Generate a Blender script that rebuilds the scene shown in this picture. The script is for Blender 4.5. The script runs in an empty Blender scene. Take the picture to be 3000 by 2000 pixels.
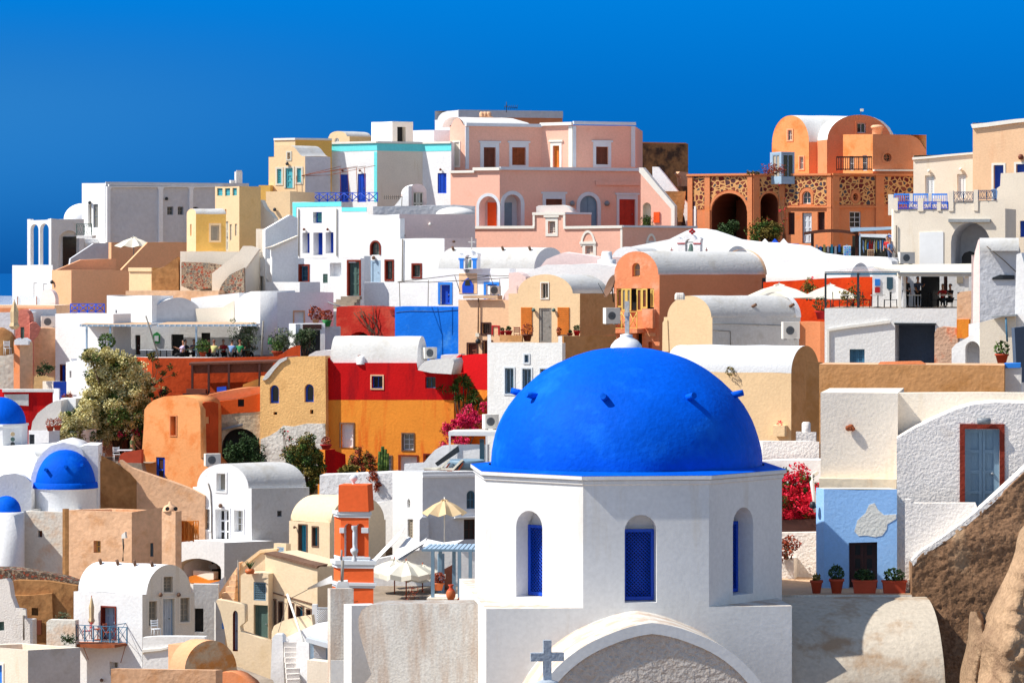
import bpy, math, random
from mathutils import Vector, noise
from mathutils.geometry import tessellate_polygon
random.seed(7)
F = 10000.0      # focal length in pixels of the 3000 px wide photograph
HY = 780.0       # pixel row of the horizon
col = bpy.context.scene.collection
R = math.radians
def P(px, py, Y): return Vector(((px-1500)*Y/F, Y, (HY-py)*Y/F))
def lin(h):
 h = h.lstrip('#'); c = [int(h[i:i+2], 16)/255 for i in (0, 2, 4)]
 return tuple((x/12.92 if x <= .04045 else ((x+.055)/1.055)**2.4) for x in c)
_m = {}
def newmat(name):
 m = bpy.data.materials.new(name); m.use_nodes = True
 nt = m.node_tree; return m, nt, nt.nodes, nt.links, nt.nodes['Principled BSDF']
def stucco(name, hexc, k=.85, var=.10, stain=None, amt=0., bump=.35, rough=.92, bs=7., streak=False, th=.55, fine=.05, spec=.15):
 m, nt, N, L, b = newmat(name)
 c = tuple(min(.86, x*k) for x in lin(hexc))
 geo = N.new('ShaderNodeNewGeometry')
 n1 = N.new('ShaderNodeTexNoise'); n1.inputs['Scale'].default_value = .55; n1.inputs['Detail'].default_value = 6
 L.new(geo.outputs['Position'], n1.inputs['Vector'])
 r1 = N.new('ShaderNodeMapRange'); r1.inputs[1].default_value = .3; r1.inputs[2].default_value = .7
 r1.inputs[3].default_value = 1-var; r1.inputs[4].default_value = 1+var*.5
 L.new(n1.outputs['Fac'], r1.inputs[0])
 n2 = N.new('ShaderNodeTexNoise'); n2.inputs['Scale'].default_value = bs; n2.inputs['Detail'].default_value = 5
 L.new(geo.outputs['Position'], n2.inputs['Vector'])
 r2 = N.new('ShaderNodeMapRange'); r2.inputs[1].default_value = .3; r2.inputs[2].default_value = .7
 r2.inputs[3].default_value = 1-fine; r2.inputs[4].default_value = 1+fine
 L.new(n2.outputs['Fac'], r2.inputs[0])
 mu = N.new('ShaderNodeMath'); mu.operation = 'MULTIPLY'; L.new(r1.outputs[0], mu.inputs[0]); L.new(r2.outputs[0], mu.inputs[1])
 vm = N.new('ShaderNodeVectorMath'); vm.operation = 'SCALE'; vm.inputs[0].default_value = c
 L.new(mu.outputs[0], vm.inputs['Scale'])
 out = vm.outputs[0]
 if stain:
  mp = N.new('ShaderNodeMapping'); mp.inputs['Scale'].default_value = (1.6, 1.6, .22) if streak else (.8, .8, .8)
  L.new(geo.outputs['Position'], mp.inputs['Vector'])
  n3 = N.new('ShaderNodeTexNoise'); n3.inputs['Scale'].default_value = 1.0; n3.inputs['Detail'].default_value = 9; n3.inputs['Roughness'].default_value = .62
  L.new(mp.outputs[0], n3.inputs['Vector'])
  r3 = N.new('ShaderNodeMapRange'); r3.inputs[1].default_value = th; r3.inputs[2].default_value = th+.14; r3.inputs[4].default_value = amt
  L.new(n3.outputs['Fac'], r3.inputs[0])
  mx = N.new('ShaderNodeMix'); mx.data_type = 'RGBA'; L.new(r3.outputs[0], mx.inputs[0]); L.new(out, mx.inputs[6])
  mx.inputs[7].default_value = (*[x*.85 for x in lin(stain)], 1); out = mx.outputs[2]
 L.new(out, b.inputs['Base Color'])
 bp = N.new('ShaderNodeBump'); bp.inputs['Strength'].default_value = bump; bp.inputs['Distance'].default_value = .05
 ad = N.new('ShaderNodeMath'); ad.operation = 'MULTIPLY_ADD'; ad.inputs[1].default_value = 1.3
 L.new(n1.outputs['Fac'], ad.inputs[0]); L.new(n2.outputs['Fac'], ad.inputs[2])
 L.new(ad.outputs[0], bp.inputs['Height']); L.new(bp.outputs[0], b.inputs['Normal'])
 b.inputs['Roughness'].default_value = rough
 b.inputs['Specular IOR Level'].default_value = spec
 return m
def plain(name, hexc, k=.85, rough=.6, var=.12, spec=.4, ns=3.):
 m, nt, N, L, b = newmat(name)
 c = tuple(x*k for x in lin(hexc))
 geo = N.new('ShaderNodeNewGeometry'); n1 = N.new('ShaderNodeTexNoise'); n1.inputs['Scale'].default_value = ns; n1.inputs['Detail'].default_value = 4
 L.new(geo.outputs['Position'], n1.inputs['Vector'])
 r1 = N.new('ShaderNodeMapRange'); r1.inputs[1].default_value = .3; r1.inputs[2].default_value = .7
 r1.inputs[3].default_value = 1-var; r1.inputs[4].default_value = 1+var; L.new(n1.outputs['Fac'], r1.inputs[0])
 vm = N.new('ShaderNodeVectorMath'); vm.operation = 'SCALE'; vm.inputs[0].default_value = c; L.new(r1.outputs[0], vm.inputs['Scale'])
 L.new(vm.outputs[0], b.inputs['Base Color']); b.inputs['Roughness'].default_value = rough
 b.inputs['Specular IOR Level'].default_value = spec
 return m
def stone(name, cols, mortar, scale, w=.06, bump=.8):
 m, nt, N, L, b = newmat(name)
 geo = N.new('ShaderNodeNewGeometry')
 mp = N.new('ShaderNodeMapping'); mp.inputs['Scale'].default_value = (1, 1, 1.15); L.new(geo.outputs['Position'], mp.inputs['Vector'])
 nz = N.new('ShaderNodeTexNoise'); nz.inputs['Scale'].default_value = scale*.9; L.new(mp.outputs[0], nz.inputs['Vector'])
 mx0 = N.new('ShaderNodeMix'); mx0.data_type = 'RGBA'; mx0.inputs[0].default_value = .12; L.new(mp.outputs[0], mx0.inputs[6]); L.new(nz.outputs['Color'], mx0.inputs[7])
 v1 = N.new('ShaderNodeTexVoronoi'); v1.feature = 'F1'; v1.inputs['Scale'].default_value = scale; L.new(mx0.outputs[2], v1.inputs['Vector'])
 v2 = N.new('ShaderNodeTexVoronoi'); v2.feature = 'DISTANCE_TO_EDGE'; v2.inputs['Scale'].default_value = scale; L.new(mx0.outputs[2], v2.inputs['Vector'])
 sep = N.new('ShaderNodeSeparateColor'); L.new(v1.outputs['Color'], sep.inputs[0])
 cr = N.new('ShaderNodeValToRGB'); cr.color_ramp.interpolation = 'CONSTANT'
 e = cr.color_ramp.elements
 for i, c in enumerate(cols):
  el = e[i] if i < 2 else e.new(i/len(cols))
  el.position = i/len(cols); el.color = (*lin(c), 1)
 L.new(sep.outputs[0], cr.inputs[0])
 r = N.new('ShaderNodeMapRange'); r.inputs[1].default_value = w; r.inputs[2].default_value = w+.03; L.new(v2.outputs['Distance'], r.inputs[0])
 mx = N.new('ShaderNodeMix'); mx.data_type = 'RGBA'; L.new(r.outputs[0], mx.inputs[0]); mx.inputs[6].default_value = (*[x*.85 for x in lin(mortar)], 1); L.new(cr.outputs[0], mx.inputs[7])
 L.new(mx.outputs[2], b.inputs['Base Color']); b.inputs['Roughness'].default_value = .9; b.inputs['Specular IOR Level'].default_value = .2
 bp = N.new('ShaderNodeBump'); bp.inputs['Strength'].default_value = bump; bp.inputs['Distance'].default_value = .06; L.new(r.outputs[0], bp.inputs['Height']); L.new(bp.outputs[0], b.inputs['Normal'])
 return m
def glass(name, hexc, rough=.08):
 m, nt, N, L, b = newmat(name)
 b.inputs['Base Color'].default_value = (*lin(hexc), 1); b.inputs['Roughness'].default_value = rough; b.inputs['Specular IOR Level'].default_value = .5
 return m
def clearglass(name):
 m, nt, N, L, b = newmat(name)
 b.inputs['Base Color'].default_value = (.75, .82, .9, 1); b.inputs['Alpha'].default_value = .3; b.inputs['Roughness'].default_value = .1
 return m
def leafm(name, cols, rough=.7, sc=6.):
 m, nt, N, L, b = newmat(name)
 geo = N.new('ShaderNodeNewGeometry'); n1 = N.new('ShaderNodeTexNoise'); n1.inputs['Scale'].default_value = sc; n1.inputs['Detail'].default_value = 3
 L.new(geo.outputs['Position'], n1.inputs['Vector'])
 cr = N.new('ShaderNodeValToRGB'); e = cr.color_ramp.elements
 for i, c in enumerate(cols):
  el = e[i] if i < 2 else e.new(.5)
  el.position = .32+.36*i/(len(cols)-1); el.color = (*lin(c), 1)
 L.new(n1.outputs['Fac'], cr.inputs[0]); L.new(cr.outputs[0], b.inputs['Base Color']); b.inputs['Roughness'].default_value = rough
 b.inputs['Specular IOR Level'].default_value = .25
 return m
DEF = {
 'white': lambda: stucco('white_plaster', '#fbfaf8', .86, .05, '#d9d0c4', .35, .35, streak=True, th=.6),
 'whitec': lambda: stucco('clean_white_plaster', '#fbfbfc', .87, .06, '#d6cec4', .3, .3, th=.6, streak=True),
 'whiterough': lambda: stucco('rough_white_plaster', '#f8f1ea', .84, .07, '#d0bca6', .45, .7, bs=13., th=.58),
 'grey': lambda: stucco('grey_rough_plaster_and_side_shade', '#dcdde2', .85, .06, bump=1., bs=3.5),  # greyer tone also puts shade into turned-away sides of white houses
 'cream': lambda: stucco('cream_plaster', '#f9ecd9', .86, .06, '#e0c8a4', .45, .25, bs=12., streak=True, th=.58),
 'churchw': lambda: stucco('church_white_plaster', '#f6f5f3', .8, .07, '#d8ccb8', .45, .08, streak=True, th=.6, bs=9),
 'stained': lambda: stucco('weather_stained_plaster', '#efe9df', .8, .10, '#c2a084', .62, .25, bs=16., th=.44, streak=True, fine=.14),
 'yellow': lambda: stucco('yellow_plaster', '#fdd090', .85, .07, '#e8a94f', .4, .35, th=.58),
 'yellowd': lambda: stucco('deep_yellow_plaster_and_side_shade', '#ffc168', .95, .09, '#e59a3c', .5, .35, th=.55),  # deeper yellow also paints shade and bounce on turned-away house sides
 'palemaize': lambda: stucco('pale_yellow_plaster', '#ffdcae', .86, .05, '#f2be84', .35, .25, th=.58, streak=True),
 'peach': lambda: stucco('peach_plaster', '#fcbd90', .85, .06, '#eeb07a', .4, .3),
 'peachpale': lambda: stucco('pale_peach_plaster', '#fbcfa6', .86, .05, '#e8a97f', .3, .3, streak=True),
 'pink': lambda: stucco('pink_plaster', '#fdc4ae', .85, .04, '#f2a78a', .35, .2, th=.58),
 'pinkpale': lambda: stucco('pale_pink_plaster', '#fbe0da', .86, .05, bump=.25),
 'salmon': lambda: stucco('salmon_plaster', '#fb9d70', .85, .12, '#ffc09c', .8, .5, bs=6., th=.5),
 'salmonshade': lambda: stucco('shaded_salmon_plaster', '#e8976c', .85, .07, '#d97f4f', .5, .3),  # darker salmon for turned-away faces, shade put into the colour
 'orange': lambda: stucco('orange_plaster', '#ef9868', .82, .07, '#f08435', .5, .3),
 'orangev': lambda: stucco('vivid_orange_plaster', '#f4662a', .85, .07, bump=.25),
 'orangehouse': lambda: stucco('amber_plaster', '#feae70', .85, .06, '#ee7a2a', .6, .3, th=.5),
 'terracotta': lambda: stucco('terracotta_plaster', '#d6552a', .85, .14, '#ae401d', .6, .7, bs=3., th=.5),
 'coral': lambda: stucco('bell_tower_orange_paint', '#ff6a38', 1., .05, bump=.15),
 'red': lambda: stucco('crimson_plaster', '#cf1418', .85, .14, '#96101a', .7, .3, streak=True, th=.5),
 'redb': lambda: stucco('bright_red_plaster', '#e0181f', .85, .05, bump=.25),
 'redwall': lambda: stucco('faded_red_plaster', '#d0382c', .85, .12, '#e0664c', .6, .5, th=.5),
 'redo': lambda: stucco('red_orange_plaster', '#f24a18', .85, .10, '#d02e10', .6, .4, th=.5),
 'ochre': lambda: stucco('ochre_rough_plaster', '#f8c480', .85, .12, '#cf8f4a', .6, .9, bs=4., th=.5, fine=.12),
 'amber': lambda: stucco('amber_streaked_plaster', '#fd9c3a', .85, .07, '#ee6a22', .8, .35, streak=True, th=.54),
 'tan': lambda: stucco('tan_plaster', '#f3c39c', .85, .12, '#d89a66', .6, .7, bs=4., th=.52, fine=.1),
 'tand': lambda: stucco('brown_mud_plaster', '#b98757', .85, .2, '#8a5b38', .7, 1., bs=3., th=.5, fine=.18),
 'tanwall': lambda: stucco('caramel_plaster_and_side_shade', '#e0a670', .82, .10, '#c2864a', .6, .6, bs=5., th=.5, fine=.08),  # caramel also paints the shade on sides of yellow and cream houses
 'creamy': lambda: stucco('custard_plaster', '#f9e0bc', .86, .04, '#e0bf86', .35, .25, th=.58),
 'blue': lambda: stucco('blue_plaster', '#1579ee', .9, .16, '#5aa8f6', .6, .4, th=.55),
 'domeblue': lambda: stucco('dome_blue_paint', '#005ad8', .95, .16, '#1c80fa', .5, .4, rough=.65, bs=7., th=.54, fine=.07, spec=.05),
 'skyblue': lambda: stucco('pale_blue_plaster', '#94c0f6', .97, .07, '#b5d0f4', .5, .2, bs=12., th=.56),
 'cyan': lambda: stucco('cyan_paint', '#7df0f4', .88, .03, bump=.15),
 'peel': lambda: stucco('peeling_plaster', '#ece2d2', .85, .12, '#e8b27a', .8, .8, bs=4., th=.5, fine=.15),
 'ruin': lambda: stucco('sooty_ruin_plaster', '#b98658', .8, .2, '#4a3c36', .9, .8, bs=4., th=.44, fine=.18),
 'concrete': lambda: stucco('grey_concrete', '#a9aeb2', .8, .12, '#8b8a86', .5, .4, fine=.1),
 'roofgrey': lambda: stucco('grey_lime_roof_and_side_shade', '#d9d8d6', .84, .07, '#b9b2a4', .5, .4, th=.52, fine=.06),  # roof grey, also painted on turned-away white and cream sides as their shade
 'roofwhite': lambda: stucco('white_lime_roof', '#f0efec', .84, .06, '#cfc6b6', .4, .3, th=.56),
 'rooftan': lambda: stucco('tan_lime_roof', '#dcb896', .84, .1, '#b99470', .5, .4, th=.52),
 'earth': lambda: stucco('dry_earth', '#a98a63', .7, .25, '#6e5a42', .7, 1., bs=2., th=.5, fine=.2),
 'rock': lambda: stucco('volcanic_rock', '#c9a684', .7, .3, '#8c6f58', .75, 1.2, bs=9., th=.5, fine=.2),
 'rubble': lambda: stucco('brown_rubble_plaster', '#a67f60', .75, .3, '#d2b08c', .7, .55, bs=14., th=.55, fine=.35),
 'paving': lambda: stucco('stone_paving', '#b7a694', .7, .18, '#8c7c6c', .5, .6, bs=3., th=.5, fine=.15),
 'stonew': lambda: stone('red_stone_in_mortar', ['#6b2a2a', '#7c3b33', '#55343a', '#8a4a3a', '#4c4a52'], '#e8ae72', 3.1, .11),
 'rubwall': lambda: stone('rubble_stone_wall', ['#8c5a4a', '#9c8672', '#6b5a50', '#a8543f', '#7f7a70'], '#c9b195', 6., .05),
 'drywall': lambda: stone('dry_stone_wall', ['#7f6a58', '#a08872', '#5f5148', '#96503c', '#8b8478'], '#5a4a3c', 7.5, .04),
 'bluep': lambda: plain('blue_paint', '#0848c4', .95, .45, .08),
 'bluel': lambda: plain('light_blue_paint', '#2b86e8', .9, .5, .08),
 'greyblue': lambda: plain('grey_blue_paint', '#7f9db3', .85, .5, .06),
 'steelblue': lambda: plain('weathered_blue_wood', '#3f7596', .85, .6, .15),
 'palebluew': lambda: plain('pale_blue_wood', '#a9c4dc', .85, .6, .08),
 'teal': lambda: plain('teal_paint', '#55b8c4', .85, .5, .1),
 'turq': lambda: plain('turquoise_paint', '#3fb8dc', .85, .5, .1),
 'greend': lambda: plain('dark_green_wood', '#5c7a72', .7, .6, .1),
 'green': lambda: plain('green_plastic', '#2f9a4f', .8, .5, .1),
 'brown': lambda: plain('brown_wood', '#7a3f2a', .8, .6, .15),
 'dbrown': lambda: plain('dark_brown_wood', '#4a231c', .75, .6, .15),
 'redstone': lambda: stucco('red_stone_frame', '#8f3a2c', .8, .2, '#6a2a22', .5, .8, bs=6.),
 'brownstone': lambda: stucco('brown_stone_frame', '#8a6a58', .8, .2, '#5f4a40', .5, .8, bs=6.),
 'orangew': lambda: plain('orange_shutter_wood', '#e8862a', .85, .5, .1),
 'orangedoor': lambda: plain('orange_door_paint', '#fb5a10', .9, .5, .06),
 'reddoor': lambda: plain('red_door_paint', '#c93422', .85, .5, .1),
 'greywood': lambda: plain('grey_weathered_wood', '#9a948c', .8, .8, .2, ns=6.),
 'yellowwood': lambda: plain('yellow_wood', '#f4cf70', .85, .5, .06),
 'whitep': lambda: plain('white_paint', '#f4f6f8', .88, .5, .03),
 'trim': lambda: plain('white_trim', '#f5f0e6', .88, .7, .04),
 'trimblue': lambda: plain('pale_trim_and_trim_shade', '#dfe6ee', .88, .7, .04),  # bluish pale trim, also the shade tone of white trim
 'shutgrey': lambda: plain('beige_shutter', '#bdb09c', .8, .6, .08, ns=8.),
 'dark': lambda: glass('dark_opening', '#0c0d0f', .6),  # near-black, also backs arches and doorways to paint the shade inside
 'glassd': lambda: glass('dark_glass', '#10161c', .12),
 'glassb': lambda: glass('blue_tinted_glass', '#274a5e', .15),
 'glassc': lambda: glass('curtained_glass', '#8f8b80', .25),
 'clear': lambda: clearglass('clear_glass'),
 'metal': lambda: plain('grey_metal', '#8d9399', .8, .4, .08),
 'dmetal': lambda: plain('dark_metal', '#2c3238', .8, .5, .1),
 'rust': lambda: plain('rusty_iron', '#a1542c', .8, .8, .25),
 'cable': lambda: plain('weathered_cable', '#7f7468', .7, .8, .1),
 'terra': lambda: plain('terracotta_pot', '#c0492b', .85, .8, .1),
 'clay': lambda: plain('glazed_clay', '#d9723c', .85, .5, .15),
 'canvas': lambda: plain('cream_canvas', '#e6dfce', .86, .9, .04),
 'canvasw': lambda: plain('white_canvas', '#f6f6f6', .88, .9, .03),
 'canvast': lambda: plain('sand_canvas', '#ddc197', .85, .9, .04),
 'woodr': lambda: plain('varnished_wood', '#a8471c', .85, .5, .12),
 'reed': lambda: plain('reed_roof', '#6b4030', .8, .9, .25, ns=9.),
 'skin': lambda: plain('skin', '#c68c6c', .85, .6, .05),
 'hair': lambda: plain('dark_hair', '#2a1c14', .8, .7, .1),
 'black': lambda: plain('black_cloth', '#17181c', .8, .8, .1),
 'navy': lambda: plain('slate_blue_cloth', '#4b5a78', .8, .8, .1),
 'cwhite': lambda: plain('white_cloth', '#e9ecf2', .85, .8, .05),
 'cgreen': lambda: plain('green_cloth', '#1f8a52', .8, .8, .1),
 'colive': lambda: plain('olive_cloth', '#6e7a4c', .8, .8, .1),
 'cred': lambda: plain('red_cloth', '#c01a22', .8, .8, .1),
 'cblue': lambda: plain('light_blue_cloth', '#7fa4d8', .8, .8, .1),
 'clilac': lambda: plain('lilac_cloth', '#d8c4e4', .8, .8, .1),
 'cyellow': lambda: plain('pale_yellow_cloth', '#dcd88c', .8, .8, .1),
 'bark': lambda: plain('bark', '#6b5240', .7, .9, .25),
 'leaf': lambda: leafm('green_leaves', ['#1f3312', '#3f5a22', '#6a7c34']),
 'leafd': lambda: leafm('dark_green_leaves', ['#16240f', '#2c4420', '#4a6434']),
 'leafo': lambda: leafm('dry_olive_leaves', ['#4a3d18', '#6f6428', '#8f7a38']),
 'bract': lambda: leafm('cream_flower_bracts', ['#a99a58', '#d8cd8e', '#f0e8bc']),
 'magenta': lambda: leafm('magenta_flower_bracts', ['#b00c38', '#e0205c', '#f04a80']),
 'redfl': lambda: leafm('red_flower_bracts', ['#a80a24', '#dd1a3c', '#f23a58']),
 'rustleaf': lambda: leafm('rust_red_leaves', ['#5a2418', '#96402a', '#b8603c']),
 'olive': lambda: leafm('silver_olive_leaves', ['#3c4630', '#5f6c4c', '#8a9478']),
}
def M(k):
 if k not in _m: _m[k] = DEF[k]()
 return _m[k]
class MB:
 def __init__(s): s.v = []; s.f = []; s.mi = []; s.sm = []; s.mats = []
 def mat(s, k):
  if k not in s.mats: s.mats.append(k)
  return s.mats.index(k)
 def face(s, pts, m, smooth=False):
  i0 = len(s.v); s.v += [Vector(p) for p in pts]; s.f.append(tuple(range(i0, i0+len(pts)))); s.mi.append(s.mat(m)); s.sm.append(smooth)
 def tri(s, pts, tris, m, n=None):
  i0 = len(s.v); s.v += [Vector(p) for p in pts]; mi = s.mat(m)
  for t in tris:
   a, b, c = t
   if n is not None and (s.v[i0+b]-s.v[i0+a]).cross(s.v[i0+c]-s.v[i0+a]).dot(n) < 0: a, b, c = a, c, b
   s.f.append((i0+a, i0+b, i0+c)); s.mi.append(mi); s.sm.append(False)
 def grid(s, rows, m, smooth=True, closed=False):
  i0 = len(s.v); nc = len(rows[0]); mi = s.mat(m)
  for r in rows: s.v += [Vector(p) for p in r]
  for i in range(len(rows)-1):
   for j in range(nc if closed else nc-1):
    j2 = (j+1) % nc
    s.f.append((i0+i*nc+j, i0+i*nc+j2, i0+(i+1)*nc+j2, i0+(i+1)*nc+j)); s.mi.append(mi); s.sm.append(smooth)
 def box(s, c, sx, sy, sz, m, rot=0., tilt=None):
  ca, sa = math.cos(rot), math.sin(rot); P8 = []
  for dz in (-.5, .5):
   for dx, dy in ((-.5, -.5), (.5, -.5), (.5, .5), (-.5, .5)):
    x, y = dx*sx, dy*sy; P8.append(Vector((c[0]+x*ca-y*sa, c[1]+x*sa+y*ca, c[2]+dz*sz)))
  for q in ((0, 3, 2, 1), (4, 5, 6, 7), (0, 1, 5, 4), (1, 2, 6, 5), (2, 3, 7, 6), (3, 0, 4, 7)): s.face([P8[i] for i in q], m)
 def tube(s, pts, r, m, n=8, r2=None, cap=True):
  pts = [Vector(p) for p in pts]; rows = []
  for i, p in enumerate(pts):
   t = (pts[min(i+1, len(pts)-1)]-pts[max(i-1, 0)]).normalized()
   a = t.cross(Vector((0, 0, 1)));
   if a.length < .05: a = t.cross(Vector((1, 0, 0)))
   a.normalize(); b = t.cross(a); rr = r if r2 is None else r+(r2-r)*i/(len(pts)-1)
   rows.append([p+a*rr*math.cos(k*2*math.pi/n)+b*rr*math.sin(k*2*math.pi/n) for k in range(n)])
  s.grid(rows, m, True, True)
  if cap: s.face(rows[0][::-1], m); s.face(rows[-1], m)
 def lathe(s, c, prof, m, n=24, smooth=True, a0=0, a1=360, rot=0):
  full = (a1-a0 == 360); k = n if full else n+1; rows = []
  for r, z in prof:
   rows.append([Vector((c[0]+r*math.cos(R(rot+a0+(a1-a0)*j/n)), c[1]+r*math.sin(R(rot+a0+(a1-a0)*j/n)), c[2]+z)) for j in range(k)])
  s.grid(rows, m, smooth, full)
 def build(s, name, parent=None, base=Vector((0, 0, 0)), jit=0.):
  me = bpy.data.meshes.new(name)
  vs = []
  for p in s.v:
   q = p
   if jit: q = Vector((p.x, p.y, p.z+jit*noise.noise((p.x*.7, p.y*.7, 3.1))))
   vs.append(tuple(q-base))
  me.from_pydata(vs, [], s.f)
  for k in s.mats: me.materials.append(M(k))
  me.polygons.foreach_set('material_index', s.mi); me.polygons.foreach_set('use_smooth', s.sm); me.update()
  if any(s.sm):
   import bmesh
   bm = bmesh.new(); bm.from_mesh(me); bmesh.ops.remove_doubles(bm, verts=bm.verts, dist=.0005); bm.to_mesh(me); bm.free()
  o = bpy.data.objects.new(name, me); col.objects.link(o)
  if parent: o.parent = parent
  return o
def tag(o, label=None, cat=None, group=None, kind=None):
 if label: o['label'] = label
 if cat: o['category'] = cat
 if group: o['group'] = group
 if kind: o['kind'] = kind
 return o
class Fc:
 def __init__(s, A, B):
  s.A = Vector(A); s.B = Vector(B); s.d = (s.B-s.A).normalized(); s.L = (s.B-s.A).length
  s.n = Vector((s.d.y, -s.d.x)); s.n3 = Vector((s.n.x, s.n.y, 0)); s.ang = math.atan2(s.d.y, s.d.x)
 def t(s, px):
  k = (px-1500)/F; return (k*s.A.y-s.A.x)/(s.d.x-k*s.d.y)
 def tz(s, px, py):
  t = s.t(px); return t, (HY-py)*(s.A.y+t*s.d.y)/F
 def pt(s, t, z, off=0.): return Vector((s.A.x+s.d.x*t+s.n.x*off, s.A.y+s.d.y*t+s.n.y*off, z))
 def at(s, px, py, off=0.): return s.pt(*s.tz(px, py), off)
def face1(px0, px1, phi, Y, ref=None):
 """a single wall plane whose left edge (or column ref) is at depth Y, its outward normal at phi degrees (90 = towards the camera, more = left)"""
 a = R(phi); d = Vector((math.sin(a), math.cos(a))); r = px0 if ref is None else ref
 P0 = Vector(((r-1500)*Y/F, Y))
 def hit(px):
  k = (px-1500)/F; t = (k*P0.y-P0.x)/(d.x-k*d.y); return P0+d*t
 return Fc(hit(px0), hit(px1))
def chain(px, phi, Y, k):
 pts = [None]*len(px); pts[k] = Vector(((px[k]-1500)*Y/F, Y))
 for i in list(range(k, len(px)-1)):
  f = face1(px[i], px[i+1], phi[i], pts[i].y); pts[i+1] = f.B
 for i in range(k, 0, -1):
  f = face1(px[i-1], px[i], phi[i-1], pts[i].y, ref=px[i]); pts[i-1] = f.A
 return pts
def arc(t0, t1, zs, za, n=18, pw=1.):
 c = (t0+t1)/2; a = (t1-t0)/2
 return [(c-a*math.cos(math.pi*i/n), zs+(za-zs)*math.sin(math.pi*i/n)**pw) for i in range(n+1)]
def sub(pts, step=1.0):
 out = []
 for i, p in enumerate(pts):
  q = pts[(i+1) % len(pts)]; out.append(p)
  dt = abs(q[0]-p[0])
  if dt > step*1.3:
   k = int(dt/step)
   for j in range(1, k): out.append((p[0]+(q[0]-p[0])*j/k, p[1]+(q[1]-p[1])*j/k))
 return out
def polyh(mb, fc, outer, holes, m, off=0., step=1.0):
 outer = sub(outer, step); loops = [outer]+list(holes)
 tr = tessellate_polygon([[Vector((p[0], p[1], 0)) for p in l] for l in loops])
 flat = [p for l in loops for p in l]
 mb.tri([fc.pt(p[0], p[1], off) for p in flat], tr, m, fc.n3)
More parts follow.
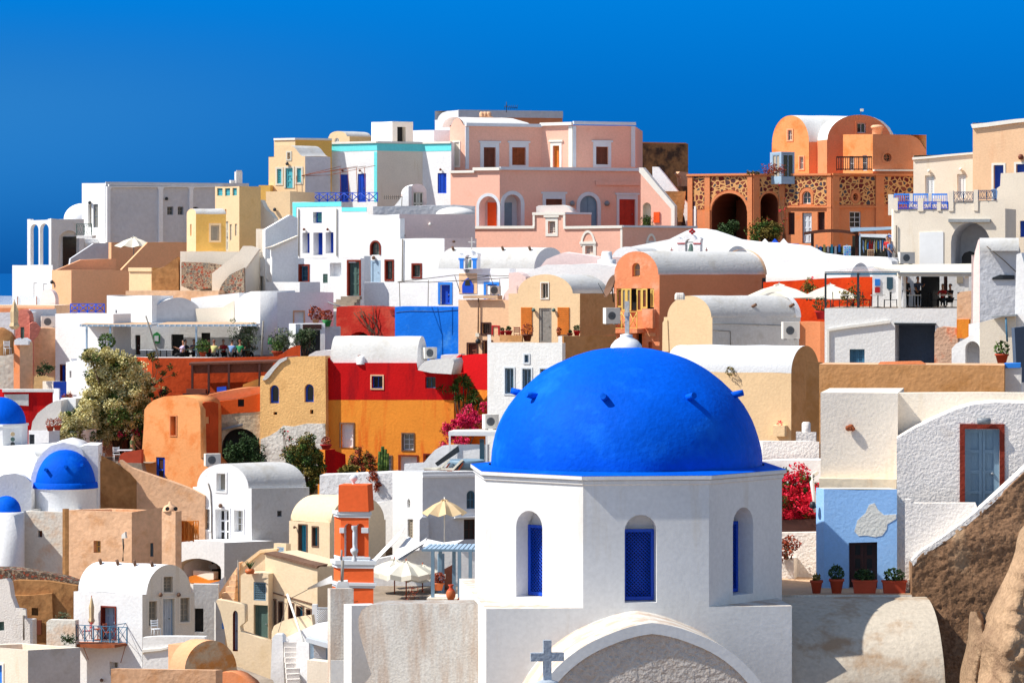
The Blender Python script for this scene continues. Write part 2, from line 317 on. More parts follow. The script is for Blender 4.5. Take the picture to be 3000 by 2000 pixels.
class Thing:
 def __init__(s, name, label, cat, group=None):
  s.name = name; s.o = bpy.data.objects.new(name, None); col.objects.link(s.o); s.o.empty_display_size = .5
  tag(s.o, label, cat, group); s.base = None; s.wall = MB(); s.roof = MB(); s.jit = .05; s.parts = {}
 def setbase(s, p):
  if s.base is None: s.base = Vector(p); s.o.location = s.base
 def add(s, mb, name, parent=None, label=None, jit=0.):
  if s.base is None: s.setbase(mb.v[0])
  o = mb.build(name, parent or s.o, s.base if not parent else s.base, jit)
  if label: o['label'] = label
  return o
 def flush(s):
  if s.wall.v: s.add(s.wall, 'wall', jit=s.jit); s.wall = MB()
  if s.roof.v: s.add(s.roof, 'roof', jit=s.jit); s.roof = MB()
 def done(s):
  if s.wall.v:
   if s.base is None: s.setbase(s.wall.v[0])
   s.add(s.wall, getattr(s, 'wname', 'wall'), jit=s.jit)
  if s.roof.v: s.add(s.roof, 'roof', jit=s.jit)
  return s.o
 def block(s, px, phi, Y, top, bot, k=1, dep=6., mat='white', matf=None, holes=(), gable=None, rmat=None, roof='flat', par=.3, tz=None, topout=None, thick=False):
  if len(px) == 2: k = 0
  pts = chain(px, phi, Y, k); zt = (HY-top)*pts[k].y/F if tz is None else tz; zb = (HY-bot)*pts[k].y/F
  s.setbase((pts[k].x, pts[k].y, zb))
  n = len(px)-1; fcs = [Fc(pts[i], pts[i+1]) for i in range(n)]
  if n == 1: back = -fcs[0].n*dep; foot = [pts[0], pts[1], pts[1]+back, pts[0]+back]
  elif n == 2:
   foot = [pts[0], pts[1], pts[2], pts[0]+pts[2]-pts[1]]
   if thick: bk = -(fcs[0] if fcs[0].L > fcs[1].L else fcs[1]).n*min(dep, 4.5); foot = [pts[0], pts[1], pts[2], pts[2]+bk, pts[0]+bk]
  else: foot = pts+[pts[-1]+Vector((dep*.1, dep)), pts[0]+Vector((dep*.1, dep))]
  rmat = rmat or mat; W = s.wall
  hs = [[] for _ in range(n)]
  for h in holes: hs[h[0]].append(h)
  for i, fc in enumerate(fcs):
   m = (matf[i] if matf and matf[i] else mat)
   outer = [(0, zb), (fc.L, zb), (fc.L, zt), (0, zt)]
   if topout and i in topout:
    outer = [(0, zb), (fc.L, zb)]+[fc.tz(a, b) for a, b in topout[i]][::-1]
   if gable and gable[0] == i:
    _, a, b_, ap = gable[:4]; ta = max(0, fc.t(a)); tb = min(fc.L, fc.t(b_)); za = (HY-ap)*(fc.A.y+fc.d.y*(ta+tb)/2)/F
    A = arc(ta, tb, zt, za, pw=(gable[4] if len(gable) > 4 else 1.)); top_ = ([(0, zt)] if ta > .05 else [])+A+([(fc.L, zt)] if tb < fc.L-.05 else [])
    outer = [(0, zb), (fc.L, zb)]+top_[::-1]
    if n == 2: vec = (pts[2]-pts[1]) if i == 0 else (pts[0]-pts[1])
    elif n == 1: vec = -fc.n*dep
    else: vec = Vector((dep*.1, dep))
    v3 = Vector((vec.x, vec.y, 0))
    rows = [[fc.pt(t, z)+v3*(j/12) for j in range(13)] for t, z in A]
    s.roof.grid(rows, rmat, True)
    W.face([fc.pt(t, z)+v3 for t, z in A], m); s.gr = (fc, A, v3)
    for u0, u1 in ((0, ta), (tb, fc.L)):
     if u1-u0 > .05: s.roof.face([fc.pt(u0, zt), fc.pt(u1, zt), fc.pt(u1, zt)+v3, fc.pt(u0, zt)+v3], mat)
   hl = []
   for h in hs[i]: hl.append(s.opening(fc, h, m))
   polyh(W, fc, outer, hl, m)
  for i in range(n, len(foot)):
   a, b_ = foot[i], foot[(i+1) % len(foot)]
   W.face([(a.x, a.y, zb), (b_.x, b_.y, zb), (b_.x, b_.y, zt), (a.x, a.y, zt)], (matf[0] if matf and matf[0] and i == len(foot)-1 else mat))
  if not gable and roof == 'flat':
   c = sum(foot, Vector((0, 0)))/len(foot)
   w = .28; inn = [p+(c-p).normalized()*w*1.4 for p in foot]
   for i in range(len(foot)):
    j = (i+1) % len(foot); a, b_, ai, bi = foot[i], foot[j], inn[i], inn[j]
    W.face([(a.x, a.y, zt), (b_.x, b_.y, zt), (bi.x, bi.y, zt), (ai.x, ai.y, zt)], mat)
    W.face([(ai.x, ai.y, zt), (bi.x, bi.y, zt), (bi.x, bi.y, zt-par), (ai.x, ai.y, zt-par)], mat)
   s.roof.face([(p.x, p.y, zt-par) for p in inn], rmat)
  elif not gable and roof == 'lid': s.roof.face([(p.x, p.y, zt) for p in foot], rmat)
  for fc in fcs: fc.zt = zt; fc.zb = zb
  return fcs
 def slab(s, fc, out, mat, th=.4, off=0., holes=(), emat=None, name=None, label=None, parent=None, smooth=False, step=1.):
  mb = MB() if name else s.wall
  o = [fc.tz(a, b) for a, b in out]; s.setbase(fc.pt(o[0][0], min(p[1] for p in o)))
  for h in holes: th = max(th, (h[6] if len(h) > 6 else {}).get('dep', .28)+.1+off)
  hl = [s.opening(fc, h, mat) for h in holes]
  polyh(mb, fc, o, hl, mat, off, step)
  o2 = sub(o, step)
  mb.face([fc.pt(t, z, off-th) for t, z in o2], emat or mat)
  for i in range(len(o2)):
   a, b_ = o2[i], o2[(i+1) % len(o2)]
   mb.face([fc.pt(*a, off), fc.pt(*b_, off), fc.pt(*b_, off-th), fc.pt(*a, off-th)], emat or mat, smooth)
  if name: return s.add(mb, name, parent, label, jit=s.jit)
 def strip(s, fc, px0, py0, px1, py1, mat, name='cornice', out=.08, back=.03, label=None, level=True):
  z0 = fc.tz((px0+px1)/2, py0)[1]; z1 = fc.tz((px0+px1)/2, py1)[1]; t0, t1 = fc.t(px0), fc.t(px1)
  mb = MB(); rbox(mb, fc, t0, t1, z1, z0, -back, out, mat); return s.add(mb, name, label=label, jit=s.jit)
 def opening(s, fc, h, wm):
  i, kind, x0, y0, x1, y1 = h[:6]; o = h[6] if len(h) > 6 else {}
  t0, t1 = fc.t(x0), fc.t(x1); xm = (x0+x1)/2; z1 = fc.tz(xm, y0)[1]; z0 = fc.tz(xm, y1)[1]
  dep = o.get('dep', .28); arch = o.get('arch', kind in 'A'); W = t1-t0
  if o.get('round'):
   cx, cz = (t0+t1)/2, (z0+z1)/2; loop = [(cx+W/2*math.cos(a*math.pi/10), cz+(z1-z0)/2*math.sin(a*math.pi/10)) for a in range(20)]
  elif arch: loop = [(t0, z0), (t1, z0)]+arc(t0, t1, z1-min(W/2, (z1-z0)*.7)*o.get('rise', 1.), z1, 10)[::-1]
  else: loop = [(t0, z0), (t1, z0), (t1, z1), (t0, z1)]
  rm = o.get('rm', wm); mb = s.wall
  for a in range(len(loop)):
   p, q = loop[a], loop[(a+1) % len(loop)]
   mb.face([fc.pt(*p), fc.pt(*q), fc.pt(*q, -dep), fc.pt(*p, -dep)], rm)
  if 'sur' in o:
   sm, sw = o['sur'][:2]; sw = sw*(fc.A.y)/F; hd = o['sur'][2]*fc.A.y/F if len(o['sur']) > 2 else sw
   ob = [(p[0]+(sw if p[0] > (t0+t1)/2+.001 else (-sw if p[0] < (t0+t1)/2-.001 else 0)), p[1]) for p in loop]
   m2 = MB(); so = .04
   if arch or o.get('round'):
    cx = (t0+t1)/2; zc = z1-W/2 if not o.get('round') else (z0+z1)/2; ob = []
    for p in loop:
     v = Vector((p[0]-cx, p[1]-zc if (p[1] > zc or o.get('round')) else 0)); v = v.normalized()*sw if v.length else v; ob.append((p[0]+v.x, p[1]+v.y))
   else: ob = [(t0-sw, z0-(sw if kind in 'WS' and not o.get('nosill') else 0)), (t1+sw, z0-(sw if kind in 'WS' and not o.get('nosill') else 0)), (t1+sw, z1+hd), (t0-sw, z1+hd)]
   for a in range(len(loop)):
    b_ = (a+1) % len(loop)
    if arch and a == 0: continue
    m2.face([fc.pt(*loop[a], so), fc.pt(*loop[b_], so), fc.pt(*ob[b_], so), fc.pt(*ob[a], so)], sm)
    m2.face([fc.pt(*ob[a], so), fc.pt(*ob[b_], so), fc.pt(*ob[b_], -.02), fc.pt(*ob[a], -.02)], sm)
    m2.face([fc.pt(*loop[a], so), fc.pt(*loop[b_], so), fc.pt(*loop[b_], -.02), fc.pt(*loop[a], -.02)], sm)
   if len(o['sur']) > 2: rbox(m2, fc, t0-sw-.12, t1+sw+.12, z1+hd-.02, z1+hd+.12, -.02, .12, sm)
   s.add(m2, 'surround')
  fr = o.get('fr', 'whitep'); pn = o.get('pn', 'glassd')
  if kind == 'N' or (kind == 'A' and o.get('niche')):
   mb.face([fc.pt(*p, -dep) for p in loop], o.get('bm', rm)); return loop
  cx, cz = (t0+t1)/2, (z0+z1)/2; fw = o.get('fw', min(.07, W*.12))
  sx, sz = max(.1, 1-2*fw/W), max(.1, 1-2*fw/(z1-z0)); inn = [(cx+(p[0]-cx)*sx, cz+(p[1]-cz)*sz) for p in loop]
  nm = {'W': 'window', 'A': 'window', 'S': 'shutter', 'D': 'door', 'L': 'lattice_window'}[kind]
  nm = o.get('nm', nm)
  m3 = MB()
  for a in range(len(loop)):
   b_ = (a+1) % len(loop); f0 = -dep+.05
   m3.face([fc.pt(*loop[a], f0), fc.pt(*loop[b_], f0), fc.pt(*inn[b_], f0), fc.pt(*inn[a], f0)], fr)
   m3.face([fc.pt(*inn[a], f0), fc.pt(*inn[b_], f0), fc.pt(*inn[b_], -dep), fc.pt(*inn[a], -dep)], fr)
  it0, it1 = min(p[0] for p in inn), max(p[0] for p in inn); iz0, iz1 = min(p[1] for p in inn), max(p[1] for p in inn)
  if kind in 'WAL':
   mx, my = o.get('mx', 1), o.get('my', 1); bw = o.get('bw', .04)
   for a in range(1, mx+1): u = it0+(it1-it0)*a/(mx+1); rbox(m3, fc, u-bw/2, u+bw/2, iz0, iz1-(.3*W*.5 if arch else 0)*abs(2*a/(mx+1)-1), -dep+.002, -dep+.045, fr)
   for a in range(1, my+1): u = iz0+(iz1-iz0)*a/(my+1); rbox(m3, fc, it0, it1, u-bw/2, u+bw/2, -dep+.004, -dep+.043, fr)
   w = s.add(m3, nm, label=o.get('lbl')); m4 = MB(); m4.face([fc.pt(*p, -dep) for p in loop], pn); s.add(m4, 'pane', w)
  else:
   lv = o.get('lv', 2 if W > .75 else 1); pm = o.get('leaf', fr); pz = o.get('pz', 3 if kind == 'D' else 0)
   for a in range(lv):
    u0 = it0+(it1-it0)*a/lv; u1 = it0+(it1-it0)*(a+1)/lv; g = .012 if a else 0
    rbox(m3, fc, u0+g, u0+.09, iz0, iz1, -dep+.01, -dep+.05, pm); rbox(m3, fc, u1-.09, u1, iz0, iz1, -dep+.012, -dep+.048, pm)
    nb = pz if pz else max(4, int((iz1-iz0)/.16))
    for c in range(nb+1):
     zz = iz0+(iz1-iz0)*c/nb; hh = .05 if pz else .03
     rbox(m3, fc, u0+.09, u1-.09, max(iz0, zz-hh), min(iz1, zz+hh), -dep+.008, -dep+.042, pm)
   w = s.add(m3, nm, label=o.get('lbl')); m4 = MB(); m4.face([fc.pt(*p, -dep) for p in loop], o.get('pnl', pm)); s.add(m4, 'panel', w)
   if kind == 'D' and (z1-z0) > 1.2: m5 = MB(); c = fc.pt(it1-.12, z0+(z1-z0)*.48, -dep+.08); m5.lathe(c, [(.0, -.04), (.04, -.02), (.04, .02), (0, .04)], 'metal', 8); s.add(m5, 'handle', w)
  return loop
 def lamp(s, fc, px, py, mat='dmetal', sz=.14):
  mb = MB(); c = fc.at(px, py, .16); mb.lathe(c, [(0, -sz), (sz*.7, -sz*.8), (sz, 0), (sz*.55, sz*.8), (0, sz)], mat, 10); mb.tube([fc.at(px, py, 0), c], .03, mat, 6); s.add(mb, 'wall_lamp')
 def spout(s, p, dirv, l=.35, r=.09, mat='brownstone'):
  mb = MB(); d = Vector(dirv).normalized(); mb.tube([Vector(p)-d*.1, Vector(p)+d*l], r, mat, 8); s.add(mb, 'drain_spout')
 def rspouts(s, us, i, l=.28, r=.09):
  fc, A, v3 = s.gr; c = fc.pt((A[0][0]+A[-1][0])/2, A[0][1])
  for u in us:
   p = fc.pt(*A[i]); d = (p-c).normalized(); mb = MB(); q = p+v3*u; mb.tube([q-d*.05, q+d*l], r, 'brownstone', 8); s.add(mb, 'drain_spout')
 def pipe(s, pts, r=.04, mat='cable', name='cable'):
  mb = MB(); mb.tube(pts, r, mat, 6); s.add(mb, name)
 def rail(s, fc, px0, px1, py0, py1, n, mat, style='x', off=-.05, r=.025, name='railing', ft=.05):
  mb = MB(); t0, t1 = fc.t(px0), fc.t(px1); xm = (px0+px1)/2; z1 = fc.tz(xm, py0)[1]; z0 = fc.tz(xm, py1)[1]
  rbox(mb, fc, t0, t1, z1-ft, z1, off-.03, off+.03, mat); rbox(mb, fc, t0, t1, z0+.05, z0+.05+ft*.8, off-.02, off+.02, mat)
  for i in range(n+1):
   u = t0+(t1-t0)*i/n; rbox(mb, fc, u-.03, u+.03, z0, z1-.01, off-.028, off+.028, mat)
   if i < n:
    v = t0+(t1-t0)*(i+1)/n; a, b_ = z0+.09, z1-ft
    if style == 'x':
     mb.tube([fc.pt(u, a, off), fc.pt(v, b_, off)], r*.7, mat, 5); mb.tube([fc.pt(u, b_, off), fc.pt(v, a, off)], r*.7, mat, 5)
    elif style == 'bars':
     k = max(2, int((v-u)/.13))
     for j in range(1, k): w = u+(v-u)*j/k; mb.tube([fc.pt(w, a, off), fc.pt(w, b_, off)], r*.6, mat, 5)
    elif style == 'scroll':
     for cc, rr in ((.25, .2), (.75, .2), (.5, .3)):
      c0 = u+(v-u)*cc; mb.tube([fc.pt(c0+rr*(v-u)*math.cos(q*.5236), (a+b_)/2+(b_-a)*.45*math.sin(q*.5236), off) for q in range(13)], r*.6, mat, 5, cap=False)
  s.add(mb, name)
def rbox(mb, fc, t0, t1, z0, z1, o0, o1, m):
 p = [fc.pt(t, z, o) for o in (o0, o1) for z in (z0, z1) for t in (t0, t1)]
 for q in ((4, 5, 7, 6), (0, 1, 5, 4), (2, 3, 7, 6), (0, 2, 6, 4), (1, 3, 7, 5), (0, 1, 3, 2)): mb.face([p[i] for i in q], m)
def single(name, label, cat, mb, group=None, kind=None, base=None, jit=0.):
 if base is None:
  xs = [p.x for p in mb.v]; ys = [p.y for p in mb.v]; base = Vector(((min(xs)+max(xs))/2, (min(ys)+max(ys))/2, min(p.z for p in mb.v)))
 o = mb.build(name, None, base, jit); o.location = base; return tag(o, label, cat, group, kind)
def dup(o, loc, rz=0., sc=1., label=None):
 c = o.copy(); col.objects.link(c); c.location = loc; c.rotation_euler = (0, 0, rz); c.scale = (sc, sc, sc)
 if label: c['label'] = label
 for ch in o.children:
  d = ch.copy(); col.objects.link(d); d.parent = c
  for g in ch.children:
   e = g.copy(); col.objects.link(e); e.parent = d
 return c
def leaves(mb, c, r, n, size, mat, sq=(1, 1, 1), shell=.35, rnd=random):
 """many small leaf faces in an ellipsoidal clump"""
 mi = mb.mat(mat)
 for _ in range(n):
  while True:
   v = Vector((rnd.uniform(-1, 1), rnd.uniform(-1, 1), rnd.uniform(-1, 1)))
   if .05 < v.length < 1: break
  q = v.normalized()*(v.length**shell); p = Vector((c[0]+q.x*r*sq[0], c[1]+q.y*r*sq[1], c[2]+q.z*r*sq[2]))
  a = Vector((rnd.gauss(0, 1), rnd.gauss(0, 1), rnd.gauss(0, .7))).normalized(); b = a.cross(Vector((rnd.gauss(0, 1), rnd.gauss(0, 1), rnd.gauss(0, 1)))).normalized()
  L = size*rnd.uniform(.6, 1.3); i0 = len(mb.v)
  mb.v += [p-a*L, p+b*L*.55, p+a*L, p-b*L*.55]; mb.f.append((i0, i0+1, i0+2, i0+3)); mb.mi.append(mi); mb.sm.append(False)
def bush(name, label, cat, clumps, mats, n, size, base, stems=5, group=None, stemr=.03, sq=(1, 1, 1), bark='bark'):
 """clumps: (px, py, Y, radius m); mats: [(mat, share)]"""
 t = Thing(name, label, cat, group); t.setbase(base)
 cs = [(P(a, b, c), r) for a, b, c, r in clumps]; tot = sum(r*r for _, r in cs)
 for mat, share in mats:
  mb = MB()
  for c, r in cs:
   sub_ = max(4, int(16*share))
   for _ in range(sub_):
    o = Vector((random.gauss(0, .42), random.gauss(0, .42), random.gauss(0, .42)))*r
    leaves(mb, c+o, r*random.uniform(.22, .6), int(n*share*r*r/tot/sub_), size, mat, (random.uniform(.8, 1.3), 1, random.uniform(.7, 1.2)), .75)
  t.add(mb, 'flowers' if mat in ('bract', 'magenta', 'redfl') else 'foliage')
 mb = MB()
 for i in range(stems):
  c, r = cs[i % len(cs)]; b = Vector(base)+Vector((random.uniform(-.2, .2), random.uniform(-.2, .2), 0))
  m_ = (b+c)/2+Vector((random.uniform(-.2, .2), random.uniform(-.2, .2), .1)); mb.tube([b, m_, c], stemr*1.6, bark, 6, r2=stemr*.5)
 t.add(mb, 'stem' if stemr < .06 else 'trunk'); return t.o
def pot(name, label, cat, p, r, h, mat='terra', plant=None, group=None, box=None, ph=.3, pn=60, ls=.07):
 t = Thing(name, label, cat, group); t.setbase(p); mb = MB()
 if box:
  w, d = box; q = [(-1, -1), (1, -1), (1, 1), (-1, 1)]
  def ring(k, z): return [Vector((p[0]+x*w/2*k, p[1]+y*d/2*k, p[2]+z)) for x, y in q]
  rows = [ring(.86, 0), ring(.96, h*.85), ring(1.04, h*.86), ring(1.04, h), ring(.92, h), ring(.9, h*.85)]
  mb.grid(rows, mat, False, True); mb.face(rows[-1], 'earth'); mb.face(rows[0][::-1], mat)
 else:
  mb.lathe(p, [(0, 0), (r*.62, 0), (r*.92, h*.82), (r*1.06, h*.83), (r*1.06, h), (r*.9, h), (r*.86, h*.85), (0, h*.85)], mat, 18)
 t.add(mb, 'pot')
 if plant:
  mb = MB(); leaves(mb, (p[0], p[1], p[2]+h+ph*.4), ph*.55, pn, ls, plant, ((box[0]/ph*.8 if box else 1), 1, 1));
  for i in range(5): mb.tube([(p[0], p[1], p[2]+h*.8), (p[0]+random.uniform(-.5, .5)*ph, p[1]+random.uniform(-.3, .3)*ph, p[2]+h+ph*random.uniform(.5, 1.1))], .012, plant, 4)
  t.add(mb, 'plant')
 return t.done()
def parasol(label, c, r, h, drop, cm='canvas', pm='metal', n=8, val=.0, group=None, rot=10, sqx=1.):
 """c: the foot of the pole; canopy of n panels with a small vent cap"""
 t = Thing('parasol', label, 'parasol', group); t.setbase(c); mb = MB(); c = Vector(c)
 A = [R(rot+360*i/n) for i in range(n)]; top = c+Vector((0, 0, h))
 def ring(rr, z, sag=0):
  o = []
  for i in range(n):
   a, b = A[i], A[(i+1) % n]; p = Vector((rr*math.cos(a), rr*math.sin(a), z)); q = Vector((rr*math.cos(b), rr*math.sin(b), z))
   o += [p, (p+q)/2*(1-sag*.15)+Vector((0, 0, sag*.06*r))]
  return [c+p for p in o]
 rows = [ring(.12*r, h-drop*.10), ring(.5*r, h-drop*.4, .3), ring(r, h-drop, .8)]
 if val: rows.append([p-Vector((0, 0, val)) for p in rows[-1]])
 mb.grid(rows, cm, False, True); t.add(mb, 'canopy')
 m2 = MB(); rows = [ring(.01, h+drop*.06), ring(.17*r, h-drop*.06, .8)]; m2.grid(rows, cm, False, True); t.add(m2, 'vent_cap')
 m3 = MB(); m3.tube([c, top+Vector((0, 0, .12))], .035, pm, 8); t.add(m3, 'pole')
 for i in range(n):
  m4 = MB(); m4.tube([top-Vector((0, 0, drop*.12)), c+Vector((r*math.cos(A[i])*.98, r*math.sin(A[i])*.98, h-drop-.02))], .015, pm, 5); t.add(m4, 'rib')
 m5 = MB(); m5.lathe(c, [(0, 0), (.3, 0), (.3, .06), (.06, .1), (0, .1)], 'metal', 14); t.add(m5, 'base')
 return t.o
def closedparasol(label, c, h, r=.18, cm='canvas'):
 t = Thing('closed_parasol', label, 'parasol'); t.setbase(c); mb = MB(); n = 12; rows = []
 for k, (z, rr) in enumerate(((.35, .5), (.42, 1.), (.5, .7), (.75, .8), (.95, .25), (1., .05))):
  rows.append([(c[0]+r*rr*(1+.25*(j % 2))*math.cos(j*math.pi*2/n), c[1]+r*rr*(1+.25*(j % 2))*math.sin(j*2*math.pi/n), c[2]+h*z) for j in range(n)])
 mb.grid(rows, cm, False, True); t.add(mb, 'canopy'); m2 = MB(); m2.tube([c, Vector(c)+Vector((0, 0, h*1.02))], .025, 'woodr', 6); t.add(m2, 'pole'); return t.o
def acunit(label, c, w=.85, h=.62, d=.35, rot=0.):
 t = Thing('air_conditioner', label, 'air conditioner', 'air conditioners on the walls'); c = Vector(c); t.setbase(c); mb = MB()
 mb.box(c+Vector((0, 0, h/2)), w, d, h, 'trim', rot); t.add(mb, 'casing')
 f = Vector((math.sin(rot), -math.cos(rot), 0)); u = Vector((math.cos(rot), math.sin(rot), 0)); cc = c+f*(d/2+.01)+Vector((0, 0, h/2))-u*.08
 m2 = MB()
 for rr in (.24, .17, .1, .04): m2.tube([cc+u*rr*math.cos(a*.3927)+Vector((0, 0, rr*math.sin(a*.3927))) for a in range(17)], .012, 'dmetal', 5, cap=False)
 m2.face([cc-f*.008+u*.25*math.cos(a*.3927)+Vector((0, 0, .25*math.sin(a*.3927))) for a in range(16)], 'metal'); t.add(m2, 'fan_grille')
 m3 = MB()
 for s_ in (-.3, .3): m3.box(c+u*s_*w-f*.05-Vector((0, 0, .03)), .04, d+.15, .05, 'metal', rot)
 t.add(m3, 'bracket'); return t.o
def skinmesh(name, nodes, edges, mat, parent, sub_=1):
 me = bpy.data.meshes.new(name); me.from_pydata([n[0] for n in nodes], edges, []); me.materials.append(M(mat))
 o = bpy.data.objects.new(name, me); col.objects.link(o); o.parent = parent
 md = o.modifiers.new('Skin', 'SKIN'); md.use_smooth_shade = True
 if not me.skin_vertices: me.attributes.new('skin', 'FLOAT', 'POINT')
 sv = me.skin_vertices[0].data
 for i, n in enumerate(nodes): sv[i].radius = (n[1], n[1]*(n[2] if len(n) > 2 else 1.)); sv[i].use_root = (i == 0)
 s2 = o.modifiers.new('Sub', 'SUBSURF'); s2.levels = sub_; s2.render_levels = sub_; return o
def person(label, p, rz=0., pose='stand', top='cwhite', legs='navy', hair='hair', sc=1., group='people on the terraces', lean=0., walk=0., arm=(.3, .3)):
 t = Thing('person', label, 'person', group); t.setbase(p); t.o.rotation_euler = (0, 0, rz); t.o.scale = (sc, sc, sc)
 V = Vector; hip = .92 if pose == 'stand' else .48
 L = lambda z: lean*(z-hip)
 hd = hip+.72; sh = hip+.48
 nd = [(V((0, 0, hip)), .13, 1.2), (V((0, L(hip+.25), hip+.25)), .115, 1.25), (V((0, L(sh), sh-.04)), .12, 1.4), (V((0, L(hd), sh+.1)), .052), (V((0, L(hd)-.02, hd)), .085), (V((0, L(hd)-.03, hd+.1)), .082), (V((0, L(hd)-.02, hd+.17)), .05)]
 ed = [(0, 1), (1, 2), (2, 3), (3, 4), (4, 5), (5, 6)]
 arms = []; lg = []
 for s_, wk in ((-1, walk), (1, -walk)):
  i = len(nd); a = arm[0 if s_ < 0 else 1]
  S = V((s_*.19, L(sh), sh-.02)); E = S+V((s_*.05, -.28*math.sin(a), -.28*math.cos(a))); H = E+V((-s_*.03, -.25*math.sin(a*2.2), -.25*math.cos(a*2.2))); G = H+(H-E)*.35
  nd += [(S, .055), (E, .042), (H, .028), (G, .036, .5)]; ed += [(2, i), (i, i+1), (i+1, i+2), (i+2, i+3)]; arms.append((S, E, H))
  for k in range(5):
   j = len(nd); d = (H-E).normalized()*.055; sd = V(((k-2)*.018, 0, 0)); ln = (.7, 1., 1.1, 1., .75)[k]
   if k == 4: sd = V((-s_*.045, -.01, .03))
   nd += [(G+sd+d*.3*ln, .009), (G+sd+d*ln, .008), (G+sd+d*1.5*ln+V((0, -.012, 0)), .007)]; ed += [(i+3, j), (j, j+1), (j+1, j+2)]
  i = len(nd); q = V((s_*.09, 0, hip-.04))
  if pose == 'stand': K = V((s_*.1, -.12*wk-.02, hip*.54)); A = V((s_*.1, .3*wk, .09+.05*abs(wk))); T = A+V((0, -.17, -.06))
  else: K = V((s_*.12, -.42, hip-.02)); A = V((s_*.12, -.42, .08)); T = A+V((0, -.15, -.04))
  nd += [(q, .085), (K, .058), (A, .038), (T, .03)]; ed += [(0, i), (i, i+1), (i+1, i+2), (i+2, i+3)]; lg.append((q, K, A))
 skinmesh('body', nd, ed, 'skin', t.o, 1)
 e = .018
 sn = [(V((0, 0, hip+.02)), .14+e, 1.2), (V((0, L(hip+.25), hip+.25)), .12+e, 1.25), (V((0, L(sh), sh-.03)), .125+e, 1.4), (V((0, L(sh), sh+.04)), .07)]; se = [(0, 1), (1, 2), (2, 3)]
 for S, E, H in arms: i = len(sn); sn += [(S, .065+e), (S+(E-S)*.9, .056)]; se += [(2, i), (i, i+1)]
 skinmesh('shirt', sn, se, top, t.o, 1)
 ln = [(V((0, 0, hip)), .142, 1.2)]; le = []
 for q, K, A in lg: i = len(ln); ln += [(q, .1), (K, .074), (A, .056)]; le += [(0, i), (i, i+1), (i+1, i+2)]
 skinmesh('trousers', ln, le, legs, t.o, 1)
 mb = MB(); c = V((0, L(hd)+.01, hd+.09)); rows = []
 for k in range(6):
  a = k/5*1.9; rows.append([c+V((.1*math.sin(a)*math.cos(j*.5236), .11*math.sin(a)*math.sin(j*.5236)+.02*(1-math.cos(a)), .115*math.cos(a)+(0.05 if math.sin(j*.5236) < -.3 and k > 3 else 0))) for j in range(12)])
 mb.grid(rows, hair, True, True); ho = mb.build('hair', t.o)
 m2 = MB()
 for s_ in (-1, 1): m2.lathe(c+V((s_*.033, -.098, -.035)), [(0, -.01), (.012, 0), (0, .01)], 'dark', 6)
 m2.box(c+V((0, -.1, -.1)), .045, .01, .01, 'cred'); m2.build('eyes_and_mouth', t.o)
 m3 = MB(); m3.face([c+V((-.014, -.085, -.075)), c+V((.014, -.085, -.075)), c+V((0, -.115, -.07))], 'skin'); m3.face([c+V((-.014, -.085, -.075)), c+V((0, -.115, -.07)), c+V((0, -.09, -.03))], 'skin'); m3.face([c+V((.014, -.085, -.075)), c+V((0, -.09, -.03)), c+V((0, -.115, -.07))], 'skin'); m3.build('nose', t.o)
 return t.o
def tabl(label, p, w=.75, h=.74, top='trim', leg='dmetal', group='cafe tables'):
 t = Thing('cafe_table', label, 'table', group); t.setbase(p); p = Vector(p); mb = MB(); mb.box(p+Vector((0, 0, h-.02)), w, w, .04, top); t.add(mb, 'tabletop')
 m2 = MB(); m2.tube([p, p+Vector((0, 0, h-.04))], .035, leg, 8); m2.lathe(p, [(0, 0), (.25, 0), (.22, .03), (0, .05)], leg, 12); t.add(m2, 'pedestal'); return t.o
def chair(label, p, rz=0., mat='dmetal', group='cafe chairs'):
 t = Thing('cafe_chair', label, 'chair', group); t.setbase(p); t.o.rotation_euler = (0, 0, rz); o = Vector((0, 0, 0)); mb = MB(); mb.box((0, 0, .45), .42, .42, .03, mat); mb.build('seat', t.o)
 mb = MB()
 for z in (.62, .74, .86): mb.box((0, .2, z), .4, .025, .07, mat)
 for s_ in (-.19, .19): mb.tube([(s_, .2, .45), (s_, .22, .92)], .018, mat, 6)
 mb.build('backrest', t.o)
 for x, y in ((-.18, -.18), (.18, -.18), (-.18, .18), (.18, .18)): mb = MB(); mb.tube([(x, y, .44), (x*1.08, y*1.08, 0)], .017, mat, 6); mb.build('leg', t.o)
 return t.o
def cross3(mb, c, h, w, th, mat, rot=0.):
 mb.box((c[0], c[1], c[2]+h/2), th, th, h, mat, rot); mb.box((c[0], c[1], c[2]+h*.62), w, th*.98, th, mat, rot)
DEF['gablerough'] = lambda: stucco('coarse_roughcast', '#e6d9cc', .82, .05, '#d9bfa8', .4, 2.2, bs=9., th=.5, fine=.12)
DEF['palestone'] = lambda: stucco('pale_cross_stone', '#d4cfc6', .8, .1, '#8f8a80', .5, .3, bs=14.)
DEF['crossg'] = lambda: stucco('lichen_grey_stone', '#b4bfcc', .8, .12, '#3f4038', .8, .5, bs=12., th=.6, fine=.12)
DEF['vaultst'] = lambda: stucco('sun_stained_vault_plaster', '#dccfbc', .75, .14, '#a9845f', .75, .4, bs=9., th=.5, fine=.1)
DEF['patch'] = lambda: stucco('bare_grey_render', '#e6e6e0', .85, .1, '#cfc9bc', .5, .4, bs=14, fine=.06)
DEF['rustcream'] = lambda: stucco('rust_streaked_plaster', '#f3e0c2', .85, .06, '#d98a2c', .9, .3, streak=True, th=.58)
DEF['peelroof'] = lambda: stucco('peeling_white_roof', '#eef0f4', .84, .05, '#a8927a', .9, .4, bs=8., th=.63, fine=.04)
DEF['navyw'] = lambda: stucco('slate_grey_render', '#5c6b82', .8, .1, bump=.4)
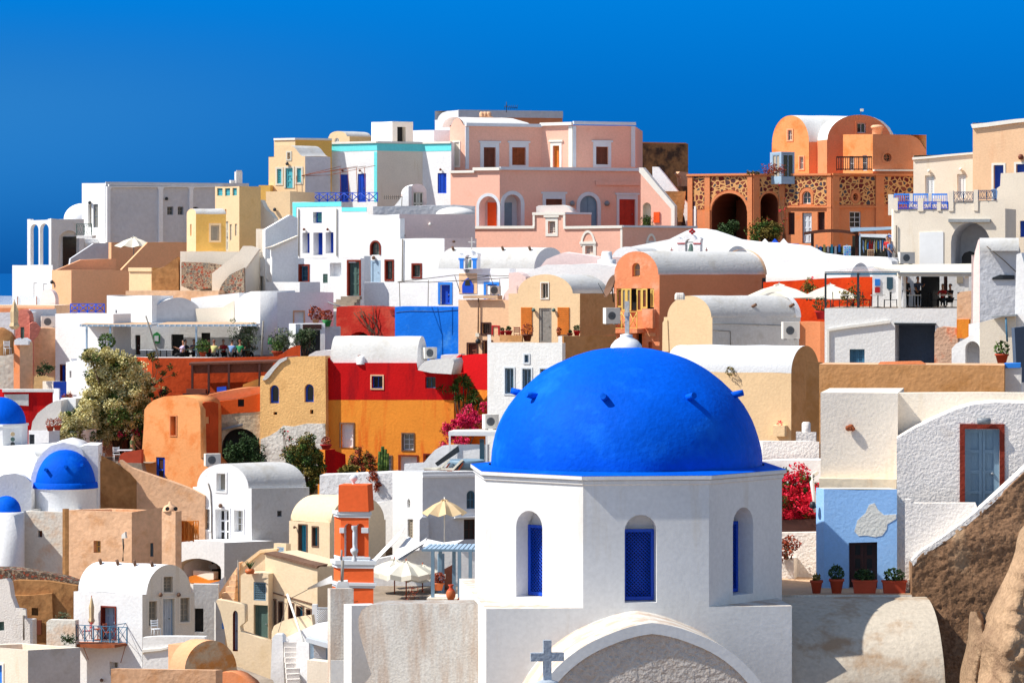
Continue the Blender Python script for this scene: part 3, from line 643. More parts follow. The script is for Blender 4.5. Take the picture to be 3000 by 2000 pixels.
DEF['peelor'] = lambda: stucco('crumbling_orange_plaster', '#d9b49a', .85, .12, '#e8682a', .9, 1., bs=6., th=.5, fine=.15)
DEF['pinkd'] = lambda: stucco('worn_pink_plaster', '#e58a78', .85, .12, '#c96a58', .6, .8, bs=5., th=.5)
DEF['peelc'] = lambda: stucco('patchy_cream_plaster', '#efe9de', .84, .07, '#e3b58c', .6, .6, bs=6., th=.52)
DEF['peelruin'] = lambda: stucco('crumbled_cream_plaster', '#e6cfae', .85, .15, '#8c7460', .7, 1., bs=5., th=.5, fine=.2)
DEF['ochrep'] = lambda: stucco('ochre_rough_plaster_b', '#fbc682', .85, .1, '#d29c5c', .5, .6, bs=9., th=.54, fine=.12)
DEF['peelw'] = lambda: stucco('peeling_white_render', '#ece6dc', .85, .12, '#7d6a5a', .8, 1., bs=6., th=.56, fine=.2)
DEF['peelw2'] = lambda: stucco('patchy_white_render', '#f1f0f2', .85, .08, '#d8b8a0', .8, 1., bs=4., th=.6, fine=.1)
DEF['rustgable'] = lambda: stucco('rust_stained_gable', '#e3c8a4', .85, .08, '#e08a2c', .8, .6, bs=6., th=.5)
DEF['seam'] = lambda: plain('deep_blue_sea', '#0f5ca4', .75, 1., .05, 0.)
YC = 92.; CX = (1835-1500)*YC/F; RO = 4.28; T0 = 17.
t = Thing('church', 'large white octagonal church with a big blue dome and arched lattice windows', 'church'); t.jit = 0
zt, zb = -5.42, -8.79
cor = [Vector((CX+RO*math.cos(R(T0+45*i)), YC-RO*math.sin(R(T0+45*i)))) for i in range(8)]
t.setbase((CX, YC, -13.0))
def lattice(t, fc, x0, y0, x1, y1, dep):
 t0, t1 = fc.t(x0), fc.t(x1); xm = (x0+x1)/2; z1 = fc.tz(xm, y0)[1]; z0 = fc.tz(xm, y1)[1]
 m = MB()
 for a, b, c, d in ((t0, t0+.08, z0, z1), (t1-.08, t1, z0, z1), (t0+.08, t1-.08, z0, z0+.09), (t0+.08, t1-.08, z1-.08, z1)): rbox(m, fc, a, b, c, d, -dep, -dep+.07, 'bluep')
 w = t.add(m, 'lattice_window'); g = MB(); W, H = t1-t0, z1-z0
 for sgn in (1, -1):
  k = -int(W/.095)-1
  while k*.095 < H:
   p = []
   for u in (t0+.06, t1-.06):
    z = z0+k*.095+((u-t0) if sgn > 0 else (t1-u))*1.0; p.append([u, z])
   (u0, a), (u1, b) = p
   def clipz(u0, a, u1, b):
    if a > b: u0, a, u1, b = u1, b, u0, a
    lo, hi = z0+.05, z1-.05
    if b < lo or a > hi: return None
    if a < lo: s = (lo-a)/(b-a); u0 += (u1-u0)*s; a = lo
    if b > hi: s = (hi-a)/(b-a); u1 = u0+(u1-u0)*s; b = hi
    return u0, a, u1, b
   q = clipz(u0, a, u1, b)
   if q: o = -dep+(.03 if sgn > 0 else .045); g.tube([fc.pt(q[0], q[1], o), fc.pt(q[2], q[3], o)], .016, 'bluep', 4)
   k += 1
 t.add(g, 'grille', w); pb = MB(); rbox(pb, fc, t0+.02, t1-.02, z0+.02, z1-.02, -dep-.03, -dep-.02, 'bluel' if False else 'dark'); t.add(pb, 'pane', w)
WIN = {1: (1830, 1507, 1924, 1764, 1832, 1553, 1922, 1762), 2: (1512, 1495, 1589, 1750, None), 0: (2147, 1485, 2207, 1740, None)}
for i in range(8):
 A, B = cor[(i+1) % 8], cor[i]; fc = Fc(A, B); hl = []
 if i in WIN:
  x0, y0, x1, y1 = WIN[i][:4]; hl = [t.opening(fc, (0, 'N', x0, y0, x1, y1, dict(arch=True, dep=.62)), 'churchw')]
  ta, tb = fc.t(x0), fc.t(x1); fz = lambda py: fc.tz((x0+x1)/2, py)[1]
  zz1, zz0 = fz(y0+48), fz(y1); m = MB()
  lattice(t, fc, x0+1, y0+46, x1-1, y1-2, .55)
 elif i in (3, 7): hl = []
 polyh(t.wall, fc, [(0, zb-.3), (fc.L, zb-.3), (fc.L, zt), (0, zt)], hl, 'churchw')
fcL = Fc(cor[4], cor[3])
mb = MB()
for r0, r1, z0, z1 in ((1.0, 1.012, zt-.22, zt-.10), (1.0, 1.03, zt-.10, zt+.02)):
 rows = [[(CX+(RO*r)*math.cos(R(T0+45*i)), YC-(RO*r)*math.sin(R(T0+45*i)), z) for i in range(8)] for r, z in ((r0, z0), (r1, z0+.03), (r1, z1), (r0*.98, z1+.01))]
 mb.grid(rows, 'churchw', False, True)
t.add(mb, 'cornice')
mb = MB(); N_ = 48; rows = []
def octr(a, r):
 k = (a-T0) % 45; return r*math.cos(R(22.5))/math.cos(R(k-22.5))
rows.append([(CX+octr(a, RO*1.03)*math.cos(R(a)), YC-octr(a, RO*1.03)*math.sin(R(a)), zt+.03) for a in [T0+j*360/N_ for j in range(N_)]])
rows.append([(CX+3.72*math.cos(R(a)), YC-3.72*math.sin(R(a)), zt+.1) for a in [T0+j*360/N_ for j in range(N_)]])
mb.grid(rows, 'domeblue', False, True); t.add(mb, 'dome_skirt')
mb = MB(); n = 72; rows = []; zd = zt+.06; hd = 3.2
for k in range(25):
 a = k/24*math.pi/2; rr = 3.66*math.cos(a); z = zd+hd*math.sin(a)
 row = []
 for j in range(n):
  b = j*2*math.pi/n; p = Vector((math.cos(b)*rr, math.sin(b)*rr, z)); w = .022*noise.noise(p*1.1)+.008*noise.noise(p*4)
  row.append((CX+p.x*(1+w/3), YC+p.y*(1+w/3), z+w))
 rows.append(row)
mb.grid(rows, 'domeblue', True, True); t.add(mb, 'dome')
for a in (193, 148, 103, 58, 13):
 mb = MB(); r_ = 2.92; p = Vector((CX+r_*math.cos(R(a)), YC-r_*math.sin(R(a)), zd+hd*.60)); d = Vector((math.cos(R(a)), -math.sin(R(a)), .25)).normalized()
 mb.tube([p-d*.2, p+d*.12, p+d*.27], .10, 'domeblue', 10, r2=.085); t.add(mb, 'drain_spout')
mb = MB(); mb.lathe((CX, YC, zd+hd-.1), [(.45, 0), (.41, .14), (.3, .27), (.18, .34), (.16, .38), (.17, .42), (.0, .45)], 'churchw', 20); f = t.add(mb, 'lantern')
mb = MB(); cross3(mb, (CX+.02, YC, zd+hd+.3), .92, .46, .11, 'palestone', R(82)); t.add(mb, 'cross')
d84 = Fc(cor[2], cor[1]); fb = Fc(Vector(d84.pt(d84.t(1425), 0)[:2]), Vector(d84.pt(d84.t(2320), 0)[:2]))
n2 = -fb.n*8.6; foot = [fb.A, fb.B, fb.B+n2, fb.A+n2]
for a, b_ in ((0, 1), (1, 2), (2, 3), (3, 0)):
 f_ = Fc(foot[a], foot[b_]); m_ = 'churchw'
 polyh(t.wall, f_, [(0, -16), (f_.L, -16), (f_.L, zb), (0, zb)], [], m_, off=.003)
mb = MB(); mb.face([(p.x, p.y, zb-.004) for p in foot], 'stained'); t.add(mb, 'ledge')
fg = Fc(*[fb.A+fb.n*3.0, fb.B+fb.n*3.0])
c0 = fg.tz(1910, 2232); r_o = fg.tz(2302, 2232)[0]-c0[0]
def ap(r, k=44): return [(c0[0]-r*math.cos(a), c0[1]+r*math.sin(a)*(1+.03*max(0, 1-abs(math.cos(a))*3))) for a in [math.pi*(.0+1.*i/k) for i in range(k+1)]]
A = ap(r_o); mb = MB(); mb.grid([[fg.pt(u, z, -3.02*j/8) for j in range(9)] for u, z in A], 'stained', True); t.add(mb, 'vault_roof')
B_ = ap(r_o-.27); mb = MB(); mb.grid([[fg.pt(*a), fg.pt(*b_)] for a, b_ in zip(A, B_)], 'churchw', False)
mb.grid([[fg.pt(*b_), fg.pt(b_[0], b_[1], -.07)] for b_ in B_], 'churchw', False); t.add(mb, 'arch_rim')
mb = MB(); lo = [(B_[0][0], c0[1]-3), (B_[-1][0], c0[1]-3)]; tr = lo+B_[::-1]; polyh(mb, fg, tr, [], 'gablerough', -.07, 9); t.add(mb, 'gable')
t.done()
t = Thing('stone_cross', 'weathered grey stone cross on a rounded pedestal in front of the domed church', 'cross')
c = P(1603, 1990, 81); t.setbase((c.x, c.y, c.z-2)); mb = MB(); w_ = .19
mb.box((c.x, c.y, c.z+.45), w_, .16, .98, 'crossg', R(6)); mb.box((c.x, c.y, c.z+.545), .79, .157, .195, 'crossg', R(6)); t.add(mb, 'cross')
mb = MB(); mb.lathe((c.x, c.y, c.z-2), [(.5, 0), (.38, 1.2), (.34, 1.75), (.26, 1.95), (.12, 2.0), (0, 2.0)], 'crossg', 20); t.add(mb, 'pedestal'); t.done()
t = Thing('stained_wall', 'weather-stained cream wall with a rounded top corner left of the domed church', 'wall')
f = face1(1040, 1430, 100, 90, ref=1430)
t.slab(f, [(1428, 1768), (1300, 1769), (1110, 1769), (1082, 1773), (1060, 1787), (1050, 1812), (1051, 1845), (1062, 1890), (1076, 1935), (1088, 1975), (1070, 2000), (1060, 2060), (1060, 2200), (1428, 2200)], 'stained', 1.2, smooth=True, step=3); t.done()
t = Thing('shaded_wall', 'blue-grey shaded wall between the stained pillar and the stained cream wall', 'wall')
f = face1(1030, 1110, 62, 93); t.slab(f, [(1030, 1772), (1110, 1772), (1110, 2200), (1030, 2200)], 'churchw', .5); t.done()
t = Thing('stained_pillar', 'weather-stained square plaster pillar in front of the orange bell tower', 'pillar')
t.block([960, 968, 1036], [150, 88], 95, 1722, 2250, k=1, mat='stained', roof='lid')
t.strip(face1(960, 1040, 88, 94.9), 969, 1932, 1034, 2060, 'churchw', 'lower_course', .03)
f = face1(960, 1040, 88, 95.3); t.slab(f, [(983, 1724), (990, 1702), (1018, 1700), (1024, 1724)], 'churchw', .3, name='cap')
mb = MB(); mb.tube([P(1002, 1702, 95.2), P(1004, 1640, 95.2)], .05, 'greywood', 6); mb.tube([P(1000, 1640, 95.2), P(1001, 1610, 95.2)], .03, 'greywood', 6); t.add(mb, 'wooden_stake'); t.done()
t = Thing('vault_roof', 'weathered tan and white barrel vault roof in the right foreground below the flower pots', 'roof'); t.jit = .03
f = face1(2290, 2772, 88, 88.6, ref=2772); zs = (HY-2085)*88.6/F; za = (HY-1747)*92./F
rows = []
for i in range(25):
 a = math.pi*i/24; o = 3.2*(1-math.cos(a)); rows.append([f.pt(u*f.L/8-(0 if u else 1.5), zs+(za-zs)*math.sin(a), -o) for u in range(9)])
t.roof.grid(rows, 'vaultst', True); prof_ = [r[-1] for r in rows]; t.wall.face(prof_+[prof_[-1]-Vector((0, 0, 5)), prof_[0]-Vector((0, 0, 5))], 'rubble')
t.wall.face([f.pt(-1.5, zs), f.pt(f.L, zs), f.pt(f.L, zs-5), f.pt(-1.5, zs-5)], 'stained'); t.done()
t = Thing('terrace', 'narrow plastered terrace ledge carrying the terracotta pots', 'terrace')
mb = t.wall; a, b = P(2270, 1745, 92.2), P(2720, 1745, 92.2); z = za+.02
mb.face([(a.x, a.y, z), (b.x, b.y, z), (b.x, 99, z), (a.x-.3, 99, z)], 'rooftan'); mb.face([(a.x, a.y, z), (b.x, b.y, z), (b.x, b.y, z-3), (a.x, a.y, z-3)], 'stained'); t.done()
t = Thing('pale_blue_house', 'pale blue house with a dark doorway and a bare grey plaster patch', 'house')
fl = t.block([2391, 2414, 2628], [158, 99], 94.2, 1431, 1800, k=1, mat='skyblue', holes=[(1, 'D', 2486, 1586, 2570, 1760, dict(fr='dbrown', leaf='dbrown', dep=.4, pz=4, lv=2, pnl='dark'))], roof='lid', rmat='cream')
t.slab(fl[1], [(2503, 1552), (2512, 1520), (2535, 1500), (2546, 1476), (2562, 1472), (2572, 1492), (2590, 1508), (2626, 1506), (2626, 1520), (2600, 1535), (2598, 1550), (2585, 1568), (2565, 1572), (2540, 1566), (2515, 1566)], 'patch', .02, .012, name='bare_patch')
mb = MB(); c = fl[0].at(2400, 1480, .2); mb.lathe(c, [(0, -.1), (.1, -.05), (.07, .1), (0, .12)], 'dmetal', 10); t.add(mb, 'wall_lamp'); t.done()
t = Thing('cream_wall', 'tall cream wall above the pale blue house with orange rust streaks', 'wall'); t.jit = .02
fw = t.block([2404, 2630], [99], 96., 1150, 1800, k=0, mat='cream', dep=4, roof='lid')
t.strip(fw[0], 2402, 1400, 2628, 1432, 'rustcream', 'ledge', .35)
mb = MB(); c = fw[0].at(2495, 1252, .1)
for i in range(7): mb.lathe((c.x+random.uniform(-.1, .1), c.y, c.z+random.uniform(-.05, .05)), [(0, -.06), (.08, -.02), (.07, .05), (0, .07)], 'rust', 8)
t.add(mb, 'rusty_bracket'); t.done()
t = Thing('vaulted_house', 'rough white gabled house with a grey-blue double door in a red stone frame', 'house'); t.jit = .02
fv = face1(2627, 3240, 97, 94.2, ref=2627)
t.slab(fv, [(2627, 1285), (2680, 1254), (2736, 1227), (2800, 1199), (2850, 1185), (2914, 1178), (2980, 1180), (3240, 1190), (3240, 1900), (2627, 1900)], 'whiterough', 3., step=2.,
 holes=[(0, 'D', 2827, 1256, 2928, 1510, dict(fr='greyblue', leaf='greyblue', pz=4, lv=2, dep=.3, sur=('redstone', 15)))])
c = fv.at(2882, 1232, .18); mb = MB(); mb.tube([c-Vector((.18, 0, 0)), c+Vector((.18, 0, 0))], .09, 'metal', 10); t.add(mb, 'bulkhead_lamp'); t.done()
t = Thing('upper_white_wall', 'smooth pale wall rising behind the rounded white gable at the right edge', 'wall'); t.jit = .02
f = face1(2627, 3240, 97, 96.2); t.slab(f, [(2627, 1150), (3240, 1150), (3240, 1500), (2627, 1500)], 'cream', .5); t.done()
t = Thing('low_wall', 'low rough white parapet wall in front of the grey-blue door', 'wall'); t.jit = .02
f = face1(2652, 2900, 96, 92.9); t.slab(f, [(2652, 1462), (2668, 1462), (2668, 1473), (2858, 1473), (2870, 1500), (2700, 1700), (2700, 1850), (2652, 1850)], 'whiterough', .35, step=2); t.done()
t = Thing('rubble_stair_wall', 'brown rubble stair wall with a white coping climbing to the right edge', 'wall'); t.jit = .04
f = face1(2672, 3080, 96, 92.2, ref=2672)
cop = [(2672, 1648), (2700, 1620), (2760, 1582), (2830, 1530), (2890, 1478), (2950, 1425), (3000, 1378), (3080, 1306)]
import bisect
def cy(x):
 i = max(1, min(len(cop)-1, bisect.bisect([c[0] for c in cop], x))); a, b = cop[i-1], cop[i]; return a[1]+(b[1]-a[1])*(x-a[0])/(b[0]-a[0])
rows = []
for j in range(90):
 row = []
 for i in range(70):
  x = 2672+408*i/69; y = cy(x)+(2250-cy(x))*(j/89)**1.25; u, z = f.tz(x, y); q = Vector((u, z, 0))
  row.append(f.pt(u, z, (0 if j == 0 else .05)+.07*noise.noise(q*1.3)+.03*abs(noise.noise(q*3.1))-.05*max(0, noise.noise(q*7))+(.03*noise.noise(q*15))))
 rows.append(row)
t.wall.grid(rows, 'rubble', True); t.wall.face([r[0] for r in rows[::8]]+[rows[-1][0]+Vector((0, 1, 0)), rows[0][0]+Vector((0, 1, 0))], 'rubble')
o2 = [(x-2, y-5) for x, y in cop]+[(x+3, y+9) for x, y in cop[::-1]]
t.slab(f, o2, 'whiterough', 1.0, .05, name='coping', step=3); t.done()
mb = MB(); rows = []
for j in range(60):
 row = []
 for i in range(60):
  u, v = i/59, j/59; py = 1540+v*560; px0 = 2998-(v**.75)*170+14*math.sin(v*9)*min(1, v*8); px = px0+u*(3120-px0)
  Yb = 88.0-1.9*(math.sin(math.pi*min(u*1.1+.02, 1.))**.6)-v*1.4
  p = P(px, py, Yb); nz = noise.noise(Vector((p.x*.9, p.z*.9, 1)))*.45+abs(noise.noise(Vector((p.x*2.3, p.z*2.3, 4))))*.34+noise.noise(Vector((p.x*8, p.z*8, 9)))*.05
  row.append(P(px, py, Yb-nz))
 rows.append(row)
mb.grid(rows, 'rock'); single('rock_outcrop', 'bare beige volcanic rock outcrop in the bottom right corner', 'rock', mb)
mb = MB(); rows = []
for j in range(40):
 row = []
 for i in range(30):
  u, v = i/29, j/39; py = 1790+v*320; w_ = 52*math.sin(math.pi*min(1, .02+v*.8))**.38; px = 2862+20*v+(u-.5)*2*w_+12*math.sin(v*7)
  Yb = 88.1-1.6*math.cos((u-.5)*math.pi)**.7; p = P(px, py, Yb); nz = noise.noise(Vector((p.x*1.3, p.z*1.3, 7)))*.35+noise.noise(Vector((p.x*6, p.z*6, 2)))*.07
  row.append(P(px, py, Yb-nz))
 rows.append(row)
mb.grid(rows, 'rock'); single('boulder', 'smaller beige boulder leaning beside the rock outcrop', 'rock', mb)
g = 'terracotta pots on the terrace of the pale blue house'
def on(px, py, Y): p = P(px, py, Y); return (p.x, p.y, za+.02)
pot('flower_pot', 'small terracotta pot at the left end of the terrace ledge with a round cactus', 'flower pot', on(2392, 1744, 92.7), .17, .36, plant='leafo', ph=.2, pn=50, ls=.05, group=g)
pot('flower_pot', 'taller terracotta pot with trailing succulents left of the dark doorway', 'flower pot', on(2451, 1744, 92.7), .2, .4, plant='leafd', ph=.38, pn=220, ls=.05, group=g)
pot('planter_box', 'long terracotta trough standing in front of the dark doorway', 'planter', on(2533, 1744, 92.7), 0, .37, box=(.66, .25), plant='leafd', ph=.3, pn=260, ls=.05, group=g)
pot('planter_box', 'long terracotta trough with cactus plants right of the dark doorway', 'planter', on(2620, 1744, 92.7), 0, .36, box=(.66, .25), plant='leafd', ph=.34, pn=220, ls=.05, group=g)
t = Thing('low_white_house', 'low white flat house with a stubby round chimney right of the blue dome', 'house')
t.block([2200, 2234, 2400], [140, 97], 101, 1292, 1420, k=1, mat='whiterough', rmat='roofwhite')
f = face1(2190, 2410, 97, 100.2); t.slab(f, [(2190, 1352), (2404, 1345), (2404, 1420), (2190, 1420)], 'white', .6, name='lower_wall')
f = face1(2330, 2400, 97, 101.5); t.slab(f, [(2332, 1264), (2390, 1264), (2390, 1300), (2332, 1300)], 'whiterough', .6, name='chimney_base')
mb = MB(); c = P(2362, 1265, 101.6); mb.lathe(c, [(.13, 0), (.13, .26), (.09, .3), (0, .3)], 'whiterough', 14); t.add(mb, 'chimney'); t.done()
t = Thing('orange_low_wall', 'red-orange wall behind the red bougainvillea right of the church', 'wall'); f = face1(2240, 2400, 100, 100.6); t.slab(f, [(2240, 1381), (2400, 1381), (2400, 1560), (2240, 1560)], 'redo', .3); t.done()
t = Thing('rough_white_wall', 'rough white garden wall under the red bougainvillea', 'wall'); f = face1(2260, 2400, 105, 97.6)
t.slab(f, [(2260, 1560), (2396, 1558), (2396, 1800), (2260, 1800)], 'whiterough', .4)
f = face1(2270, 2330, 105, 97.0); t.slab(f, [(2272, 1636), (2325, 1636), (2328, 1800), (2272, 1800)], 'whiterough', .8, name='buttress')
f = face1(2270, 2400, 92, 97.9); t.slab(f, [(2270, 1522), (2392, 1520), (2392, 1560), (2270, 1560)], 'dbrown', .5, name='planting_trough'); t.done()
bush('bougainvillea', 'dense red bougainvillea right of the church behind the drainpipe', 'bush', [(2300, 1420, 98.4, .45), (2350, 1400, 98.6, .35), (2300, 1490, 98.3, .5), (2350, 1470, 98.4, .45), (2330, 1500, 98.3, .45), (2372, 1440, 98.5, .35), (2290, 1455, 98.2, .4), (2375, 1495, 98.3, .3)],
  [('redfl', .75), ('leaf', .3)], 9000, .045, P(2330, 1535, 98.5), 6)
bush('dry_shrub', 'rust coloured succulent shrub on the buttress left of the pale blue house', 'shrub', [(2295, 1600, 96.8, .3), (2320, 1590, 96.8, .28), (2285, 1618, 96.8, .25)], [('rustleaf', 1)], 700, .045, P(2300, 1636, 96.8), 9, stemr=.02)
t = Thing('drain_pipe', 'pale curved drainpipe beside the red bougainvillea', 'pipe'); mb = MB(); mb.tube([P(2393, 1384, 96.5), P(2382, 1392, 96.3), P(2378, 1410, 96.3), P(2386, 1460, 96.3), P(2390, 1500, 96.3)], .06, 'trim', 10); t.add(mb, 'pipe'); t.done()
SUR = ('trim', 6)
t = Thing('arcade_house', 'white house with two tall open arches at the far left edge', 'house')
fl = t.block([36, 154, 156], [125, 80], 262, 777, 1000, k=1, mat='white', roof='lid', holes=[(0, 'W', 98.5, 829, 107.7, 872, dict(fr='shutgrey', pn='glassd')), (0, 'W', 127, 831, 138, 872, dict(fr='shutgrey'))])
ch = chain([80, 150, 246], [128, 72], 266, 1); fa, fb_ = Fc(ch[0], ch[1]), Fc(ch[1], ch[2])
def archhole(fc, x0, y0, x1, y1): return (0, 'N', x0, y0, x1, y1, dict(arch=True, dep=.01))
def through(t, fc, out, holes, mat, th):
 """a wall panel pierced right through"""
 mb = t.wall; o = [fc.tz(a, b) for a, b in out]; hl = []
 for x0, y0, x1, y1 in holes:
  t0, t1 = fc.t(x0), fc.t(x1); z1 = fc.tz((x0+x1)/2, y0)[1]; z0 = fc.tz((x0+x1)/2, y1)[1]; lp = [(t0, z0), (t1, z0)]+arc(t0, t1, z1-(t1-t0)/2, z1, 12)[::-1]; hl.append(lp)
  for a in range(len(lp)): p, q = lp[a], lp[(a+1) % len(lp)]; mb.face([fc.pt(*p), fc.pt(*q), fc.pt(*q, -th), fc.pt(*p, -th)], mat)
 polyh(mb, fc, o, hl, mat); polyh(mb, fc, o, hl, mat, -th)
 for a in range(len(o)): p, q = o[a], o[(a+1) % len(o)]; mb.face([fc.pt(*p), fc.pt(*q), fc.pt(*q, -th), fc.pt(*p, -th)], mat)
through(t, fa, [(80, 778), (150, 778), (150, 641), (141, 641), (140, 644), (90, 646), (88, 642), (80, 642)], [(89, 657, 113, 776), (117, 655, 143, 776)], 'white', .35)
t.slab(fb_, [(150, 800), (246, 800), (246, 642), (175, 642), (150, 640)], 'whiterough', .6, holes=[(0, 'A', 172, 675, 232, 800, dict(niche=1, dep=.5, bm='white'))])
t.slab(fb_, [(187, 693), (226, 693), (226, 790), (187, 790)], 'glassd', .05, -.4, name='glass_door')
for x0, x1 in ((80, 83), (140, 150)): pass
c = P(242, 643, 276); mb = MB(); mb.lathe(c, [(1.52*math.cos(a*.1571), 1.3*math.sin(a*.1571)) for a in range(11)], 'whitec', 28); t.add(mb, 'dome')
t.done()
t = Thing('long_grey_sided_house', 'tall white house with a long shaded grey side wall at the upper left', 'house')
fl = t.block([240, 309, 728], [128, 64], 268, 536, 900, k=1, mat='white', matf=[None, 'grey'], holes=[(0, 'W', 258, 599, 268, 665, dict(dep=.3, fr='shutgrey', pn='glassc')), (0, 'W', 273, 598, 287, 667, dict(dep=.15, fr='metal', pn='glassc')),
 (1, 'W', 490, 606, 508, 630, dict(dep=.3, fr='metal', pn='glassb')), (1, 'W', 521, 606, 538, 630, dict(dep=.3, fr='metal', pn='glassb')), (1, 'W', 566, 606, 581, 630, dict(dep=.3, fr='metal'))], roof='lid', rmat='roofgrey')
f = fl[1]; t.strip(f, 309, 535, 728, 545, 'grey', 'cornice', .1)
for a, b in ((311, 321), (463, 475), (553, 563), (640, 650)): t.strip(f, a, 546, b, 710, 'whitec', 'pilaster', .22)
for a, b in ((321, 463), (475, 553), (563, 640)): t.slab(f, [(a, 546), (b, 546), (b, 556), (b-4, 549), (a+4, 549), (a, 556)], 'whitec', .2, .2, name='arch_moulding')
t.slab(fl[0], [(240, 700), (240, 722), (309, 722), (309, 712), (290, 712), (287, 700), (275, 690), (252, 690)], 'white', 2.5, 1.5, name='stair_parapet')
f2 = face1(222, 270, 100, 262); t.rail(f2, 224, 268, 655, 689, 2, 'greend', 'scroll'); t.slab(f2, [(224, 690), (270, 690), (270, 698), (224, 698)], 'white', 1., name='balcony_slab'); t.lamp(fl[0], 267, 594)
t.lamp(f, 486, 582); t.pipe([f.at(317, 540, .15), f.at(318, 620, .15), f.at(319, 700, .15)], .06, 'roofwhite', 'drain_pipe'); t.done()
t = Thing('chimney_block', 'small white chimney tower standing behind the yellow tower', 'chimney'); t.block([687, 692, 710], [130, 75], 275, 503, 560, k=1, mat='whiterough', roof='lid')
t.strip(face1(688, 712, 75, 274), 692, 499, 708, 504, 'whiterough', 'cap', .1); t.block([672, 676, 690], [130, 75], 274.5, 528, 560, k=1, mat='whiterough', roof='lid'); t.done()
t = Thing('sloped_grey_wall', 'rough grey sloping stair wall below the grey-sided house', 'wall'); f = face1(205, 320, 68, 255)
t.slab(f, [(205, 772), (207, 757), (275, 713), (319, 712), (319, 800), (180, 800)], 'grey', .4); t.done()
t = Thing('upper_peach_wall', 'long brown-peach terrace wall with a lit end below the grey-sided house', 'wall'); t.block([318, 326, 560], [140, 66], 254, 710, 900, k=1, mat='peach', roof='lid'); t.done()
t = Thing('diagonal_peach_wall', 'peach wall with a diagonal sloping top beside the cream parasol', 'wall'); f = face1(350, 560, 70, 247); t.slab(f, [(357, 789), (433, 709), (560, 709), (560, 900), (357, 900)], 'peach', .5); t.done()
t = Thing('peach_parapet', 'low sloping peach parapet behind the broad peach house', 'wall'); f = face1(165, 345, 72, 243); t.slab(f, [(160, 793), (237, 760), (340, 758), (340, 900), (160, 900)], 'peach', .4); t.done()
t = Thing('peach_house', 'broad flat peach house with a lit left end and orange side', 'house'); fl = t.block([152, 209, 382], [140, 68], 240, 791, 960, k=1, mat='peach', rmat='peach'); t.lamp(fl[0], 158, 826); t.done()
parasol('cream parasol half hidden behind the diagonal peach wall', P(392, 790, 250.5), 1.5, 2.4, .65, 'canvas', 'metal', 8, .0, rot=22)
t = Thing('pale_pink_gable', 'small pale pink rounded gable before the peach house', 'house'); t.block([118, 162], [120], 236, 880, 960, mat='pinkpale', gable=(0, 118, 162, 847), dep=.4); t.done()
t = Thing('glass_rail', 'clear glass balustrade with thin posts at the left edge', 'railing'); f = face1(-10, 118, 100, 234); t.slab(f, [(-10, 866), (118, 866), (118, 894), (-10, 894)], 'clear', .02, name='glass_panel')
for x in (52, 108): mb = MB(); mb.tube([f.at(x, 868, .05), f.at(x, 905, .05)], .03, 'rust', 6); t.add(mb, 'post')
t.done()
t = Thing('orange_ledge', 'long low peach ledge wall at the left edge under the glass balustrade', 'wall'); t.block([-20, 160], [105], 233, 893, 1000, mat='peachpale', dep=3, roof='lid', rmat='cream'); t.strip(face1(-20, 160, 105, 232.9), -20, 902, 160, 1000, 'orange', 'lower_wall', .05); t.done()
t = Thing('ochre_block', 'flat cream-ochre block house right of the peach house', 'house'); fl = t.block([378, 445, 520], [118, 60], 238, 784, 900, k=1, mat='palemaize', matf=[None, 'ochre'], rmat='tan'); t.strip(fl[0], 378, 784, 446, 795, 'palemaize', 'cornice', .1); t.done()
t = Thing('rock_wall', 'rough ochre triangular rock wall beside the cream-ochre block', 'wall'); f = face1(443, 530, 100, 236.5); t.slab(f, [(444, 792), (480, 780), (520, 755), (523, 800), (523, 860), (444, 855)], 'tand', .9, smooth=False, step=.5); t.jit = .25; t.done()
t = Thing('grey_roof_edge', 'long flat tan roof edge behind the white terrace house', 'wall'); t.block([368, 640], [97], 232, 852, 930, mat='tan', dep=6, roof='lid', rmat='rooftan'); t.done()
t = Thing('small_yellow_house', 'small yellow house with a pointed gable and grey shutter in the upper left', 'house')
t.block([547, 574, 662], [135, 84], 240, 627, 800, k=1, mat='palemaize', matf=[None, 'yellowd'], gable=(0, 547, 574, 611), rmat='roofgrey', holes=[(1, 'S', 618, 660, 642, 704, dict(fr='shutgrey', sur=('palemaize', 6), dep=.1)), (0, 'N', 557, 656, 561, 690, dict(dep=.2))]); t.done()
t = Thing('yellow_tower', 'yellow tower house with turquoise lattice openings in its parapet', 'house')
hs = [(0, 'L', a, 551, b, 573, dict(dep=.15, fr='teal', pn='turq', mx=2, my=2, bw=.08)) for a, b in ((636, 652), (659, 674), (681, 694))]
t.block([630, 701, 764], [124, 52], 245, 546, 800, k=1, mat='palemaize', matf=[None, 'yellow'], holes=hs+[(0, 'D', 658, 648, 669, 735, dict(fr='canvas', leaf='canvas', dep=.12, lv=1)), (0, 'W', 673, 657, 679, 704, dict(fr='canvas', pn='glassc', dep=.1)), (0, 'W', 688, 656, 694, 691, dict(fr='canvas', pn='glassc', dep=.1)), (0, 'W', 659, 612, 663, 627, dict(fr='palemaize', dep=.2))])
t.done()
t = Thing('cream_base_wall', 'pale cream terrace base under the two yellow houses', 'wall'); t.block([528, 708], [100], 236, 737, 900, mat='cream', dep=6, roof='lid', rmat='cream'); t.done()
t = Thing('red_rubble_wall', 'dark red rubble stone wall under the pale cream terrace base', 'wall'); f = face1(530, 650, 100, 235); t.slab(f, [(531, 767), (608, 770), (648, 776), (640, 840), (560, 850), (531, 836)], 'rubwall', .5); t.done()
t = Thing('sloping_cream_wall', 'cream sloping stair wall between the two stone patches', 'wall'); f = face1(600, 760, 98, 234); t.slab(f, [(621, 860), (621, 800), (700, 738), (712, 720), (735, 720), (760, 730), (716, 790), (716, 860)], 'cream', .6)
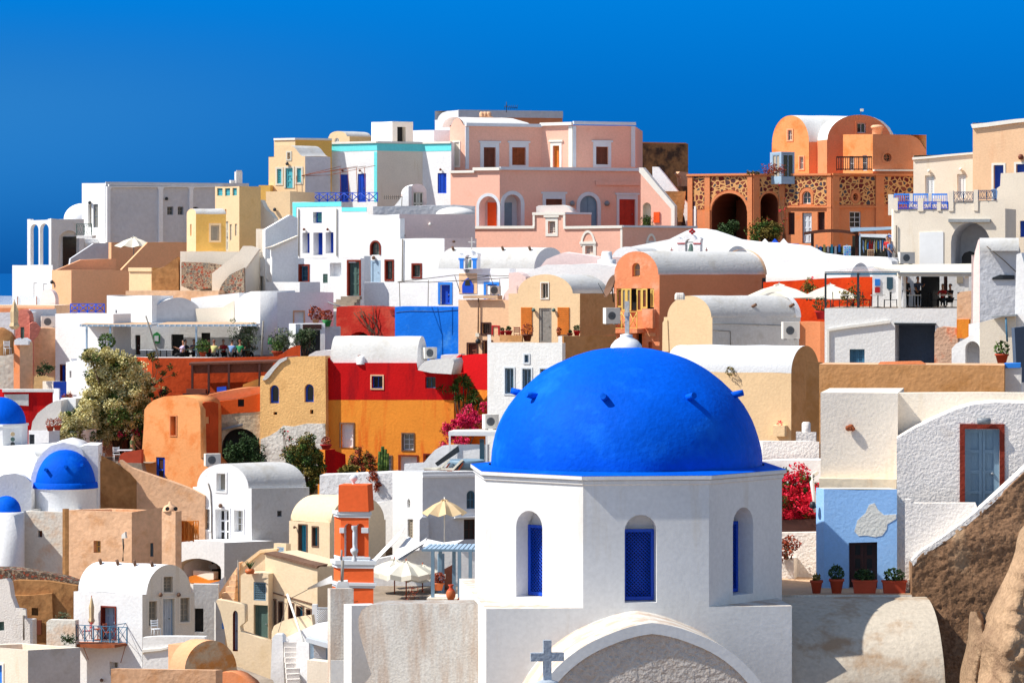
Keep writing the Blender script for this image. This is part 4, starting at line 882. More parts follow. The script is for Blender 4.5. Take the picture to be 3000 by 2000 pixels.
f = face1(640, 720, 98, 233.3); t.slab(f, [(640, 856), (650, 832), (672, 805), (715, 784), (716, 860)], 'rubwall', .4, name='rubble_panel'); t.done()
t = Thing('orange_wall_piece', 'bright orange-yellow wall piece between the yellow tower and tall yellow house', 'wall'); t.block([758, 792], [96], 262, 543, 700, mat='yellowd', dep=3, roof='lid'); t.done()
t = Thing('yellow_stair_house', 'pale yellow stepped wall below the tall yellow house', 'house'); fl = t.block([779, 850], [108], 254, 561, 700, mat='palemaize', dep=5, roof='lid'); t.lamp(fl[0], 807, 614); t.done()
t = Thing('cream_buttress', 'cream rounded stair buttress below the yellow stepped wall', 'wall'); f = face1(745, 810, 108, 247); t.slab(f, [(748, 700), (748, 590), (754, 586), (764, 586), (772, 604), (782, 618), (790, 622), (803, 640), (803, 700)], 'cream', .8)
f = face1(745, 800, 108, 243); t.slab(f, [(750, 900), (750, 671), (777, 671), (777, 720), (797, 726), (797, 900)], 'cream', .8, name='pillar'); t.done()
t = Thing('grey_stair_wall', 'shaded grey stair wall with a white edge left of the blue door house', 'wall'); f = face1(770, 880, 60, 240); t.slab(f, [(777, 900), (777, 672), (850, 630), (872, 640), (872, 900)], 'whitec', .4)
f = face1(770, 880, 68, 238); t.slab(f, [(797, 900), (797, 728), (873, 690), (873, 900)], 'whitec', .4, name='lower_wall'); f3 = face1(770, 880, 72, 237.8); t.slab(f3, [(777, 726), (797, 732), (873, 697), (873, 690), (797, 722)], 'cream', .5, name='coping'); t.done()
t = Thing('tall_yellow_house', 'tall yellow house with turquoise door and windows and grey shaded side', 'house')
TQ = dict(fr='teal', leaf='teal', dep=.1, sur=('canvas', 5), lv=1)
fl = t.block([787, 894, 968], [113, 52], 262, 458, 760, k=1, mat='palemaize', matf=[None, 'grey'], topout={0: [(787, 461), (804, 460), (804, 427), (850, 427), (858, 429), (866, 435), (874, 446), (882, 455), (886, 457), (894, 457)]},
 holes=[(0, 'D', 837, 493, 858, 551, dict(TQ)), (0, 'S', 812, 495, 825, 538, dict(TQ)), (0, 'S', 870, 493, 883, 535, dict(TQ)), (0, 'W', 842, 447, 851, 467, dict(fr='canvas', pn='glassc', dep=.15, sur=('canvas', 4)))], roof='lid')
t.lamp(fl[0], 844, 480); f1 = fl[0]
A = [(851, 427), (858, 429), (866, 435), (874, 446), (882, 455), (887, 457)]; v3 = Vector((fl[1].B.x-fl[1].A.x, fl[1].B.y-fl[1].A.y, 0))
t.roof.grid([[f1.at(a, b)+v3*(j/6) for j in range(7)] for a, b in A], 'roofgrey'); t.done()
t = Thing('upper_yellow_house', 'yellow rooftop house with a white cornice behind the tall yellow house', 'house'); fl = t.block([803, 865, 972], [120, 68], 268, 405, 560, k=1, mat='palemaize', matf=[None, 'yellowd'], roof='lid')
t.strip(fl[0], 803, 405, 866, 411, 'trim'); t.strip(fl[1], 864, 405, 972, 411, 'trim'); t.done()
t = Thing('yellow_gable_house', 'small round yellow gable behind the turquoise banded house', 'house'); fl = t.block([962, 1024, 1095], [114, 60], 280, 400, 560, k=1, mat='palemaize', matf=[None, 'yellow'], gable=(0, 964, 1016, 385), rmat='roofgrey', holes=[(0, 'A', 980, 405, 994, 425, dict(fr='trim', pn='glassc', dep=.1))]); t.done()
t = Thing('turquoise_banded_house', 'white flat house with a turquoise roof band and tall blue shutters', 'house')
BD = dict(fr='bluep', leaf='bluep', pz=0, lv=2, dep=.12)
fl = t.block([957, 1105, 1238, 1322], [116, 66, 118], 268, 415, 760, k=1, mat='whitec', matf=[None, 'cream', 'whitec'], dep=9, roof='lid',  # cream middle face paints the shade of a white wall
 holes=[(0, 'D', 995, 511, 1021, 592, dict(BD)), (0, 'D', 1048, 509, 1072, 592, dict(BD)), (2, 'S', 1282, 508, 1308, 567, dict(BD))])
for f, a, b in zip(fl, (957, 1105, 1238), (1105, 1238, 1322)):
 t.strip(f, a, 415, b, 421, 'trim', 'cornice', .12); t.strip(f, a, 421.5, b, 443, 'cyan', 'painted_band', .02)
t.strip(fl[0], 960, 445, 969, 592, 'cyan', 'painted_band', .02); t.strip(fl[0], 1096, 445, 1105, 592, 'cyan', 'painted_band', .02)
for x, y in ((1006, 500), (1057, 500)): t.lamp(fl[0], x, y, 'brown', .1)
t.lamp(fl[2], 1293, 497, 'brown', .1); t.done()
t = Thing('blue_railing', 'long blue balcony railing with crossed panels before the tall blue shutters', 'railing'); f = face1(862, 1106, 110, 260); t.rail(f, 862, 1105, 564, 592, 10, 'bluep', 'x', r=.05); t.done()
t = Thing('wire_pergola', 'thin rusty wire pergola frame above the blue balcony railing', 'pergola'); mb = MB()
for i, x in enumerate((872, 1000, 1023, 1048, 1072)): mb.tube([P(x, 592, 262), P(x-4, 492 if i else 515, 262)], .025, 'rust', 5)
for a, b in (((884, 515), (1000, 487)), ((884, 515), (1048, 487)), ((884, 516), (965, 513)), ((965, 513), (1100, 485)), ((884, 514), (1072, 487))): mb.tube([P(*a, 262), P(*b, 262.3)], .02, 'rust', 5)
t.add(mb, 'frame'); t.done()
t = Thing('turquoise_edged_house', 'lower white house with turquoise painted edges and three narrow blue doors', 'house')
bd = dict(fr='bluep', leaf='bluep', pz=0, lv=1, dep=.75)
fl = t.block([857, 1172], [121], 252, 636, 860, mat='whitec', dep=4, roof='lid', rmat='roofgrey', topout={0: [(857, 592), (1001, 592), (1001, 612), (1074, 612), (1076, 628), (1172, 632)]},
 holes=[(0, 'W', 917, 621, 943, 653, dict(fr='bluep', pn='teal', dep=.5, mx=0, my=0)), (0, 'D', 886, 682, 907, 742, dict(bd)), (0, 'D', 918, 681, 945, 747, dict(bd)), (0, 'D', 954, 680, 977, 741, dict(bd))])
f = fl[0]; t.strip(f, 857, 592.5, 1000, 606, 'cyan', 'painted_band', .02); t.strip(f, 1001, 608, 1074, 620, 'cyan', 'painted_band', .02); t.strip(f, 858, 606.5, 868, 692, 'cyan', 'painted_band', .022)
for x in (876, 988): t.pipe([f.at(x, 612, .06), f.at(x, 750, .06)], .035, 'cable', 'drain_pipe')
for x in (894, 963): t.lamp(f, x, 672, 'brown', .1)
t.done()
t = Thing('roof_box', 'white rooftop stair box with a dark doorway', 'house'); t.block([1088, 1149, 1210], [124, 64], 276, 356, 500, k=1, mat='whitec', matf=[None, 'cream'], roof='lid', holes=[(1, 'N', 1164, 372, 1189, 420, dict(dep=.7, bm='dark'))]); t.done()  # cream right face carries its shade in the colour
t = Thing('roof_block', 'low white rooftop block between the stair box and the pink house', 'house'); t.block([1209, 1271, 1330], [124, 58], 278, 381, 500, k=1, mat='whitec', matf=[None, 'whitec'], roof='lid'); t.done()
t = Thing('round_shouldered_house', 'white house with a rounded shoulder and long orange wall behind the pink house', 'house')
fl = t.block([1274, 1342, 1648], [120, 74], 296, 324, 500, k=1, mat='whitec', matf=[None, 'salmonshade'], roof='lid', topout={0: [(1274, 352), (1281, 351), (1286, 340), (1295, 331), (1310, 326), (1342, 323)]})
t.strip(fl[1], 1342, 324, 1648, 345, 'grey', 'parapet', .12); t.done()
t = Thing('clay_chimney', 'cluster of small clay chimney pots on the rear orange wall', 'chimney'); mb = MB()
for x in (1412, 1421, 1432): mb.lathe(P(x, 345, 285), [(.2, 0), (.22, .35), (.16, .48), (0, .5)], 'tan', 10)
t.add(mb, 'pots'); mb = MB(); mb.box(P(1424, 347, 285), 1.1, .5, .3, 'tan'); t.add(mb, 'base'); t.done()
t = Thing('antenna', 'thin television aerial on the roof behind the pink house', 'antenna'); mb = MB(); mb.tube([P(1484, 330, 292), P(1484, 299, 292)], .03, 'dmetal', 5); mb.tube([P(1478, 313, 292), P(1516, 316, 292)], .025, 'dmetal', 5)
for i in range(7): x = 1480+i*6; mb.tube([P(x, 308, 292), P(x-2, 321, 292)], .02, 'dmetal', 4)
t.add(mb, 'aerial'); t.done()
t = Thing('pink_mansion', 'large pink two storey mansion with white trim on the skyline', 'house')
SH = dict(fr='brown', leaf='brown', pz=0, lv=2, dep=.25, nm='shutter'); SW = ('trimblue', 13, 13)
fl = t.block([1318, 1363, 1586, 1678, 1860], [122, 68, 122, 70], 270, 366, 700, k=1, mat='pink', dep=10, roof='lid', gable=None,
 topout={0: [(1318, 372), (1322, 368), (1326, 358), (1332, 349), (1340, 345), (1348, 350), (1354, 359), (1358, 366), (1363, 366)]},
 holes=[(1, 'S', 1417, 432, 1452, 492, dict(SH, sur=('trimblue', 11, 14))), (1, 'S', 1500, 432, 1540, 484, dict(SH, sur=('trimblue', 9, 14), fr='rust', leaf='rust')), (2, 'S', 1620, 427, 1639, 492, dict(SH, fr='orangew', leaf='orangew', sur=('trim', 8, 12))), (3, 'S', 1746, 430, 1782, 482, dict(SH, sur=('trimblue', 9, 14))),
   (0, 'W', 1330, 416, 1346, 488, dict(fr='trim', pn='canvas', dep=.06, mx=0, my=0, sur=('trim', 3)))])
for f, a, b, y in ((fl[1], 1363, 1586, 362), (fl[2], 1586, 1678, 359), (fl[3], 1678, 1860, 357)): t.strip(f, a, y, b, y+9, 'trimblue' if f in (fl[1], fl[3]) else 'trim', 'cornice', .25)  # turned-away faces get bluish trim, their shade painted in
t.strip(fl[1], 1363, 371, 1373, 495, 'trimblue', 'pilaster', .08); t.strip(fl[2], 1667, 370, 1678, 490, 'trim', 'pilaster', .08); t.strip(fl[3], 1678, 370, 1687, 490, 'trimblue', 'pilaster', .08); t.strip(fl[3], 1849, 370, 1860, 490, 'trimblue', 'pilaster', .08)
f = fl[0]; f1 = fl[1]; rows = []
for j in range(9):
 a = math.pi*j/8; pts = []
 for k in range(7): base = f1.pt(f1.L*.88*k/6, f1.zt, -.3-2.4*(1-math.cos(a))/1.); pts.append(Vector((base.x, base.y, f1.zt+.72*math.sin(a)*(1 if k < 6 else .6))))
 rows.append(pts)
t.roof.grid(rows, 'roofwhite')
g2 = t.block([1320, 1464, 1878], [118, 71], 265, 498, 800, k=1, mat='pink', dep=5, roof='lid', rmat='roofwhite',
 holes=[(0, 'N', 1404, 575, 1458, 680, dict(arch=True, dep=1., rm='pinkpale', bm='pinkpale', sur=('trimblue', 9))), (1, 'N', 1477, 570, 1526, 680, dict(arch=True, dep=1., rm='pinkpale', bm='trimblue', sur=('trimblue', 11))),
 (1, 'S', 1599, 583, 1647, 612, dict(fr='brown', leaf='brown', dep=.25, sur=('trimblue', 10, 16))), (1, 'A', 1699, 573, 1750, 672, dict(fr='greyblue', pn='greyblue', mx=1, my=0, dep=.2, sur=('trimblue', 11), nm='arched_door')),
 (1, 'D', 1814, 584, 1861, 668, dict(fr='reddoor', leaf='reddoor', pz=5, lv=2, dep=.25, sur=('trimblue', 8, 14)))])
f = g2[0]; t.slab(f, [(1412, 592), (1437, 592), (1437, 680), (1412, 680)], 'orangedoor', .05, -.9, name='door', label='bright orange door')
f = g2[1]; t.slab(f, [(1483, 593), (1511, 593), (1511, 680), (1483, 680)], 'greyblue', .05, -.9, name='door', label='grey-blue door')
t.strip(g2[0], 1320, 500, 1392, 507, 'trim', 'cornice', .2); t.strip(g2[0], 1388, 491, 1466, 500, 'trim', 'cornice', .2); t.strip(g2[1], 1464, 491, 1878, 500, 'trimblue', 'cornice', .2)
for x in (1675, 1777): t.lamp(g2[1], x, 596, 'metal', .22)
t.strip(g2[1], 1744, 531, 1874, 543, 'pink', 'moulding', .15)
t.done()
t = Thing('pink_stair_wall', 'pink stair wall with white diagonal coping at the right of the pink mansion', 'wall'); f = face1(1876, 1975, 112, 262)
t.slab(f, [(1877, 499), (1970, 611), (1972, 680), (1877, 680)], 'pink', .5, holes=[(0, 'N', 1883, 593, 1907, 672, dict(arch=True, dep=.5, rm='cream'))]); t.slab(f, [(1873, 491), (1884, 491), (1977, 604), (1977, 680), (1967, 680), (1967, 613), (1873, 504)], 'trim', .6, .06, name='coping')
t.slab(f, [(1916, 621), (1933, 621), (1933, 652), (1916, 652)], 'orangedoor', .1, .1, name='door'); t.done()
t = Thing('white_stair_parapet', 'curving white outer stair parapet running down right of the pink stair wall', 'wall'); f = face1(1905, 2065, 108, 268)
t.slab(f, [(1911, 489), (1928, 489), (1950, 515), (1985, 560), (2010, 592), (2020, 604), (2020, 662), (2010, 662), (2005, 635), (1985, 600), (1950, 560), (1912, 528)], 'whitec', .4); t.block([2015, 2038, 2062], [130, 60], 264, 604, 720, k=1, mat='whitec', roof='lid')
f = face1(1905, 2020, 100, 266.5)
for i in range(7): t.slab(f, [(1935+i*10, 560+i*13), (2008, 560+i*13), (2008, 573+i*13), (1935+i*10, 573+i*13)], 'tand', .3, i*.32, name='step')
t.done()
t = Thing('ruined_house', 'sooty brown ruined block behind the white stair parapet', 'house'); fl = t.block([1850, 2010, 2016], [66, 60], 290, 418, 760, k=0, mat='ruin', dep=8, roof='lid'); t.strip(fl[0], 1850, 417, 2010, 421, 'orange', 'edge', .04)
f = face1(1975, 2022, 75, 281); t.slab(f, [(1996, 546), (1994, 520), (1986, 509), (1992, 503), (2016, 505), (2018, 546)], 'tan', 1., name='buttress'); t.slab(f, [(1970, 546), (2022, 546), (2022, 700), (1970, 700)], 'ruin', 1., name='lower_wall'); t.done()
t = Thing('pink_terrace_wall', 'long pink terrace wall with white coping in front of the pink mansion', 'wall')
fl = t.block([1382, 1824, 2042], [115, 68], 258, 664, 900, k=1, mat='pink', roof='none', topout={0: [(1382, 664), (1567, 664), (1567, 624), (1652, 624), (1652, 664), (1824, 664)]}, holes=[(0, 'W', 1606, 648, 1627, 684, dict(fr='trim', pn='glassd', mx=2, my=4, dep=.25, sur=('trim', 8, 12))), (0, 'W', 1715, 720, 1738, 744, dict(fr='trim', pn='glassd', mx=3, my=3, dep=.25, sur=('trim', 9))), (1, 'W', 1898, 712, 1917, 740, dict(fr='trim', mx=2, my=2, sur=('trimblue', 6)))])
t.strip(fl[0], 1382, 662, 1567, 670, 'trim', 'coping', .12); t.strip(fl[0], 1652, 662, 1824, 670, 'trim', 'coping', .12); t.strip(fl[0], 1561, 622, 1657, 630, 'trim', 'coping', .12); t.strip(fl[0], 1562, 630, 1568, 664, 'trim', 'coping', .1); t.strip(fl[0], 1651, 630, 1657, 664, 'trim', 'coping', .1); t.strip(fl[1], 1824, 662, 2042, 668, 'trimblue', 'coping', .12); t.strip(fl[0], 1818, 670, 1824, 780, 'trim', 'pilaster', .06)
for f, x0, x1, y in ((fl[0], 1701, 1745, 675), (fl[1], 1891, 1924, 684)):
 m = MB(); t0, t1 = f.t(x0), f.t(x1); z0 = f.tz(x0, y+34)[1]; z1 = f.tz(x0, y)[1]; a1 = arc(t0, t1, z0-.3, z1, 14); a2 = arc(t0+.16, t1-.16, z0-.3, z1-.18, 14)
 m.grid([[f.pt(*p, .06), f.pt(*q, .06)] for p, q in zip(a1, a2)], 'trim', False); m.grid([[f.pt(*p, .06), f.pt(*p, -.02)] for p in a1], 'trim', False); t.add(m, 'arch_moulding'); t.strip(f, x0-2, y+33, x1+2, y+40, 'trim', 'ledge', .1)
t.done()
t = Thing('pink_porch', 'small pink block with a white domed roof behind the pink terrace wall', 'house')
fl = t.block([1567, 1652, 1732], [115, 62], 260.9, 624, 800, k=1, mat='pink', roof='lid')
t.strip(fl[1], 1652, 622, 1732, 628, 'trimblue', 'coping', .1)
f = face1(1570, 1676, 105, 262.5); t.slab(f, [(1571, 640), (1571, 606), (1578, 602), (1650, 601), (1664, 608), (1678, 622), (1678, 640)], 'roofwhite', 2., name='vault', smooth=True); t.done()
bush('shrub', 'green shrub in front of the pink stair niche', 'shrub', [(1895, 655, 262, .5), (1915, 648, 262, .55), (1930, 655, 262, .4)], [('leaf', 1)], 1200, .07, P(1912, 665, 262), 6)
t = Thing('arched_roof_shed', 'small white arch-fronted roof shed with a slatted door', 'house')
fl = t.block([1196, 1250], [82], 258, 566, 720, mat='pinkpale', gable=(0, 1196, 1250, 539), dep=5, rmat='whitec', holes=[(0, 'W', 1211, 564, 1239, 628, dict(fr='canvas', pn='glassd', mx=2, my=1, bw=.16, dep=.12, nm='door'))])
f = face1(1150, 1200, 112, 258); t.slab(f, [(1154, 605), (1170, 585), (1185, 562), (1197, 545), (1197, 630), (1154, 630)], 'whitec', .6, name='sloping_wing'); t.done()
t = Thing('television_aerial', 'comb shaped television aerial beside the arch-fronted roof shed', 'antenna'); mb = MB(); mb.tube([P(1176, 625, 256), P(1178, 575, 256)], .03, 'cable', 5); mb.tube([P(1124, 577, 256), P(1178, 576, 256)], .022, 'cable', 5)
for i in range(8): mb.tube([P(1126+i*6, 572, 256), P(1126+i*6, 584, 256)], .02, 'cable', 4)
t.add(mb, 'aerial'); t.done()
t = Thing('white_terrace_house', 'white flat house with a long pink-grey shaded side below the pink mansion', 'house')
fl = t.block([1049, 1170, 1392], [121, 73], 247, 628, 900, k=1, mat='whitec', matf=[None, 'pinkpale'], rmat='roofwhite'); t.lamp(fl[1], 1258, 657, 'trim', .12); t.lamp(fl[1], 1182, 690, 'brownstone', .1)  # pinkish side of a white house, shade put into the colour
mb = MB(); mb.lathe(P(1334, 628, 254), [(1.45*math.cos(a*.1571), .55*math.sin(a*.1571)) for a in range(11)], 'roofwhite', 24); t.add(mb, 'roof_mound')
f = face1(1090, 1400, 85, 255); t.slab(f, [(1093, 640), (1093, 606), (1160, 604), (1330, 600), (1392, 604), (1392, 640)], 'grey', .5, name='rear_parapet'); t.done()
t = Thing('stone_arcade_house', 'orange house with red stone panels and two big dark arches', 'house')
fl = t.block([2016, 2205, 2284, 2437, 2690], [116, 66, 116, 69], 262, 511, 860, k=1, mat='orange', dep=9, roof='lid', rmat='orange',
 holes=[(0, 'N', 2085, 566, 2189, 715, dict(arch=True, dep=5., rm='brown', bm='dark')), (1, 'N', 2228, 566, 2279, 715, dict(arch=True, dep=4., rm='brown', bm='dark')),  # brown reveals and black backs paint the interior shade of the arches
 (2, 'A', 2350, 560, 2376, 597, dict(fr='trim', pn='glassb', dep=.25, sur=('orange', 7))), (2, 'S', 2308, 623, 2328, 688, dict(fr='dbrown', leaf='dbrown', dep=.3)), (2, 'D', 2350, 623, 2378, 712, dict(fr='greyblue', leaf='trimblue', pz=4, dep=.2)), (2, 'S', 2395, 621, 2416, 675, dict(fr='dbrown', leaf='dbrown', dep=.3)),
 (3, 'W', 2498, 566, 2514, 588, dict(round=1, fr='orange', dep=.3, sur=('orange', 6))), (3, 'W', 2489, 620, 2522, 667, dict(fr='trimblue', mx=1, my=2, dep=.15)), (3, 'W', 2627, 574, 2645, 596, dict(round=1, fr='orange', dep=.3, sur=('orange', 6)))])
def panel(t, f, out, holes, mat='stonew'):
 m = MB(); o = [f.tz(a, b) for a, b in out]; hl = []
 for x0, y0, x1, y1, rd in holes:
  t0, t1 = f.t(x0), f.t(x1); z1 = f.tz((x0+x1)/2, y0)[1]; z0 = f.tz((x0+x1)/2, y1)[1]
  if rd: hl.append([((t0+t1)/2+(t1-t0)/2*math.cos(a*.314), (z0+z1)/2+(z1-z0)/2*math.sin(a*.314)) for a in range(20)])
  else: hl.append([(t0, z0), (t1, z0)]+arc(t0, t1, z1-(t1-t0)/2, z1, 12)[::-1])
 polyh(m, f, o, hl, mat, .035, 9); t.add(m, 'stone_panel')
t0_ = fl[0].t;
panel(t, fl[0], [(2031, 518), (2064, 518), (2064, 612), (2031, 612)], [])
ar = [(2082, 612)]+[(2137-58*math.cos(math.pi*i/14), 612-55*math.sin(math.pi*i/14)) for i in range(15)]+[(2190, 518), (2082, 518)]
ar = [(max(2082, min(2190, a)), b) for a, b in ar]; panel(t, fl[0], [(2082, 600)]+[(2137-56*math.cos(math.pi*i/14), 612-56*math.sin(math.pi*i/14)) for i in range(2, 13)]+[(2190, 600), (2190, 518), (2082, 518)], [])
panel(t, fl[1], [(2224, 590)]+[(2253-31*math.cos(math.pi*i/10), 594-35*math.sin(math.pi*i/10)) for i in range(1, 10)]+[(2283, 590), (2283, 518), (2224, 518)], [])
panel(t, fl[2], [(2301, 601), (2422, 601), (2422, 518), (2301, 518)], [(2341, 548, 2385, 600.5, 0)]); panel(t, fl[3], [(2458, 600), (2563, 600), (2563, 518), (2458, 518)], [(2490, 555, 2522, 598, 1)]); panel(t, fl[3], [(2589, 598), (2676, 598), (2676, 518), (2589, 518)], [(2620, 567, 2652, 597, 1)])
for f, a, b in zip(fl, (2014, 2205, 2284, 2437), (2205, 2284, 2437, 2690)): t.strip(f, a, 509, b, 515, 'orange', 'cornice', .22)
for f, a, b in ((fl[0], 2016, 2030), (fl[0], 2066, 2081), (fl[0], 2191, 2205), (fl[1], 2205, 2223), (fl[2], 2284, 2300), (fl[2], 2424, 2437), (fl[3], 2437, 2457), (fl[3], 2564, 2588)): t.strip(f, a, 515, b, 760, 'orange', 'pilaster', .14)
for f, a, b in ((fl[2], 2300, 2437), (fl[3], 2437, 2690)): t.strip(f, a, 604, b, 609, 'orange', 'string_course', .16)
m = MB(); f = fl[0]; a1 = arc(f.t(2079), f.t(2195), f.tz(2137, 616)[1], f.tz(2137, 560)[1], 18); a2 = arc(f.t(2085), f.t(2189), f.tz(2137, 616)[1], f.tz(2137, 566)[1], 18); m.grid([[f.pt(*p, .1), f.pt(*q, .1), f.pt(*q, -.05)] for p, q in zip(a1, a2)], 'orange', False); m.grid([[f.pt(*p, .1), f.pt(*p, -.02)] for p in a1], 'orange', False); t.add(m, 'arch_moulding')
t.done()
t = Thing('orange_vaulted_house', 'orange vaulted upper house with a white barrel roof on the skyline', 'house')
fl = t.block([2261, 2371, 2580], [117, 70], 268, 416, 700, k=1, mat='orangehouse', matf=[None, 'salmonshade'], gable=(0, 2262, 2370, 338), rmat='roofwhite',
 holes=[(0, 'W', 2308, 381, 2320, 411, dict(fr='trim', pn='glassb', dep=.15, sur=('peach', 4))), (0, 'W', 2342, 459, 2354, 496, dict(fr='trim', pn='glassb', dep=.15, sur=('peach', 3))), (1, 'W', 2407, 461, 2437, 503, dict(fr='trimblue', mx=1, my=1, dep=.2, sur=('salmonshade', 5)))])
t.done()
t = Thing('orange_cross_gable', 'tall orange round gable with a square window on the skyline', 'house')
t.block([2423, 2612], [76], 266, 410, 700, mat='salmonshade', gable=(0, 2424, 2611, 337), dep=9, rmat='roofwhite', holes=[(0, 'W', 2511, 360, 2537, 390, dict(fr='trimblue', pn='glassd', mx=1, my=0, dep=.2, sur=('salmonshade', 5)))]); t.done()
t = Thing('rear_white_vault', 'white barrel vault end seen right of the orange skyline gable', 'roof'); f = face1(2440, 2640, 80, 268); t.slab(f, [(2535+88*math.cos(q*.3142), 420-79*math.sin(q*.3142)) for q in range(6)]+[(2520, 341), (2520, 420)], 'roofwhite', 3., smooth=True); t.done()
t = Thing('orange_box_house', 'bright orange box house with a long curved shoulder and round window', 'house')
fl = t.block([2470, 2557, 2714], [120, 72], 262.5, 393, 700, k=1, mat='orangehouse', matf=[None, 'salmonshade'], roof='lid', topout={1: [(2557, 392), (2560, 394), (2655, 395), (2670, 397), (2685, 404), (2697, 415), (2706, 430), (2714, 440)]},
 holes=[(1, 'W', 2588, 449, 2612, 474, dict(round=1, fr='salmonshade', dep=.3, sur=('salmonshade', 6))), (0, 'W', 2489, 458, 2501, 500, dict(fr='trimblue', dep=.1)), (0, 'W', 2527, 455, 2540, 500, dict(fr='trimblue', dep=.1))]); t.strip(fl[1], 2557, 497, 2690, 502, 'trim', 'ledge', .3)
c = P(2570, 394, 264.5); mb = MB(); mb.lathe(c, [(.4, -.3), (.4, .45), (.5, .5), (.5, .62), (.35, .72), (0, .75)], 'tan', 18); t.add(mb, 'chimney')
t.done()
t = Thing('wind_vane', 'small pale ventilator on the orange skyline gable', 'vent'); mb = MB(); mb.tube([P(2522, 338, 268), P(2522, 322, 268)], .03, 'dmetal', 5); mb.box(P(2525, 323, 268), .25, .1, .2, 'canvas'); t.add(mb, 'head'); t.done()
t = Thing('wooden_fence', 'dark wooden lattice fence on the orange terrace', 'fence'); f = face1(2450, 2556, 96, 260); t.rail(f, 2451, 2554, 458, 500, 4, 'dbrown', 'bars', ft=.12); t.rail(f, 2451, 2554, 458, 499, 8, 'dbrown', 'bars', name='mesh_panel'); t.done()
t = Thing('glazed_porch', 'small pale glazed porch at the left of the orange vaulted house', 'porch'); t.block([2256, 2289, 2328], [130, 72], 262, 446, 540, k=1, mat='palebluew', roof='lid', holes=[(0, 'W', 2262, 453, 2285, 520, dict(fr='palebluew', pn='shutgrey', mx=1, my=0, dep=.06)), (1, 'W', 2293, 452, 2325, 520, dict(fr='palebluew', pn='glassd', mx=1, my=0, dep=.06))]); t.done()
bush('roof_shrub', 'rust coloured shrub on the arcade roof beside the glazed porch', 'shrub', [(2245, 502, 259, .4), (2268, 495, 259, .5), (2290, 500, 259, .35)], [('rustleaf', 1)], 900, .06, P(2268, 511, 259), 4)
bush('roof_shrub', 'low yellow-green plants on the stone arcade cornice', 'shrub', [(2192, 506, 259, .2), (2208, 505, 259, .22), (2220, 507, 259, .18)], [('leafo', 1)], 300, .06, P(2205, 510, 259), 3)
bush('courtyard_tree', 'dark leafy tree inside the bigger arcade arch', 'tree', [(2120, 680, 259, .8), (2145, 665, 259, .6), (2105, 690, 259, .5)], [('leafd', 1)], 2200, .09, P(2122, 715, 259), 5, bark='bark', stemr=.05)
bush('courtyard_shrub', 'broad olive shrub in front of the smaller arcade arch', 'shrub', [(2225, 680, 256, .8), (2255, 668, 256, .8), (2272, 685, 256, .6), (2210, 692, 256, .45)], [('leaf', .5), ('leafo', .6)], 3600, .08, P(2240, 710, 256), 6, stemr=.04)
bush('red_climber', 'thin red flowered climber on the arcade pilaster', 'vine', [(2280, 545, 258, .2), (2290, 615, 257.5, .28), (2296, 650, 257.5, .3), (2250, 640, 257.5, .2), (2296, 580, 257.5, .15)], [('redfl', .35), ('leafo', .5)], 380, .05, P(2297, 700, 257.5), 5, stemr=.02)
t = Thing('brown_pergola', 'dark brown wooden pergola in front of the orange arcade house', 'pergola'); mb = MB(); rows = [[P(2355+160*u, 683-14*math.sin(math.pi*min(1, u*1.0))*.6-3, y) for y in (246, 250)] for u in [i/10 for i in range(11)]]
mb.grid(rows, 'reed', True); rows2 = [[p+Vector((0, 0, -.22)) for p in r] for r in rows]; mb.grid(rows2, 'reed', True); mb.grid([[a[0], b[0]] for a, b in zip(rows, rows2)], 'reed', False); t.add(mb, 'roof')
for x in (2380, 2510): mb = MB(); a = P(x, 690, 246.3); mb.box((a.x, a.y, a.z-1.0), .2, .2, 2.4, 'dbrown'); t.add(mb, 'post')
t.done()
t = Thing('souvenir_kiosk', 'pale blue kiosk with a white valance and hanging souvenirs', 'kiosk'); f = face1(2495, 2620, 98, 243)
t.slab(f, [(2490, 668), (2616, 664), (2618, 672), (2492, 679)], 'palebluew', 3., name='canopy'); t.slab(f, [(2517, 694), (2517, 686), (2600, 686), (2600, 697)], 'trimblue', .05, name='valance')
for x in (2517, 2602): t.slab(f, [(x, 684), (x+4, 684), (x+4, 770), (x, 770)], 'palebluew', .12, name='post')
f2 = face1(2400, 2620, 98, 247.5); t.slab(f2, [(2497, 690), (2620, 690), (2620, 790), (2497, 790)], 'glassd', .1, name='back_wall'); t.slab(f2, [(2385, 724), (2497, 722), (2497, 790), (2385, 790)], 'dmetal', .3, name='shop_counter')
for i in range(9): x = 2390+i*11; t.slab(f2, [(x, 738+i % 3*4), (x, 716+i % 2*5), (x+7, 716+i % 2*5), (x+7, 738+i % 3*4)], ('cwhite', 'bluel', 'cyellow', 'cwhite', 'turq')[i % 5], .05, .3, name='souvenir')
for i in range(14): x = 2525+i*6.3; t.slab(f, [(x, 700+random.random()*20), (x+4, 700+random.random()*8), (x+4, 728+random.random()*18), (x, 728)], random.choice(['cred', 'cblue', 'cwhite', 'cyellow', 'bluel']), .05, -1.5, name='souvenir')
t.done()
t = Thing('eye_sign', 'round blue and white eye shaped sign at the kiosk corner', 'sign'); f = face1(2590, 2625, 95, 241.5)
for rx, ry, m_, o in ((13, 10, 'cwhite', 0), (11, 8.2, 'dark', .02), (8, 7.5, 'bluep', .04), (4.4, 4.4, 'cwhite', .06), (2.4, 2.4, 'dark', .08)):
 t.slab(f, [(2607+rx*math.cos(a*.314), 697+ry*math.sin(a*.314)) for a in range(20)], m_, .03, o, name={'cwhite': 'white_ring', 'dark': 'dark_ring', 'bluep': 'blue_disc'}[m_])
t.done()
t = Thing('postcard_stand', 'white stand of blue postcards before the brown pergola', 'display stand'); f = face1(2460, 2500, 96, 243)
